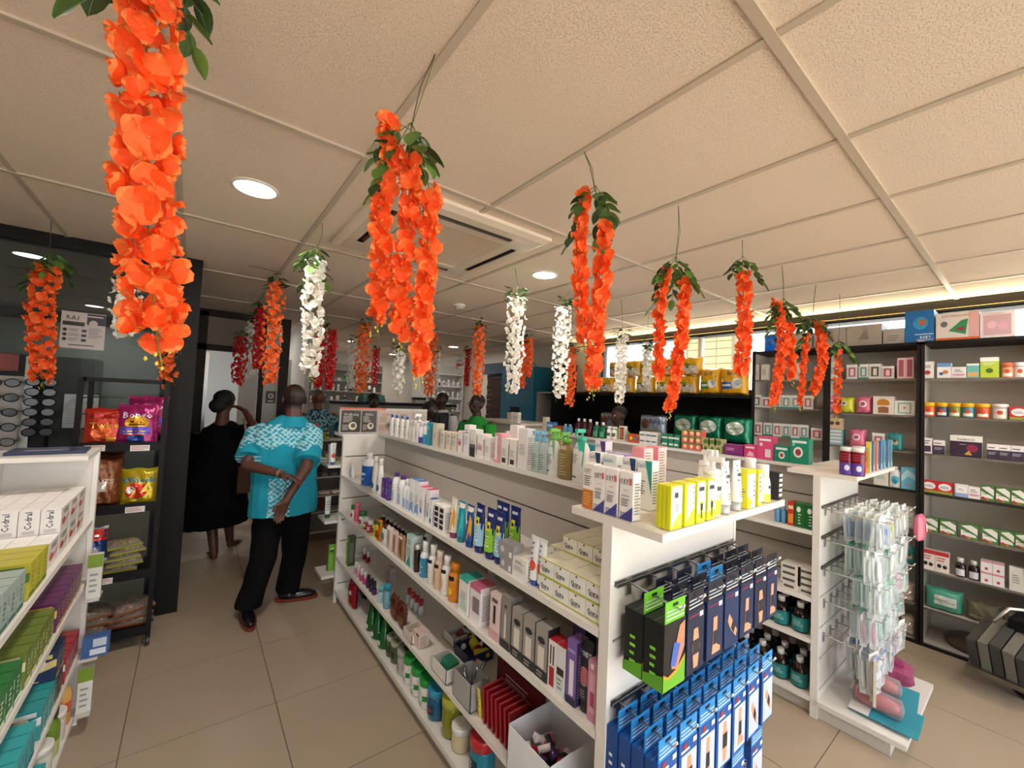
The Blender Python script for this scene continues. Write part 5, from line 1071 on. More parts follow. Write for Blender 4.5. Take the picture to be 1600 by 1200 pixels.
ROWS = [
('thermal',1.235,3.167,1.3,'L',0),
('thermal',1.235,3.075,1.3,'L',0),
('thermal',1.235,2.974,1.3,'L',1),
('thermal',1.235,2.878,1.3,'L',1),
('spray',1.235,2.798,1.3,'L',2),
('spray',1.235,2.743,1.3,'L',2),
('tall_pump',1.235,2.679,1.3,'L',3),
('purplebase',1.235,2.622,1.3,'L',4),
('bluebase',1.235,2.558,1.3,'L',5),
('tealcan',1.235,2.481,1.3,'L',6),
('c_beige',1.235,2.39,1.3,'L',7),
('c_beige2',1.235,2.287,1.3,'L',8),
('c_beige2',1.235,2.213,1.3,'L',8),
('c_beige2',1.235,2.143,1.3,'L',8),
('c_redpink',1.235,2.076,1.3,'L',9),
('c_tall',1.235,2.005,1.3,'L',10),
('c_blackbase',1.235,1.938,1.3,'L',11),
('c_pinkband',1.235,1.867,1.3,'L',12),
('c_white',1.235,1.793,1.3,'L',13),
('c_pink',1.235,1.701,1.3,'L',14),
('c_whitebar',1.235,1.646,1.3,'L',15),
('c_whitebar',1.235,1.578,1.3,'L',15),
('c_tallw',1.235,1.504,1.3,'L',16),
('clearblue',1.235,1.426,1.3,'L',17),
('clearblue',1.235,1.378,1.3,'L',17),
('wash_white',1.235,1.315,1.3,'L',18),
('amber_gel',1.235,1.24,1.3,'L',19),
('cera_pump',1.235,1.156,1.3,'L',20),
('orangebox',1.33,2.352,1.3,'L',21),
('c_white',1.33,2.169,1.3,'L',22),
('c_pinktop',1.33,1.985,1.3,'L',23),
('c_tallw',1.33,1.696,1.3,'L',24),
('amber_gel',1.33,1.396,1.3,'L',25),
('c_tealbox',1.33,1.188,1.3,'L',26),
('cera_purple',1.33,1.118,1.3,'L',27),
('c_lilac',1.33,1.031,1.3,'L',28),
('cera_navy',1.12,0.965,1.302,'L',29),
('cera_aqua',1.12,0.898,1.302,'L',30),
('cera_navy',1.12,0.821,1.302,'L',31),
('cera_teal',1.12,0.763,1.302,'L',32),
('oxy_orange',0.97,0.857,1.302,'L',33),
('oxy',0.97,0.814,1.302,'L',34),
('oxy',0.97,0.769,1.302,'L',34),
('oxy',0.97,0.717,1.302,'L',34),
('bwpouch',0.965,3.2,0.98,'L',35),
('micellar',0.965,2.93,0.98,'L',36),
('whitelot',0.965,2.72,0.98,'L',37),
('whitelot',0.965,2.623,0.98,'L',37),
('purplecarton',0.965,2.521,0.98,'L',38),
('purplecarton',0.965,2.457,0.98,'L',38),
('purplecap',0.965,2.374,0.98,'L',39),
('purplecap',0.965,2.277,0.98,'L',39),
('clearw',0.965,2.213,0.98,'L',40),
('clearw',0.965,2.168,0.98,'L',40),
('bluetop',0.965,2.1,0.98,'L',41),
('bluetop',0.965,2.035,0.98,'L',41),
('pinktop2',0.965,1.981,0.98,'L',42),
('pinktop2',0.965,1.906,0.98,'L',42),
('bluetop_s',0.965,1.871,0.98,'L',43),
('blacktext',0.965,1.809,0.98,'L',44),
('blacktext',0.965,1.757,0.98,'L',44),
('sun_white',0.965,1.67,0.98,'L',45),
('sun_teal',0.965,1.601,0.98,'L',46),
('sun_blue',0.965,1.53,0.98,'L',47),
('cc_sky',0.965,1.458,0.98,'L',48),
('cc_lime',0.965,1.377,0.98,'L',49),
('cc_sky',0.965,1.315,0.98,'L',50),
('greybox',0.965,1.244,0.98,'L',51),
('w_acid',0.965,1.163,0.98,'L',52),
('redspot',0.965,1.098,0.98,'L',53),
('redspot',0.965,1.058,0.98,'L',53),
('cc_lime',1.07,1.463,0.98,'L',54),
('cc_lime',1.07,1.421,0.98,'L',54),
('cc_lime',1.07,1.353,0.98,'L',55),
('greylow',1.07,1.956,0.98,'L',56),
('greenlid',0.965,3.127,0.7,'L',57),
('greenlid',0.965,2.934,0.7,'L',57),
('pinkbottle',0.965,3.05,0.7,'L',58),
('whitelid',0.965,2.837,0.7,'L',59),
('whitelid',0.965,2.759,0.7,'L',59),
('bug',0.965,2.671,0.7,'L',60),
('orangebag',0.965,2.577,0.7,'L',61),
('tealbag',0.965,2.476,0.7,'L',62),
('palepack',0.965,2.392,0.7,'L',63),
('pinkpack',0.965,2.303,0.7,'L',64),
('tanpack',0.965,2.209,0.7,'L',65),
('tealbig',0.965,2.096,0.7,'L',66),
('oilbottle',0.965,2.023,0.7,'L',67),
('ac_blue',0.965,1.953,0.7,'L',68),
('ac_white',0.965,1.866,0.7,'L',69),
('ac_beige',0.965,1.797,0.7,'L',70),
('ac_peach',0.965,1.726,0.7,'L',71),
('ac_orange',0.965,1.653,0.7,'L',72),
('tealtop',0.965,1.529,0.7,'L',73),
('pinktop3',0.965,1.437,0.7,'L',74),
('pinkpump',0.965,1.3,0.7,'L',75),
('greytall',0.965,1.23,0.7,'L',76),
('greywide',0.965,1.161,0.7,'L',77),
('greywide',0.965,1.096,0.7,'L',77),
('greywide',0.965,1.03,0.7,'L',77),
('redwhite',0.965,0.977,0.7,'L',78),
('silverser',0.965,0.939,0.7,'L',79),
('purpletall',0.965,0.892,0.7,'L',80),
('ponds',0.965,0.849,0.7,'L',81),
('pinkclear',0.965,0.807,0.7,'L',82),
('rollon',0.965,0.765,0.7,'L',83),
('cleartube',1.09,1.528,0.7,'L',84),
('maroon',1.09,2.853,0.7,'L',85),
('maroon',1.09,2.78,0.7,'L',85),
('maroon',1.09,2.709,0.7,'L',85),
('maroon',1.09,2.641,0.7,'L',85),
('maroon',1.09,2.575,0.7,'L',85),
('maroon',1.09,2.512,0.7,'L',85),
('maroon',1.09,2.452,0.7,'L',85),
('ac_white',1.09,2.179,0.7,'L',86),
('purpletall',1.09,0.978,0.7,'L',87),
('greenbox',0.965,3.151,0.352,'L',88),
('nail_blush',0.965,2.981,0.352,'L',89),
('nail_blush',0.965,2.923,0.352,'L',89),
('nail_pink',0.965,2.854,0.352,'L',90),
('nail_pink',0.965,2.786,0.352,'L',90),
('nail_purple',0.965,2.722,0.352,'L',91),
('nail_purple',0.965,2.659,0.352,'L',91),
('nail_purple',0.965,2.611,0.352,'L',91),
('bluewater_s',0.965,2.496,0.352,'L',92),
('bluewater',0.965,2.41,0.352,'L',93),
('brownpack',0.965,2.27,0.352,'L',94),
('brownpack',0.965,2.16,0.352,'L',95),
('pinkbin',0.965,1.962,0.352,'L',96),
('nail_red',1.1,3.209,0.352,'L',97),
('nail_red',1.1,3.134,0.352,'L',97),
('dotcard',1.1,2.681,0.352,'L',98),
('redcap',1.1,2.388,0.352,'L',99),
('redcap',1.1,2.332,0.352,'L',99),
('redcap',1.1,2.277,0.352,'L',99),
('redcap',1.1,2.224,0.352,'L',99),
('redpack',0.965,3.036,0.102,'L',100),
('greencone',0.965,2.676,0.102,'L',101),
('greencone',0.965,2.568,0.102,'L',101),
('greencone',0.965,2.455,0.102,'L',101),
('blackjar',0.965,2.35,0.102,'L',102),
('blackjar',0.965,2.28,0.102,'L',102),
('silverjar',0.965,2.168,0.102,'L',103),
('greenlidjar',0.965,2.081,0.102,'L',104),
('greenlidjar',0.965,1.976,0.102,'L',104),
('greenlidjar',0.965,1.878,0.102,'L',104),
('gelblue',0.965,1.787,0.102,'L',105),
('gelyellow',0.965,1.66,0.102,'L',106),
('creamwhite',0.965,1.567,0.102,'L',107),
('redlidteal',0.965,1.406,0.102,'L',108),
('blackpack',1.07,3.128,0.102,'L',109),
('greencone',1.07,2.811,0.102,'L',110),
('greencone',1.07,2.701,0.102,'L',110),
('greencone',1.07,2.609,0.102,'L',110),
('blackjar',1.07,2.398,0.102,'L',111),
('silverjar',1.07,2.284,0.102,'L',112),
('greenlidjar',1.07,2.144,0.102,'L',113),
('greenlidjar',1.07,2.032,0.102,'L',113),
('gelyellow',1.07,1.706,0.102,'L',114),
('lemon_a',1.021,0.592,1.302,'N',115),
('lemon_b',1.088,0.592,1.302,'N',116),
('lemon_c',1.15,0.592,1.302,'N',117),
('lemon_c',1.208,0.592,1.302,'N',117),
('foam_pump',1.258,0.592,1.302,'N',118),
('lemon_tube',1.323,0.592,1.302,'N',119),
('lemon_tube',1.401,0.592,1.302,'N',119),
('lemon_d',1.476,0.592,1.302,'N',120),
('lemon_e',1.541,0.592,1.302,'N',121),
('foam_bottle',1.626,0.592,1.302,'N',122),
('blackbars',1.718,0.592,1.302,'N',123),
('foam_pump',1.425,0.7,1.302,'N',124),
('foam_pump',1.461,0.7,1.302,'N',125),
('foam_bottle',1.789,0.7,1.302,'N',126),
('pinkcarton',1.305,0.87,1.302,'N',127),
('pinkcarton',1.393,0.87,1.302,'N',128),
('c_beige',3.01,3.305,1.307,'L',129),
('bluebox',3.01,3.214,1.307,'L',130),
('redsnack',3.01,3.097,1.307,'L',131),
('bluew',3.01,3.013,1.307,'L',132),
('bluew',3.01,2.949,1.307,'L',132),
('mouth_red',3.01,2.835,1.307,'L',133),
('mouth_red',3.01,2.758,1.307,'L',133),
('mouth_red',3.01,2.684,1.307,'L',133),
('mouth_green',3.01,2.605,1.307,'L',134),
('mouth_green',3.01,2.527,1.307,'L',134),
('whitesm',3.01,2.445,1.307,'L',135),
('whitesm',3.01,2.387,1.307,'L',135),
('redtall',3.01,2.289,1.307,'L',136),
('redsnack',3.01,2.168,1.307,'L',137),
('tinywhite',3.01,2.079,1.307,'L',138),
('tinywhite',3.01,2.023,1.307,'L',138),
('tinywhite',3.01,1.969,1.307,'L',138),
('tinygreen',3.01,1.87,1.307,'L',139),
('tinygreen',3.01,1.814,1.307,'L',139),
('tinygreen',3.01,1.77,1.307,'L',139),
('tinycoral',3.01,1.696,1.307,'L',140),
('tinycoral',3.01,1.644,1.307,'L',140),
('tinycoral',3.01,1.594,1.307,'L',140),
('tinyolive',3.01,1.535,1.307,'L',141),
('tinyolive',3.01,1.488,1.307,'L',141),
('tinyolive',3.01,1.442,1.307,'L',141),
('purplelong',3.01,1.335,1.307,'L',142),
('pinkbaby',3.01,1.226,1.307,'L',143),
('pinkpumpbox',3.01,1.135,1.307,'L',144),
('greenbaby',3.01,1.038,1.307,'L',145),
('greenbabyL',3.01,0.942,1.307,'L',146),
('blackcap',3.1,3.28,1.307,'L',147),
('blackcap',3.1,3.22,1.307,'L',147),
('blackcap',3.1,3.161,1.307,'L',147),
('blackcap',3.1,3.104,1.307,'L',147),
('blackcap',3.1,3.047,1.307,'L',147),
('tinygreen',3.1,1.897,1.307,'L',148),
('c_white',3.02,3.899,1.361,'L',149),
('c_white',3.02,3.849,1.361,'L',149),
('c_white',3.02,3.8,1.361,'L',149),
('c_beige2',3.02,3.975,1.361,'L',150),
('c_beige2',3.02,3.936,1.361,'L',150),
('gummies',2.745,0.652,1.307,'L',151),
('gummies',2.745,0.602,1.307,'L',152),
('gummies_red',2.962,0.605,1.307,'N',153),
('brush_yellow',3.058,0.605,1.307,'N',154),
('brush_blue',3.129,0.605,1.307,'N',155),
('brush_blue',3.312,0.605,1.307,'N',155),
('brush_blue',3.495,0.605,1.307,'N',155),
('brush_coral',3.218,0.605,1.307,'N',156),
('brush_teal',3.393,0.605,1.307,'N',157),
('brush_teal',3.583,0.605,1.307,'N',157),
('bluew',2.735,0.967,0.982,'L',158),
('bluew',2.735,0.934,0.982,'L',158),
('redx',2.735,0.892,0.982,'L',159),
('greenx',2.735,0.848,0.982,'L',160),
('greenx',2.735,0.796,0.982,'L',161),
('rollerbox',2.735,0.886,0.622,'L',162),
('rollerbox',2.735,0.803,0.622,'L',162),
('box_blue',4.26,0.576,2.19,'L',163),
('box_piano',4.26,0.383,2.19,'L',164),
('box_window',4.26,0.198,2.19,'L',165),
('box_grey',4.26,0.899,2.19,'L',166),
('box_greyS',4.26,0.718,2.19,'L',167),
('bluebag',4.26,1.56,2.19,'L',168),
('box_bar',4.26,1.359,2.19,'L',169),
('box_grey',4.26,1.124,2.19,'L',170),
('ws_redmark',4.26,0.531,1.92,'L',171),
('ws_bluetop',4.26,0.446,1.92,'L',172),
('ws_pinkmark',4.26,0.374,1.92,'L',173),
('ws_teal',4.26,0.307,1.92,'L',174),
('ws_lime',4.26,0.232,1.92,'L',175),
('pot_salmon',4.26,0.154,1.92,'L',176),
('pot_white',4.26,0.101,1.92,'L',177),
('white_tall',4.26,1.705,1.92,'L',178),
('white_tall',4.26,1.626,1.92,'L',178),
('white_tall',4.26,1.365,1.92,'L',179),
('white_tall',4.26,1.094,1.92,'L',180),
('cl_pink',4.26,0.97,1.92,'L',181),
('cl_teal',4.26,0.897,1.92,'L',182),
('cl_green',4.26,0.826,1.92,'L',183),
('cl_red',4.26,0.75,1.92,'L',184),
('frame_pink',4.26,0.673,1.92,'L',185),
('frame_pink',4.26,0.626,1.92,'L',186),
('pot_orange',4.26,0.523,1.643,'L',187),
('pot_blue',4.26,0.458,1.643,'L',188),
('pot_green',4.26,0.395,1.643,'L',189),
('pot_teal',4.26,0.331,1.643,'L',190),
('pot_red',4.26,0.263,1.643,'L',191),
('pot_white',4.26,0.185,1.643,'L',192),
('redwhite_b',4.26,0.106,1.643,'L',193),
('pinkball',4.26,1.104,1.643,'L',194),
('yellowball',4.26,1.005,1.643,'L',195),
('pinkball',4.26,0.898,1.643,'L',196),
('whitewindow',4.26,0.774,1.643,'L',197),
('whitewarmer',4.26,0.653,1.643,'L',198),
('cl_green',4.26,1.688,1.66,'L',199),
('cl_red',4.26,1.605,1.66,'L',200),
('cl_teal',4.26,1.519,1.66,'L',201),
('cl_teal',4.26,1.441,1.66,'L',201),
('cl_teal',4.26,1.366,1.66,'L',201),
('cl_pink',4.26,1.273,1.66,'L',202),
('cl_pink',4.26,1.672,1.4,'L',203),
('cl_pink',4.26,1.509,1.4,'L',203),
('cl_pink',4.26,1.366,1.4,'L',203),
('cl_teal',4.26,1.589,1.4,'L',204),
('cl_teal',4.26,1.437,1.4,'L',204),
('cl_teal',4.26,1.298,1.4,'L',204),
('cl_red',4.26,1.204,1.4,'L',205),
('samb_w',4.26,0.535,1.373,'L',206),
('samb_small',4.26,0.47,1.373,'L',207),
('samb_big',4.26,0.34,1.373,'L',208),
('samb_small',4.26,0.218,1.373,'L',209),
('samb_small',4.26,0.166,1.373,'L',209),
('samb_small',4.26,0.112,1.373,'L',209),
('blueset',4.26,1.092,1.373,'L',210),
('pinkball',4.26,0.936,1.373,'L',211),
('cl_pink',4.26,0.802,1.373,'L',212),
('tealdoll',4.26,0.705,1.373,'L',213),
('owl',4.262,1.081,1.503,'L',214),
('redwhite_b',4.26,0.518,1.092,'L',215),
('redwhite_b',4.26,0.44,1.092,'L',216),
('blueoval',4.26,0.36,1.092,'L',217),
('ws_pinkmark',4.26,0.301,1.092,'L',218),
('teabox',4.26,0.241,1.092,'L',219),
('teabox',4.26,0.174,1.092,'L',219),
('teabox',4.26,0.108,1.092,'L',219),
('creambox',4.26,0.785,1.092,'L',220),
('washjug',4.26,0.704,1.092,'L',221),
('bluewave',4.26,0.629,1.092,'L',222),
('bluelabel',4.26,1.084,1.092,'L',223),
('teabox',4.26,0.513,0.812,'L',224),
('teabox',4.26,0.424,0.812,'L',225),
('teabox',4.26,0.324,0.812,'L',226),
('teabox',4.26,0.23,0.812,'L',227),
('teabox',4.26,0.156,0.812,'L',228),
('teabox',4.26,0.093,0.812,'L',229),
('talc',4.26,0.688,0.812,'L',230),
('talc',4.26,0.624,0.812,'L',231),
('redtea',4.26,0.522,0.542,'L',232),
('redtea',4.26,0.452,0.542,'L',233),
('brownbottle',4.26,0.365,0.542,'L',234),
('brownbottle',4.26,0.303,0.542,'L',235),
('pinkw',4.26,0.246,0.542,'L',236),
('pinkw',4.26,0.194,0.542,'L',236),
('white_tall',4.26,0.119,0.542,'L',237),
('pinkdoll',4.26,0.689,0.542,'L',238),
('tealdoll',4.26,0.619,0.542,'L',239),
('pinkw',4.262,0.246,0.618,'L',240),
('pinkw',4.262,0.194,0.618,'L',240),
('tealwipes',4.26,0.445,0.272,'L',241),
('padpack',4.26,0.263,0.272,'L',242),
('padpack',4.26,0.102,0.272,'L',243),
('limepot',4.26,0.738,0.272,'L',244),
('napkin',4.262,0.653,0.275,'L',245),
('napkin',4.266,0.654,0.297,'L',245),
('napkin',4.262,0.653,0.319,'L',245),
('napkin',4.266,0.654,0.341,'L',245),
('napkin',4.262,0.653,0.363,'L',245),
('napkin',4.262,0.719,0.034,'L',246),
('napkin',4.262,0.631,0.034,'L',246),
('napkin',4.266,0.72,0.056,'L',246),
('napkin',4.266,0.632,0.056,'L',246),
('napkin',4.262,0.719,0.078,'L',246),
('napkin',4.262,0.631,0.078,'L',246),
('napkin',4.266,0.72,0.1,'L',246),
('napkin',4.266,0.632,0.1,'L',246),
('napkin',4.262,0.719,0.122,'L',246),
('napkin',4.262,0.631,0.122,'L',246),
('drp_b',4.16,1.877,1.775,'L',247),
('drp_a',4.16,2.111,1.775,'L',248),
('drp_side',4.16,2.361,1.775,'L',249),
('drp_side',4.16,3.74,1.775,'L',250),
('drp_side',4.16,3.457,1.775,'L',250),
('drp_side',4.16,3.169,1.775,'L',250),
('drp_side',4.16,2.886,1.775,'L',250),
('drp_side',4.16,2.62,1.775,'L',250),
('drp_side',4.18,3.32,1.975,'L',251),
('drp_side',4.18,3.07,1.975,'L',251),
('drp_side',4.18,2.838,1.975,'L',251),
('drp_side',4.18,2.592,1.975,'L',251),
('drp_side',4.18,2.342,1.975,'L',252),
('certain',4.12,1.824,1.302,'L',253),
('certain',4.12,2.085,1.302,'L',254),
('certain',4.12,2.353,1.302,'L',255),
('babypack',4.12,2.748,1.302,'L',256),
('babypack',4.12,3.342,1.302,'L',257)]
# ---------------- goods on the shelves ----------------
RZ = {'L': -PI / 2, 'N': 0, 'R': PI / 2}
# neighbours in a row share the board: each is as wide as its place allows
SCW = {}
def _fit():
    rows = {}
    for i, r in enumerate(ROWS): rows.setdefault((r[4], r[3], r[1] if r[4] == 'L' else r[2]), []).append(i)
    for (md, z, c), ix in rows.items():
        a = 2 if md == 'L' else 1; ix.sort(key=lambda i: ROWS[i][a])
        for p, q in zip(ix, ix[1:]):
            g = ROWS[q][a] - ROWS[p][a]; need = (DIM[ROWS[p][0]][0] + DIM[ROWS[q][0]][0]) / 2
            if g < need:
                s = max(.45, g / need * .985); SCW[p] = min(SCW.get(p, 1), s); SCW[q] = min(SCW.get(q, 1), s)
_fit()
for idx, (key, x, y, z, md, li) in enumerate(ROWS):
    lab, cat, n = LABS[li]; w, d, h = DIM[key]; sw = SCW.get(idx, 1)
    if md == 'L': x += d / 2 + .002
    elif md == 'N': y += d / 2 + .002
    tw = random.uniform(-.05, .05) if cat in ('bottle', 'jar', 'tube') else random.uniform(-.02, .02)
    rnd = cat in ('bottle', 'jar', 'tube', 'spray can')
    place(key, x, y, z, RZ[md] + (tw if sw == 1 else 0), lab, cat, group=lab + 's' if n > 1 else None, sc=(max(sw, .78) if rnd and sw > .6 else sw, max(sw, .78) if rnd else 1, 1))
def GP(l): return l + ', alike'
# soap cartons: two layers, five deep, four wide, topped with a third layer behind
lab = 'white and yellow-green soap carton in the brick-like stack on shelf one'
for i in range(5):
    for j in range(3):
        for k in range((2, 3, 3)[j]):
            if i == 4 and (k > 1 or j == 0): continue
            place('soap', 1.02 + j * .107, .812 + i * .0695, .981 + k * .0565, -PI / 2, lab, 'carton', 'soap cartons stacked on shelf one')
for k in (1,): place('greybox', .965 + .026, DIM and [y for q, x, y, z, m, l in ROWS if q == 'greybox'][0] + .003, .981 + .05, -PI / 2, 'flat grey carton on top of the stack of two', 'carton')
# layered small cartons on the second gondola
for key, x, y, z, md, li in list(ROWS):
    if key in ('tinycoral', 'tinygreen', 'tinyolive', 'tinywhite') and x < 3.05:
        for k in range(1, 3 if key == 'tinycoral' else 2): place(key, x + .032, y, z + k * .0505, -PI / 2, 'small %s carton in an upper layer on the second gondola' % {'tinycoral': 'coral', 'tinygreen': 'green', 'tinyolive': 'olive', 'tinywhite': 'white'}[key], 'carton', 'upper layer of small cartons, ' + key[4:])
    if key == 'rollerbox':
        for k in range(1, 4): place(key, x + .062, y, z + k * .0355, -PI / 2, 'flat cream carton higher in the low stack on the middle shelf', 'carton', 'flat cream cartons in a low stack')
place('strip', 2.78, .86, .62 - .0, -PI / 2, 'flat white strip carton with red and teal print', 'carton')
# brown syrup bottles with teal labels on the two lower shelves of the second gondola
for z, sh in ((.402, 'upper'), (.102, 'lower')):
    for i in range(5):
        for j in range(3): place('syrup', 2.785 + j * .093, .85 + i * .095 + (j % 2) * .01, z, -PI / 2, 'brown syrup bottle with teal label and white cap, %s shelf' % sh, 'bottle', 'syrup bottles on the %s side shelf' % sh)
# left unit: medicine cartons
def lrow(key, z, ys, lab, layers=1, deep=1, cat='carton', x=-.35, dz=None, dy=0):
    w, d, h = DIM[key]
    for y in ys:
        for k in range(layers):
            for j in range(deep): place(key, x - d / 2 - .002 - j * (d + .002), y + dy * j, z + k * (h + .0005), PI / 2, lab, cat, lab + ', alike' if len(ys) * layers * deep > 1 else None)
fr_ = lambda a, n, s: [a + i * s for i in range(n)]
for j in range(4):
    for k in range(1 if j == 0 else 2):
        for i in range(5): place('codral', -.388 - .0535 * i, 2.17 + .145 * j, .961 + .0905 * k, 0, 'white cold-tablet carton in the %s of the stepped block on the left unit' % ('upper layer' if k else 'lower layer'), 'carton', 'cold-tablet cartons, %s' % ('upper layer' if k else 'lower layer'))
lrow('yellowcart', .961, fr_(1.88, 3, .065), 'yellow and green carton on the top shelf of the left unit', 1, 2)
lrow('greycart', .961, fr_(1.45, 6, .065), 'grey green carton at the photo edge on the left unit', 1, 2)
lrow('purplecart', .681, fr_(2.28, 7, .0625), 'deep purple carton in the block below the white ones', 1, 2)
lrow('olivecart', .681, fr_(1.92, 5, .065), 'olive green carton between the purple and bright green ones', 1, 2)
lrow('greencart', .681, fr_(1.5, 6, .065), 'bright green carton at the photo edge, second shelf', 1, 2)
lrow('redcart', .361, fr_(2.52, 4, .065), 'dark red carton near the end panel on the third shelf', 1, 2)
lrow('navycart', .361, fr_(2.35, 2, .065), 'dark navy carton beside the red ones on the third shelf', 2, 1)
lrow('tealcart', .361, fr_(2.18, 3, .065), 'teal carton on the third shelf of the left unit', 1, 2)
lrow('aquacart', .361, fr_(1.6, 8, .065), 'aqua and navy carton low at the photo edge', 1, 2)
lrow('fanta', .081, [2.70], 'orange and red bottle with green cap by the floor', cat='bottle'); lrow('aloe', .081, [2.50], 'olive green bottle with black cap near the floor', cat='bottle')
lrow('whitetub', .081, [2.60, 2.39], 'white tub beside the olive green bottle', cat='jar'); lrow('aquacart', .081, fr_(2.0, 5, .065), 'aqua carton on the lowest shelf of the left unit', 1, 1)
# ---- support boxes on hooks ----
def hook(x, y0, z, L, lab, grp, col='d9d7d2'):
    h = MB('metal').box(x - .012, y0 - .006, z - .035, x + .012, y0, z + .012, 'bdbbb7').tube([(x, y0 - .004, z), (x, y0 - L, z - .012), (x, y0 - L - .012, z + .006)], .0032, 8, col, 'metal')
    ob('peg_hook', h, label=lab, cat='hook', group=grp)
KL = {'sup_green': 'black and green support box', 'sup_navy0': 'navy box with picture of a bandaged limb', 'sup_navy1': 'dark blue box with white photo strip', 'sup_navy2': 'deep blue box with arm picture', 'sup_blue0': 'bright blue knee support box', 'sup_blue1': 'bright blue thigh support box', 'sup_blue2': 'bright blue calf support box', 'sup_blue3': 'bright blue ankle support box'}
def hang(x, z, keys, y0=.745, L=.165, gap=.045, tag='', hl=''):
    hook(x, y0, z, L, 'white metal peg hook, ' + hl, 'peg hooks holding support boxes')
    w, d, h = DIM[keys[0]]; n = len(keys); y = y0 - L + .012
    for i, k in enumerate(keys):
        w, d, h = DIM[k]; lab = KL[k] + (' at the front of ' if i == 0 else ' farther back on ') + hl
        place(k, x, y + d / 2, z - h - .044, random.uniform(-.02, .02), lab, 'box', KL[k] + 'es on ' + hl)
        y += d + .003
for x, keys, hl in ((1.03, ['sup_green', 'sup_green'], 'the first upper hook'), (1.135, ['sup_navy0'] * 3, 'the second upper hook'), (1.245, ['sup_navy1'] * 3, 'the third upper hook'), (1.35, ['sup_navy2'] + ['sup_blue0'] * 2, 'the fourth upper hook'), (1.455, ['sup_navy1'] * 3, 'the fifth upper hook'), (1.56, ['sup_navy0'] * 3, 'the sixth upper hook'), (1.655, ['sup_navy1'] * 3, 'the last upper hook')):
    hang(x, 1.11, keys, hl=hl)
for x, keys, hl in ((1.0, ['sup_blue3'] * 4, 'the first lower hook'), (1.10, ['sup_blue0'] * 4, 'the second lower hook'), (1.20, ['sup_blue1'] * 4, 'the third lower hook'), (1.30, ['sup_blue0'] * 4, 'the fourth lower hook'), (1.40, ['sup_blue1'] * 4, 'the fifth lower hook'), (1.50, ['sup_blue2'] * 4, 'the sixth lower hook'), (1.61, ['sup_blue2'] * 4, 'the last lower hook')):
    hang(x, .785, keys, hl=hl, L=.172)
for x in fr_(1.02, 5, .14): place('sup_blue%d' % (int(x * 100) % 4), x, .62, .33, 0, 'bright blue support box low on the hook end', 'box', 'bright blue boxes low on the hook end')
# ---- clear packs on the second hook end ----
def clearpack(key, w, h, inner, tint='e9eeee', head='f0f4f2', pic=None):
    b = MB('film'); b.box(-w / 2, -.012, 0, w / 2, .012, h * .86, 'fafcfc', 'clear')
    PRs = MB('plastic').lathe([(w * .22, h * .1), (w * .3, h * .3), (w * .22, h * .62), (w * .08, h * .7)], 12, inner, 'plastic', sy=.3)
    c = MB('print').box(-w / 2, -.0015, h * .8, w / 2, .0015, h, head, 'print')
    if pic: c.art(pic, w, h, flat(lambda u, v, l: (u, -.0135 - l, v)), 'print')
    put(key, [('card', c, None), ('blister', b, None), ('contents', PRs, None)], w, .026, h)
clearpack('cp_clear', .085, .17, 'f2f4f0'); clearpack('cp_blue', .08, .17, '7f9fd0', pic=[('c', .5, .5, .2, '8fb0e0')]); clearpack('cp_yellow', .085, .17, 'e0df6a', pic=[('c', .45, .5, .22, 'e3e05a'), ('c', .6, .65, .1, 'e3e05a')])
clearpack('cp_mint', .085, .17, 'bfe0d6', head='7fc0a8'); clearpack('cp_pinkpack', .08, .15, 'd98fa8', head='e9dfe0'); clearpack('cp_teal', .09, .15, '2fb08f', head='2fa58a'); clearpack('cp_white', .085, .2, 'f0efec', head='eceae6', pic=[('c', .5, .45, .22, 'c9d4ea'), ('r', .1, .82, .9, .95, '8f9fc8')])
CN = {'cp_clear': 'clear blister pack', 'cp_blue': 'clear pack with blue teat', 'cp_yellow': 'clear pack with yellow print', 'cp_mint': 'clear pack with mint header', 'cp_pinkpack': 'clear pack with pink goods', 'cp_teal': 'clear pack with green goods', 'cp_white': 'white carded pack'}
LV = [(1.10, ['cp_clear', 'cp_blue', 'cp_yellow', 'cp_clear', 'cp_clear', 'cp_clear'], .27, 'top'), (.93, ['cp_clear', 'cp_mint', 'cp_clear', 'cp_mint', 'cp_clear', 'cp_clear'], .27, 'second'), (.77, ['cp_clear', 'cp_mint', 'cp_clear', 'cp_mint', 'cp_pinkpack', 'cp_mint'], .27, 'third'), (.60, ['cp_pinkpack', 'cp_mint', 'cp_mint', 'cp_clear', 'cp_clear', 'cp_teal'], .25, 'fourth'), (.42, ['cp_white', 'cp_white', 'cp_clear', 'cp_white', 'cp_pinkpack', 'cp_clear'], .25, 'lowest')]
for z, ks, L, nm in LV:
    for i, k in enumerate(ks):
        x = 2.80 + i * .118; hook(x, .75, z, L, 'thin chrome peg hook in the %s row of the pack display' % nm, 'peg hooks of the clear packs, %s row' % nm)
        w, d, h = DIM[k]; n = 5 if nm in ('top', 'second') else 4
        if i in (0,) : n = 2
        for j in range(n):
            place(k, x + random.uniform(-.006, .006), .75 - L + .035 + j * .036, z - h + .008, random.uniform(-.22, .22), CN[k] + ' hanging in the %s row of the hook end' % nm, 'blister pack', CN[k] + 's, %s row' % nm, rot=(random.uniform(-.08, .08), random.uniform(-.06, .06), random.uniform(-.25, .25)))
# pink soft pack at the top right of the hook end
bag('pinkbib', .13, .15, .05, 'e0708c', [('c', .5, .5, .18, 'f2d9e0'), ('c', .35, .65, .08, 'f2d9e0')], m='plastic', wr=.001, fill=.4)
place('pinkbib', 3.47, .46, .90, 0, 'bright pink teardrop pack hanging at the tip of the top right hook', 'packet')
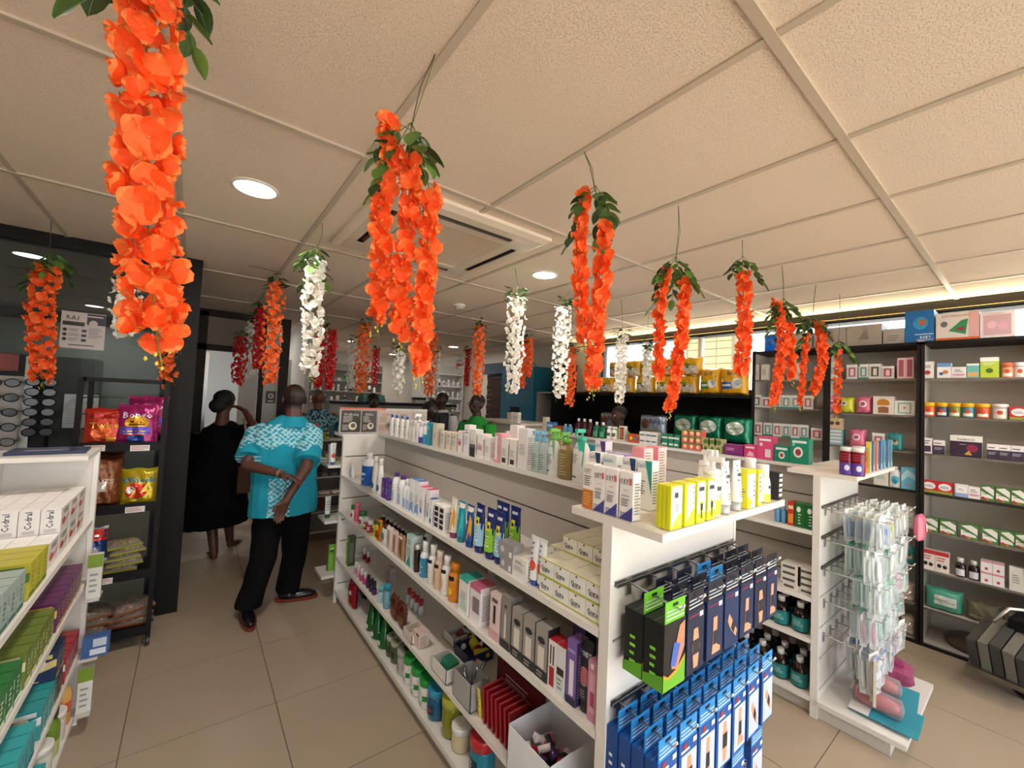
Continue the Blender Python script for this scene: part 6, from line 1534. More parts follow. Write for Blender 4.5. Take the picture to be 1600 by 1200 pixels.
# pink bottle sets and their cards on the foot board
def babyset(key, col):
    c = MB('print').box(-.13, -.002, 0, .13, .002, .19, '2f8fa4', 'print'); c.box(-.13, -.003, .0, -.05, -.002, .19, 'e6dfda', 'print'); c.art([('c', .1, .5, .07, 'b84a2c'), ('c', .1, .75, .06, '4a3a34')], .26, .19, flat(lambda u, v, l: (u, -.003 - l, v)))
    b = MB('plastic').lathe([(.01, -.085), (.035, -.075), (.042, -.02), (.036, .03), (.030, .06), (.02, .085)], 16, col, 'gel', sy=1)
    b.xf(Matrix.Translation((-.03, -.04, .095)) @ Matrix.Rotation(PI / 2, 4, 'Y'))
    f = MB('clear').lathe([(.012, -.1), (.045, -.09), (.05, 0), (.045, .09), (.012, .1)], 16, 'f0e6e6', 'clear'); f.xf(Matrix.Translation((-.03, -.042, .095)) @ Matrix.Rotation(PI / 2, 4, 'Y'))
    put(key, [('card', c, None), ('bottle', b, None), ('blister', f, None)], .26, .09, .19)
babyset('coralset', 'd9605a'); babyset('roseset', 'dd5a72')
place('roseset', 2.77, .50, .118, 0, 'rose pink bottle pack lying lowest on the foot board', 'blister pack', rot=(-1.42, 0, -1.57))
place('coralset', 2.95, .53, .125, 0, 'coral bottle pack lying behind the rose one', 'blister pack', rot=(-1.36, 0, -1.50))
bag('pinkround', .22, .16, .1, 'd97aa8', [('c', .4, .5, .2, 'f0d6e4'), ('c', .7, .4, .12, 'c84a90')], m='film', wr=.004, fill=.4); place('pinkround', 3.20, .55, .16, 0, 'large pink patterned pack at the back of the foot board', 'packet', rot=(-1.4, 0, -1.4))
carton('woodcard', .075, .012, .22, 'ddd4c4', [('p', [(.3, .1), (.6, .1), (.7, .4), (.6, .62), (.35, .62), (.28, .4)], 'c9bca4'), ('r', .4, .6, .52, .85, 'c9bca4'), ('r', .1, .9, .9, .97, 'b9aa90')], sart=[])
for i, x in enumerate((2.79, 2.83, 2.93)): place('woodcard', x, .53 + .02 * i, .185, .2, 'cream long-handled brush pack hanging low over the foot board', 'packet', 'cream brush packs hanging over the foot board')
# ---- open bins and displays on shelf three ----
def bin_(name, lab, x0, y0, x1, y1, z, h, col, t=.003):
    b = MB('print').box(x0, y0, z, x1, y1, z + .003, col).box(x0, y0, z, x0 + t, y1, z + h, col).box(x1 - t, y0, z, x1, y1, z + h, col).box(x0, y0, z, x1, y0 + t, z + h, col).box(x0, y1 - t, z, x1, y1, z + h, col)
    ob(name, b, label=lab, cat='bin')
bin_('display_bin', 'large open white bin jutting out of shelf three', .93, .93, 1.14, 1.14, .352, .15, 'e6e9f0')
for i in range(20): place(('nail_red', 'maroon', 'nail_purple', 'nail_red', 'nail_blush')[i % 5], .965 + .03 * (i % 5), .96 + .038 * (i % 4), .365 + .022 * (i // 5), 0, 'small make-up bottle lying loose in the white bin', 'bottle', 'make-up lying in the white bin', rot=(1.3, .2, i * .9))
bin_('display_bin', 'small grey acrylic bin of silver tools on shelf three', .955, 1.42, 1.05, 1.56, .352, .11, 'a9a8a6')
tl = MB('metal').tube([(0, 0, 0), (.0, 0, .12)], .005, 6, 'b9bcc0', 'metal').box(-.006, -.003, .08, .006, .003, .125, '8a8d92', 'metal').build('tool')
for i in range(6): ob('nail_tool', tl, None, (.975 + .012 * i, 1.45 + .017 * i, .36), label='silver nail tool standing in the grey acrylic bin', cat='tool', group='silver nail tools', rot=(.3 - .12 * i, .35, i))
tube('lemonstick', .022, .11, 'd9c83a', 'd9c83a', [('l', .2, .2, .8, .7, 3, '4a4a3a')]); place('lemonstick', .985, 1.385, .352, -PI / 2, 'thin yellow tube standing between the bin and red compacts', 'tube', rot=(.15, 0, -PI / 2))
carton('compact', .09, .012, .13, '8a1420', [('r', .15, .1, .85, .9, '6f0f1a')], side='b0202c', top='b0202c', sart=[]); bpx = MB('print').box(0, 0, 0, .006, .3, .17, '4a1418', 'print'); bpx.art([('r', .05, .5, .95, .98, '5c1a20'), ('t', 'LIPS', .5, .7, .2, 'c9a0a0', .5), ('l', .1, .55, .9, .62, 1, 'b88')], .3, .17, flat(lambda u, v, l: (-l, .15 - u, v)))
ob('display_card', bpx, None, (1.10, 1.14, .352), label='dark red display card behind the compacts', cat='sign')
for i in range(7): place('compact', 1.02, 1.18 + i * .028, .354, PI, 'dark red compact standing in the display rack', 'compact', 'dark red compacts in a row', rot=(-.12, 0, 0))
bin_('display_bin', 'dark blue tray of red and yellow tubes at the back of shelf three', 1.10, 1.66, 1.24, 1.80, .352, .05, '1f2a5a'); bin_('display_bin', 'small white tray holding black lids', 1.12, 1.84, 1.22, 1.95, .352, .045, 'c9c5c0'); bin_('display_bin', 'cream tray of white strips on shelf three', .955, 1.98, 1.04, 2.09, .352, .045, 'ddd2cc')
bin_('display_bin', 'white tray with green card and pink label', .955, 1.62, 1.05, 1.76, .352, .06, 'e2ded6'); place('tinygreen', 1.0, 1.69, .37, 0, 'green card standing in the white tray', 'card', rot=(.3, .2, .4))
for i in range(4): place(('nail_red', 'bug')[i % 2], 1.14 + .02 * i, 1.69 + .02 * i, .37, 0, 'small tube lying in the dark blue tray', 'tube', 'tubes lying in the dark blue tray', rot=(1.4, 0, i))
for i in range(3): place('maroon', 1.15 + .02 * i, 1.87 + .02 * i, .36, 0, 'black-banded bottle lying in the small white tray', 'bottle', 'bottles in the small white tray', rot=(1.4, 0, i))
PPL = {'man': {'head': (0.603, 3.48, 1.553), 'neck': (0.604, 3.436, 1.405), 'chest': (0.565, 3.475, 1.235), 'hip': (0.589, 3.483, 0.709), 'shL': (0.393, 3.58, 1.285), 'elL': (0.326, 3.414, 1.083), 'wrL': (0.512, 3.21, 1.042), 'haL': (0.567, 3.156, 1.016), 'shR': (0.731, 3.42, 1.295), 'elR': (0.667, 3.215, 1.079), 'wrR': (0.547, 3.192, 0.859), 'haR': (0.519, 3.205, 0.781), 'hpL': (0.512, 3.504, 0.714), 'knL': (0.473, 3.514, 0.369), 'anL': (0.399, 3.498, 0.05), 'toL': (0.372, 3.691, -0.099), 'hpR': (0.67, 3.472, 0.702), 'knR': (0.699, 3.593, 0.347), 'anR': (0.671, 3.631, 0.02), 'toR': (0.816, 3.582, 0.033)},
 'woman': {'head': (0.24, 4.876, 1.466), 'neck': (0.236, 4.888, 1.279), 'chest': (0.238, 4.897, 1.092), 'hip': (0.221, 4.937, 0.562), 'shL': (0.074, 4.997, 1.116), 'elL': (0.048, 4.994, 0.811), 'wrL': (0.09, 5.165, 0.527), 'haL': (0.117, 5.175, 0.427), 'shR': (0.371, 4.854, 1.156), 'elR': (0.502, 4.812, 1.234), 'wrR': (0.422, 4.929, 1.392), 'haR': (0.381, 4.921, 1.43), 'hpL': (0.173, 4.975, 0.528), 'knL': (0.192, 4.976, 0.218), 'anL': (0.252, 4.877, 0.005), 'toL': (0.238, 5.082, -0.083), 'hpR': (0.296, 4.88, 0.535), 'knR': (0.329, 4.995, 0.254), 'anR': (0.377, 5.158, 0.034), 'toR': (0.44, 5.174, 0.012)},
 'm2': {'head': (1.223, 5.505, 1.539), 's': 0.947},
 'c1': {'head': (1.799, 5.188, 1.521), 's': 0.935},
 'c2': {'head': (2.152, 4.288, 1.458), 's': 0.894},
 'c3': {'head': (2.815, 5.287, 1.571), 's': 0.967},
 'c4': {'head': (2.508, 3.882, 1.556), 's': 0.958},
 'c5': {'head': (3.765, 2.917, 1.5), 's': 0.921}}
# ---------------- people ----------------
from mathutils import noise as MN
BL = []
def V(*a): return Vector(a[0] if len(a) == 1 else a)
def cap(mb, a, ra, b, rb, n=12):
    a = V(a); b = V(b); t = (b - a); L = t.length or 1e-4; t = t / L; pts = []; rs = []
    for k in range(5): q = -PI / 2 + PI / 2 * k / 4; pts.append(a + t * ra * math.sin(q)); rs.append(max(.0004, ra * math.cos(q)))
    for k in range(5): q = PI / 2 * k / 4; pts.append(b + t * rb * math.sin(q)); rs.append(max(.0004, rb * math.cos(q)))
    return mb.tube(pts, rs, n, 'w', 'skin')
def ell(mb, c, r, ax=None, n=14):
    c = V(c); k = 8; vs = []; ax = ax or (V(1, 0, 0), V(0, 1, 0), V(0, 0, 1))
    for j in range(k + 1):
        q = -PI / 2 + PI * j / k; cc = max(.02, math.cos(q))
        for i in range(n):
            a = 2 * PI * i / n; vs.append(tuple(c + ax[0] * (r[0] * cc * math.cos(a)) + ax[1] * (r[1] * cc * math.sin(a)) + ax[2] * (r[2] * math.sin(q))))
    fs = [(j * n + i, j * n + (i + 1) % n, (j + 1) * n + (i + 1) % n, (j + 1) * n + i) for j in range(k) for i in range(n)] + [tuple(range(n))[::-1], tuple(k * n + i for i in range(n))]
    return mb.add(vs, fs, 'w', 'skin')
def loft(mb, rings, n=20):
    # rings: (centre, right vector * rx, forward vector * ry)
    vs = []
    for c, u, w in rings:
        for i in range(n): a = 2 * PI * i / n; vs.append(tuple(V(c) + V(u) * math.cos(a) + V(w) * math.sin(a)))
    k = len(rings); fs = [(j * n + i, j * n + (i + 1) % n, (j + 1) * n + (i + 1) % n, (j + 1) * n + i) for j in range(k - 1) for i in range(n)] + [tuple(range(n))[::-1], tuple((k - 1) * n + i for i in range(n))]
    return mb.add(vs, fs, 'w', 'skin')
def grow(name, mb, vox, parent, matname, colfn, wr=0, smooth=2, label=None):
    me = mb.build(name); o = ob(name, me, parent); o.matrix_parent_inverse = parent.matrix_world.inverted() if parent else Matrix()
    if label: o['label'] = label
    r = o.modifiers.new('r', 'REMESH'); r.mode = 'VOXEL'; r.voxel_size = vox
    s = o.modifiers.new('s', 'SMOOTH'); s.iterations = smooth; s.factor = .5
    BL.append((o, matname, colfn, wr)); return o
def finish():
    dg = bpy.context.evaluated_depsgraph_get(); dg.update()
    for o, mn, fn, wr in BL:
        me = bpy.data.meshes.new_from_object(o.evaluated_get(dg)); o.modifiers.clear(); o.data = me
        me.materials.clear(); me.materials.append(MT[mn])
        while me.color_attributes: me.color_attributes.remove(me.color_attributes[0])
        if wr:
            nn = [v.normal.copy() for v in me.vertices]
            for v, n in zip(me.vertices, nn): v.co += n * wr * (MN.noise(v.co * 9 + V(3, 1, 2)) + .6 * MN.noise(V(v.co.x * 26, v.co.y * 26, v.co.z * 7)))
        at = me.color_attributes.new('Col', 'FLOAT_COLOR', 'POINT'); d = []
        for v in me.vertices: c = lin(fn(v.co)) if callable(fn) else lin(fn); d += [c[0], c[1], c[2], 1.0]
        at.data.foreach_set('color', d); me.polygons.foreach_set('use_smooth', [True] * len(me.polygons)); me.polygons.foreach_set('material_index', [0] * len(me.polygons))
def hand(mb, w, h, nrm, s=1, curl=.5, side=1):
    # palm from wrist w towards h, five fingers of different lengths that bend at the knuckles
    w = V(w); d = (V(h) - w).normalized(); n = (V(nrm) - d * V(nrm).dot(d)).normalized(); r = d.cross(n) * side
    k = w + d * .075 * s
    for q in (-.028, -.009, .009, .026): cap(mb, w + r * q * .6 * s, .016 * s, k + r * q * s, .0125 * s, 8)
    for q, L in ((-.031, .066), (-.011, .08), (.010, .075), (.029, .058)):
        a = k + r * q * s; b = a + (d * math.cos(curl * .5) + n * math.sin(curl * .5)) * L * .45 * s; c = b + (d * math.cos(curl * 1.5) + n * math.sin(curl * 1.5)) * L * .33 * s; e = c + (d * math.cos(curl * 2.3) + n * math.sin(curl * 2.3)) * L * .26 * s
        cap(mb, a, .0095 * s, b, .0085 * s, 7); cap(mb, b, .0085 * s, c, .0075 * s, 7); cap(mb, c, .0075 * s, e, .0065 * s, 7)
    a = w + d * .02 * s - r * .028 * s; b = a + (d * .6 - r * .7 + n * .3).normalized() * .04 * s; c = b + (d * .9 - r * .2 + n * .35).normalized() * .03 * s
    cap(mb, a, .014 * s, b, .0105 * s, 7); cap(mb, b, .0105 * s, c, .0085 * s, 7)
def headshape(mb, c, F, s=1, R_=None):
    F = V(F).normalized(); U = V(0, 0, 1); Rt = F.cross(U).normalized(); U = Rt.cross(F)
    P = lambda r, f, u: V(c) + (Rt * r + F * f + U * u) * s
    ell(mb, P(0, -.008, .022), (.078 * s, .096 * s, .092 * s), (Rt, F, U)); ell(mb, P(0, .028, -.035), (.058 * s, .062 * s, .075 * s), (Rt, F, U)); ell(mb, P(0, .05, -.088), (.03 * s, .028 * s, .022 * s), (Rt, F, U))
    cap(mb, P(0, .09, .012), .009 * s, P(0, .106, -.026), .014 * s, 8); cap(mb, P(-.028, .082, .026), .012 * s, P(.028, .082, .026), .012 * s, 8)
    cap(mb, P(-.02, .088, -.057), .009 * s, P(.02, .088, -.057), .009 * s, 8)
    for q in (-1, 1): ell(mb, P(q * .080, -.01, -.005), (.010 * s, .020 * s, .032 * s), (Rt, F, U)); ell(mb, P(q * .042, .066, -.022), (.022 * s, .02 * s, .02 * s), (Rt, F, U))
    return P
def eyes(par, P, s, iris='1c120c'):
    for q in (-1, 1):
        m = MB('plastic'); c = P(q * .030, .083, .004); ell(m, c, (.0115 * s,) * 3, n=10); m.c = [lin('a89a8c')] * len(m.c); m.m = ['plastic'] * len(m.m)
        f = (P(q * .030, .1, .004) - c).normalized(); m2 = c + f * .0065 * s; b = len(m.f); ell(m, m2, (.0068 * s,) * 3, n=8); m.c[b:] = [lin(iris)] * (len(m.f) - b); m.m = ['plastic'] * len(m.m); ob('eye', m, par)
def hairbit(mb, P, s, grow_=1.06, back=True, F=None, cut=.0):
    pass
def skinfn(base, lip='6a3630'): return lambda co: base
# --- the man in the turquoise shirt ---
J = {k: V(v) for k, v in PPL['man'].items()}
man = thing('person', 'man seen from behind in turquoise patterned shirt, arms folded behind his back', 'person')
SKN = '57352a'; F = V(-.12, 1, 0).normalized(); Rt = V(F.y, -F.x, 0)
b = MB('skin'); hc = J['head'] + V(0, 0, .0)
P = headshape(b, hc, F, 1.02); cap(b, hc + V(0, -.02, -.05), .056, J['neck'] + V(0, 0, -.06), .066)
ck = V((J['shL'].x + J['shR'].x) / 2, (J['shL'].y + J['shR'].y) / 2, 1.2)
for z, rx, ry in ((1.25, .15, .085), (1.18, .16, .10), (1.05, .15, .1), (.95, .15, .1)): ell(b, (ck.x + (z - 1.2) * .0, ck.y, z), (rx, ry, .12), (Rt, F, V(0, 0, 1)))
for s_ in 'LR':
    cap(b, J['sh' + s_], .05, J['el' + s_], .040); cap(b, J['el' + s_], .041, J['wr' + s_], .026)
hand(b, J['wrL'], J['haL'] + V(.02, 0, 0), V(0, -.2, -1), 1.0, .35, 1); hand(b, J['wrR'], J['haR'], V(.3, -1, .2), 1.0, .45, -1)
HL, HR = V(.51, 3.50, .9), V(.67, 3.47, .9)
for h_, k_, a_ in ((HL, J['knL'], V(.398, 3.47, .09)), (HR, J['knR'], V(.668, 3.60, .09))): cap(b, h_, .08, k_, .055); cap(b, k_, .052, a_, .036)
grow('body', b, .0052, man, 'skin', lambda co: '2a1a14' if (co.z > hc.z + .02 and (co - hc).length > .07 and (co.z - hc.z) > .03 - (hc.y - co.y) * .6 and co.y < hc.y + .07) else SKN)
sh = MB('cloth'); c0 = V(.583, 3.475, 0)
def ring(z, rx, ry, cx=0, cy=0): return (c0 + V(cx, cy, z), Rt * rx, F * ry)
loft(sh, [ring(.712, .232, .158, .0), ring(.80, .232, .16), ring(.95, .222, .155, -.004), ring(1.1, .222, .15, -.012), ring(1.22, .225, .14, -.016), ring(1.32, .2, .115, -.012), ring(1.385, .135, .09, .005), ring(1.43, .078, .08, .015)])
ell(sh, c0 + V(-.16, .08, 1.30), (.075, .085, .07)); ell(sh, c0 + V(.125, -.02, 1.31), (.075, .085, .07))
for s_, e_ in (('L', .80), ('R', .86)):
    a = J['sh' + s_]; e = a.lerp(J['el' + s_], e_); d = (e - a).normalized(); u = d.orthogonal().normalized(); w = d.cross(u)
    loft(sh, [(a - d * .02 + V(0, 0, .0), u * .078, w * .08), (a.lerp(e, .5), u * .086, w * .088), (e, u * .09, w * .092)], 18)
TQ, TP = '2190a8', '9fd0dc'
def shirtcol(co):
    x = (co - c0).dot(Rt); z = co.z; fr = MN.noise(V(co.x * 60, co.y * 60, co.z * 60)); fr2 = math.sin(x * 170) * math.sin(z * 190)
    yoke = z > 1.215 + .02 * math.sin(x * 40) and z < 1.385 + abs(x) * -.1
    hem = x < -.06 and x > -.19 and z < .99 and co.y < c0.y + .05
    dL = (co - J['shL'].lerp(J['elL'], .72)).length; dR = (co - J['shR'].lerp(J['elR'], .78)).length
    cuff = min(dL, dR) < .11 and (co.z < J['shL'].lerp(J['elL'], .62).z) and (x > .07 or x < -.14)
    if yoke or hem or cuff:
        if cuff: return TP if math.sin(z * 260) + fr * 1.3 > .1 else TQ
        if hem and x > -.10: return '14576a' if fr2 > -.1 else TP
        return TP if (fr2 + fr * 1.4 > -.15) else TQ
    return TQ
grow('shirt', sh, .006, man, 'cloth', shirtcol, .006, 3)
cl = MB('cloth'); loft(cl, [(hc + V(-.01, -.03, -.205), Rt * .115, F * .105), (hc + V(0, -.025, -.125), Rt * .072, F * .074)]); grow('collar', cl, .005, man, 'cloth', TQ)
tr = MB('cloth'); ell(tr, c0 + V(0, 0, .88), (.185, .13, .13)); ell(tr, c0 + V(0, -.02, .80), (.18, .13, .1))
for h_, k_, a_, sx in ((HL, J['knL'], V(.398, 3.475, .075), -1), (HR, J['knR'], V(.666, 3.60, .075), 1)):
    loft(tr, [(h_ + V(sx * .0, 0, -.03), Rt * .108, F * .12), (h_.lerp(k_, .5), Rt * .10, F * .115), (k_, Rt * .088, F * .10), (k_.lerp(a_, .5), Rt * .082, F * .092), (a_, Rt * .084, F * .095)], 20)
grow('trousers', tr, .007, man, 'cloth', '0d0c0d', .008, 3)
def shoe(par, a, toe, name='shoe'):
    a = V(a); d = (V(toe) - a); d.z = 0; d.normalize(); r = d.cross(V(0, 0, 1)); m = MB('plastic')
    ell(m, a + d * .06 + V(0, 0, .04), (.045, .14, .036), (r, d, V(0, 0, 1))); ell(m, a - d * .02 + V(0, 0, .06), (.042, .06, .05), (r, d, V(0, 0, 1)))
    o = grow(name, m, .006, par, 'plastic', '15131a'); s2 = MB('plastic')
    loft(s2, [(a + d * .055 + V(0, 0, .002), r * .047, d * .15), (a + d * .055 + V(0, 0, .026), r * .05, d * .152)], 24); s2.c = [lin('7a3326')] * len(s2.c); s2.m = ['plastic'] * len(s2.m); ob('sole', s2, o)
shoe(man, (.388, 3.44, 0), (.40, 3.2, 0)); shoe(man, (.675, 3.585, 0), (.95, 3.50, 0))
wt = MB('metal'); wd = (J['wrL'] - J['elL']).normalized(); u = wd.orthogonal().normalized(); loft(wt, [(J['wrL'] - wd * .02, u * .031, wd.cross(u) * .031), (J['wrL'] - wd * .004, u * .031, wd.cross(u) * .031)], 16); wt.m = ['metal'] * len(wt.m); wt.c = [lin('c9bfa8')] * len(wt.c); ob('watch', wt, man)
# --- the woman in black ---
Wj = {k: V(v) for k, v in PPL['woman'].items()}; wo = thing('person', 'barefoot woman in long black dress with strap bag walking into the passage', 'person')
F = V(-.25, 1, 0).normalized(); Rt = V(F.y, -F.x, 0); hc = Wj['head'] + V(0, 0, .0)
b = MB('skin'); P = headshape(b, hc, V(.35, 1, 0), 1.0); cap(b, hc + V(0, -.01, -.06), .05, V(.235, 4.89, 1.25), .06)
ell(b, (.235, 4.92, 1.1), (.15, .1, .2)); ell(b, (.22, 4.94, .85), (.16, .12, .2))
for s_ in 'LR': cap(b, Wj['sh' + s_], .05, Wj['el' + s_], .042); cap(b, Wj['el' + s_], .042, Wj['wr' + s_], .027)
hand(b, Wj['wrL'], Wj['haL'], V(1, 0, 0), .95, .4, 1); hand(b, Wj['wrR'], Wj['haR'] + V(-.04, 0, .01), V(0, -.3, -1), .95, .5, -1)
for h_, a_, t_ in ((V(.16, 4.96, .7), V(.245, 4.80, .06), V(.22, 4.93, .02)), (V(.30, 4.9, .7), V(.385, 5.10, .06), V(.46, 5.16, .02))):
    k_ = h_.lerp(a_, .45) + V(0, .03, 0); cap(b, h_, .09, k_, .06); cap(b, k_, .055, a_, .035); cap(b, a_ + V(0, -.02, -.03), .03, t_, .022)
    for q in range(5): cap(b, t_ + V(.03 - .014 * q, .01, 0), .009, t_ + V(.035 - .014 * q, .045 - .006 * abs(q - 1), -.003), .008, 6)
grow('body', b, .0068, wo, 'skin', '5a3527')
dr = MB('cloth'); c0 = V(.255, 4.93, 0)
loft(dr, [(c0 + V(-.04, 0, .30), Rt * .31, F * .24), (c0 + V(-.035, 0, .5), Rt * .29, F * .22), (c0 + V(-.02, 0, .75), Rt * .255, F * .19), (c0 + V(0, 0, .98), Rt * .22, F * .17), (c0 + V(.0, 0, 1.12), Rt * .21, F * .15), (c0 + V(0, 0, 1.22), Rt * .17, F * .12), (c0 + V(0, 0, 1.29), Rt * .07, F * .07)])
for s_, e_ in (('L', .8), ('R', .75)):
    a = Wj['sh' + s_]; e = a.lerp(Wj['el' + s_], e_); d = (e - a).normalized(); u = d.orthogonal().normalized(); w = d.cross(u); loft(dr, [(a - d * .05, u * .085, w * .09), (e, u * .085, w * .09)], 16)
grow('dress', dr, .009, wo, 'cloth', '070607', .012, 4)
hr = MB('hair'); ell(hr, hc + V(-.0, -.012, .045), (.092, .112, .088)); ell(hr, hc + V(-.05, -.07, -.02), (.075, .07, .07)); grow('hair', hr, .007, wo, 'hair', '0d0b0b', .006)
bg_ = MB('cloth'); bg_.tube([tuple(V(.40, 4.72, 1.33)), tuple(V(.44, 4.70, 1.1)), tuple(V(.46, 4.72, .85))], .012, 6, '8a7260', 'cloth').box(.38, 4.68, .62, .52, 4.80, .86, '4a3428', 'cloth'); ob('shoulder_bag', bg_, wo)
# --- other people, seen from the chest up behind the units but built whole ---
def figure(name, lab, F, skin, top, legs, hairc, extra=None, pat=None, bend=0, vox=.0095, bald=False, arms=0):
    p = PPL[name]; hc = V(p['head']); s = p['s']; F = V(F).normalized(); Rt = F.cross(V(0, 0, 1)).normalized(); Z = V(0, 0, 1)
    t = thing('person', lab, 'person'); b = MB('skin'); P = headshape(b, hc, F, s)
    g = lambda r, f, z: V(hc.x, hc.y, 0) + Rt * r * s + F * (f - bend * (z > 1.1) * 0) * s + Z * z * s
    cap(b, hc + V(0, 0, -.07 * s), .05 * s, g(0, -.03, 1.40), .06 * s)
    for z, rx in ((1.31, .17), (1.1, .15), (.98, .15)): ell(b, g(0, -.03, z), (rx * s, .1 * s, .12 * s), (Rt, F, Z))
    for q in (-1, 1):
        a = g(q * .2, -.03, 1.39); e = g(q * .25, -.0 + arms * .05, 1.10); w = g(q * (.2 - .06 * arms), .16 + .1 * arms, .95 + .12 * arms); cap(b, a, .05 * s, e, .04 * s); cap(b, e, .04 * s, w, .026 * s); hand(b, w, w + F * .1 - Rt * q * .03, V(0, 0, -1), s * .95, .4, q)
        cap(b, g(q * .09, -.03, .9), .085 * s, g(q * .1, 0, .48), .055 * s); cap(b, g(q * .1, 0, .48), .052 * s, g(q * .1, -.03, .08), .036 * s); cap(b, g(q * .1, -.04, .035), .034 * s, g(q * .11, .14, .028), .028 * s)
    grow('body', b, vox, t, 'skin', skin)
    c = MB('cloth'); loft(c, [(g(0, -.03, .80), Rt * .2 * s, F * .14 * s), (g(0, -.03, 1.0), Rt * .2 * s, F * .14 * s), (g(0, -.03, 1.28), Rt * .215 * s, F * .14 * s), (g(0, -.03, 1.41), Rt * .18 * s, F * .1 * s), (g(0, -.025, 1.49), Rt * .07 * s, F * .07 * s)])
    for q in (-1, 1): a = g(q * .19, -.03, 1.40); e = g(q * .245, -.01, 1.17); d = (e - a).normalized(); u = d.orthogonal().normalized(); w = d.cross(u); loft(c, [(a, u * .078 * s, w * .078 * s), (e, u * .082 * s, w * .082 * s)], 14)
    grow('shirt', c, vox, t, 'cloth', pat or top, .006, 3)
    l = MB('cloth'); ell(l, g(0, -.03, .88), (.17 * s, .13 * s, .12 * s), (Rt, F, Z))
    for q in (-1, 1): loft(l, [(g(q * .09, -.03, .88), Rt * .1 * s, F * .11 * s), (g(q * .1, 0, .48), Rt * .08 * s, F * .09 * s), (g(q * .1, -.03, .08), Rt * .075 * s, F * .085 * s)], 16)
    grow('trousers', l, .011, t, 'cloth', legs, .006)
    if not bald:
        h = MB('hair'); ell(h, P(0, -.022, .045), (.083 * s, .097 * s, .080 * s), (Rt, F, Z)); grow('hair', h, .008, t, 'hair', hairc, .003)
    eyes(t, P, s); m = MB('skin'); cap(m, P(-.016, .099, -.059), .004 * s, P(.016, .099, -.059), .004 * s, 6); m.c = [lin('5a2a26')] * len(m.c); ob('mouth', m, t)
    return t, P, Rt, s
def leafpat(a, b_, k=34): return lambda co: a if MN.noise(V(co.x * k, co.y * k, co.z * k)) > .06 or MN.noise(V(co.x * 60, co.y * 60, co.z * 20)) > .25 else b_
figure('m2', 'balding man in dark blue leaf-patterned shirt standing beyond the turquoise shirt', (-.2, 1, 0), '6a4232', '', '22242c', '2a211d', pat=leafpat('7fa8b4', '1c4658'), bald=True, vox=.008)
figure('c1', 'dark-haired clerk facing the shop behind the poster board', (-.15, -1, 0), '2e1c16', '4a5a34', '23262c', '100d0c')
figure('c2', 'dark clerk with black hair hidden behind the computer screen', (.6, -1, 0), '33211a', '26282c', '23262c', '0e0c0c')
figure('c3', 'grey-haired person in white shirt looking down at the counter', (-1, -.35, 0), '4a2e24', 'e6e8ec', '23262c', '2c2826')
t4, P4, R4, s4 = figure('c4', 'clerk in bright green shirt and black glasses beyond the gondolas', (-1, -.25, 0), '3e2820', '2f8f3a', '23262c', '120f0e')
gl = MB('dark')
for q in (-1, 1): gl.tube([tuple(P4(q * .032 + .022 * math.cos(a), .1, .004 + .017 * math.sin(a))) for a in [i * PI / 6 for i in range(13)]], .002, 5, '0c0b0c', 'dark'); gl.tube([tuple(P4(q * .054, .1, .01)), tuple(P4(q * .08, 0, .012))], .002, 5, '0c0b0c', 'dark')
gl.tube([tuple(P4(-.01, .104, .006)), tuple(P4(.01, .104, .006))], .002, 5, '0c0b0c', 'dark'); ob('glasses', gl, t4)
figure('c5', 'person in light green shirt bending behind the second gondola', (-1, .2, 0), '4a2e24', '86c83a', '23262c', '1a1412')
finish()
# ---------------- snack rack by the column ----------------
BK = '141315'
sr = thing('snack_rack', 'black metal snack rack on castors before the glass screen', 'rack', (0, 0, 0)); RX0, RX1, RY0, RY1 = -.52, -.135, 3.42, 3.74
for x in (RX0, RX1):
    for y in (RY0, RY1): ob('upright', bx(x - .012, y - .012, .07, x + .012, y + .012, 1.64, BK, 'dark'), sr)
for z in (1.235, .86, .45, .10):
    m = MB('dark').box(RX0, RY0, z - .03, RX1, RY1, z, BK, 'dark').box(RX0, RY0 - .005, z - .03, RX1, RY0, z + .025, BK, 'dark'); ob('tray', m, sr)
ob('top_frame', MB('dark').box(RX0, RY0, 1.62, RX1, RY0 + .02, 1.645, BK).box(RX0, RY1 - .02, 1.62, RX1, RY1, 1.645, BK).box(RX0, RY0, 1.62, RX0 + .02, RY1, 1.645, BK).box(RX1 - .02, RY0, 1.62, RX1, RY1, 1.645, BK), sr)
for z in (1.33, 1.42, 1.52): ob('side_wire', MB('metal').tube([(RX0, RY0, z), (RX0, RY1, z)], .004, 6, '8c8e90').tube([(RX0, RY1, z), (RX1, RY1, z)], .004, 6, '8c8e90').tube([(RX1, RY0, z), (RX1, RY1, z)], .004, 6, '8c8e90'), sr)
for x in (RX0, RX1):
    for y in (RY0, RY1):
        c = ob('castor', MB('dark').box(x - .012, y - .014, .045, x + .012, y + .014, .075, '1a1a1a', 'dark'), sr); w = MB('plastic').lathe([(.026, -.011), (.028, -.006), (.028, .006), (.026, .011)], 16, '2a2a2c'); w.lathe([(.014, .0112), (.012, .013)], 12, 'c9c9c9', 'metal'); w.lathe([(.014, -.013), (.014, -.0112)], 12, 'c9c9c9', 'metal'); w.xf(Matrix.Translation((x, y, .029)) @ Matrix.Rotation(PI / 2, 4, 'Y')); ob('wheel', w, c)
for x, z in ((-.24, 1.205), (-.24, .83), (-.36, .42), (-.44, 1.21)):
    tg = MB('print').box(x - .045, RY0 - .008, z, x + .045, RY0 - .006, z + .035, 'e6e2de', 'print'); tg.art([('l', .05, .15, .95, .9, 3, 'b85a5a')], .09, .035, flat(lambda u, v, l, x=x, z=z: (x + u, RY0 - .008 - l, z + v))); ob('price_tag', tg, sr)
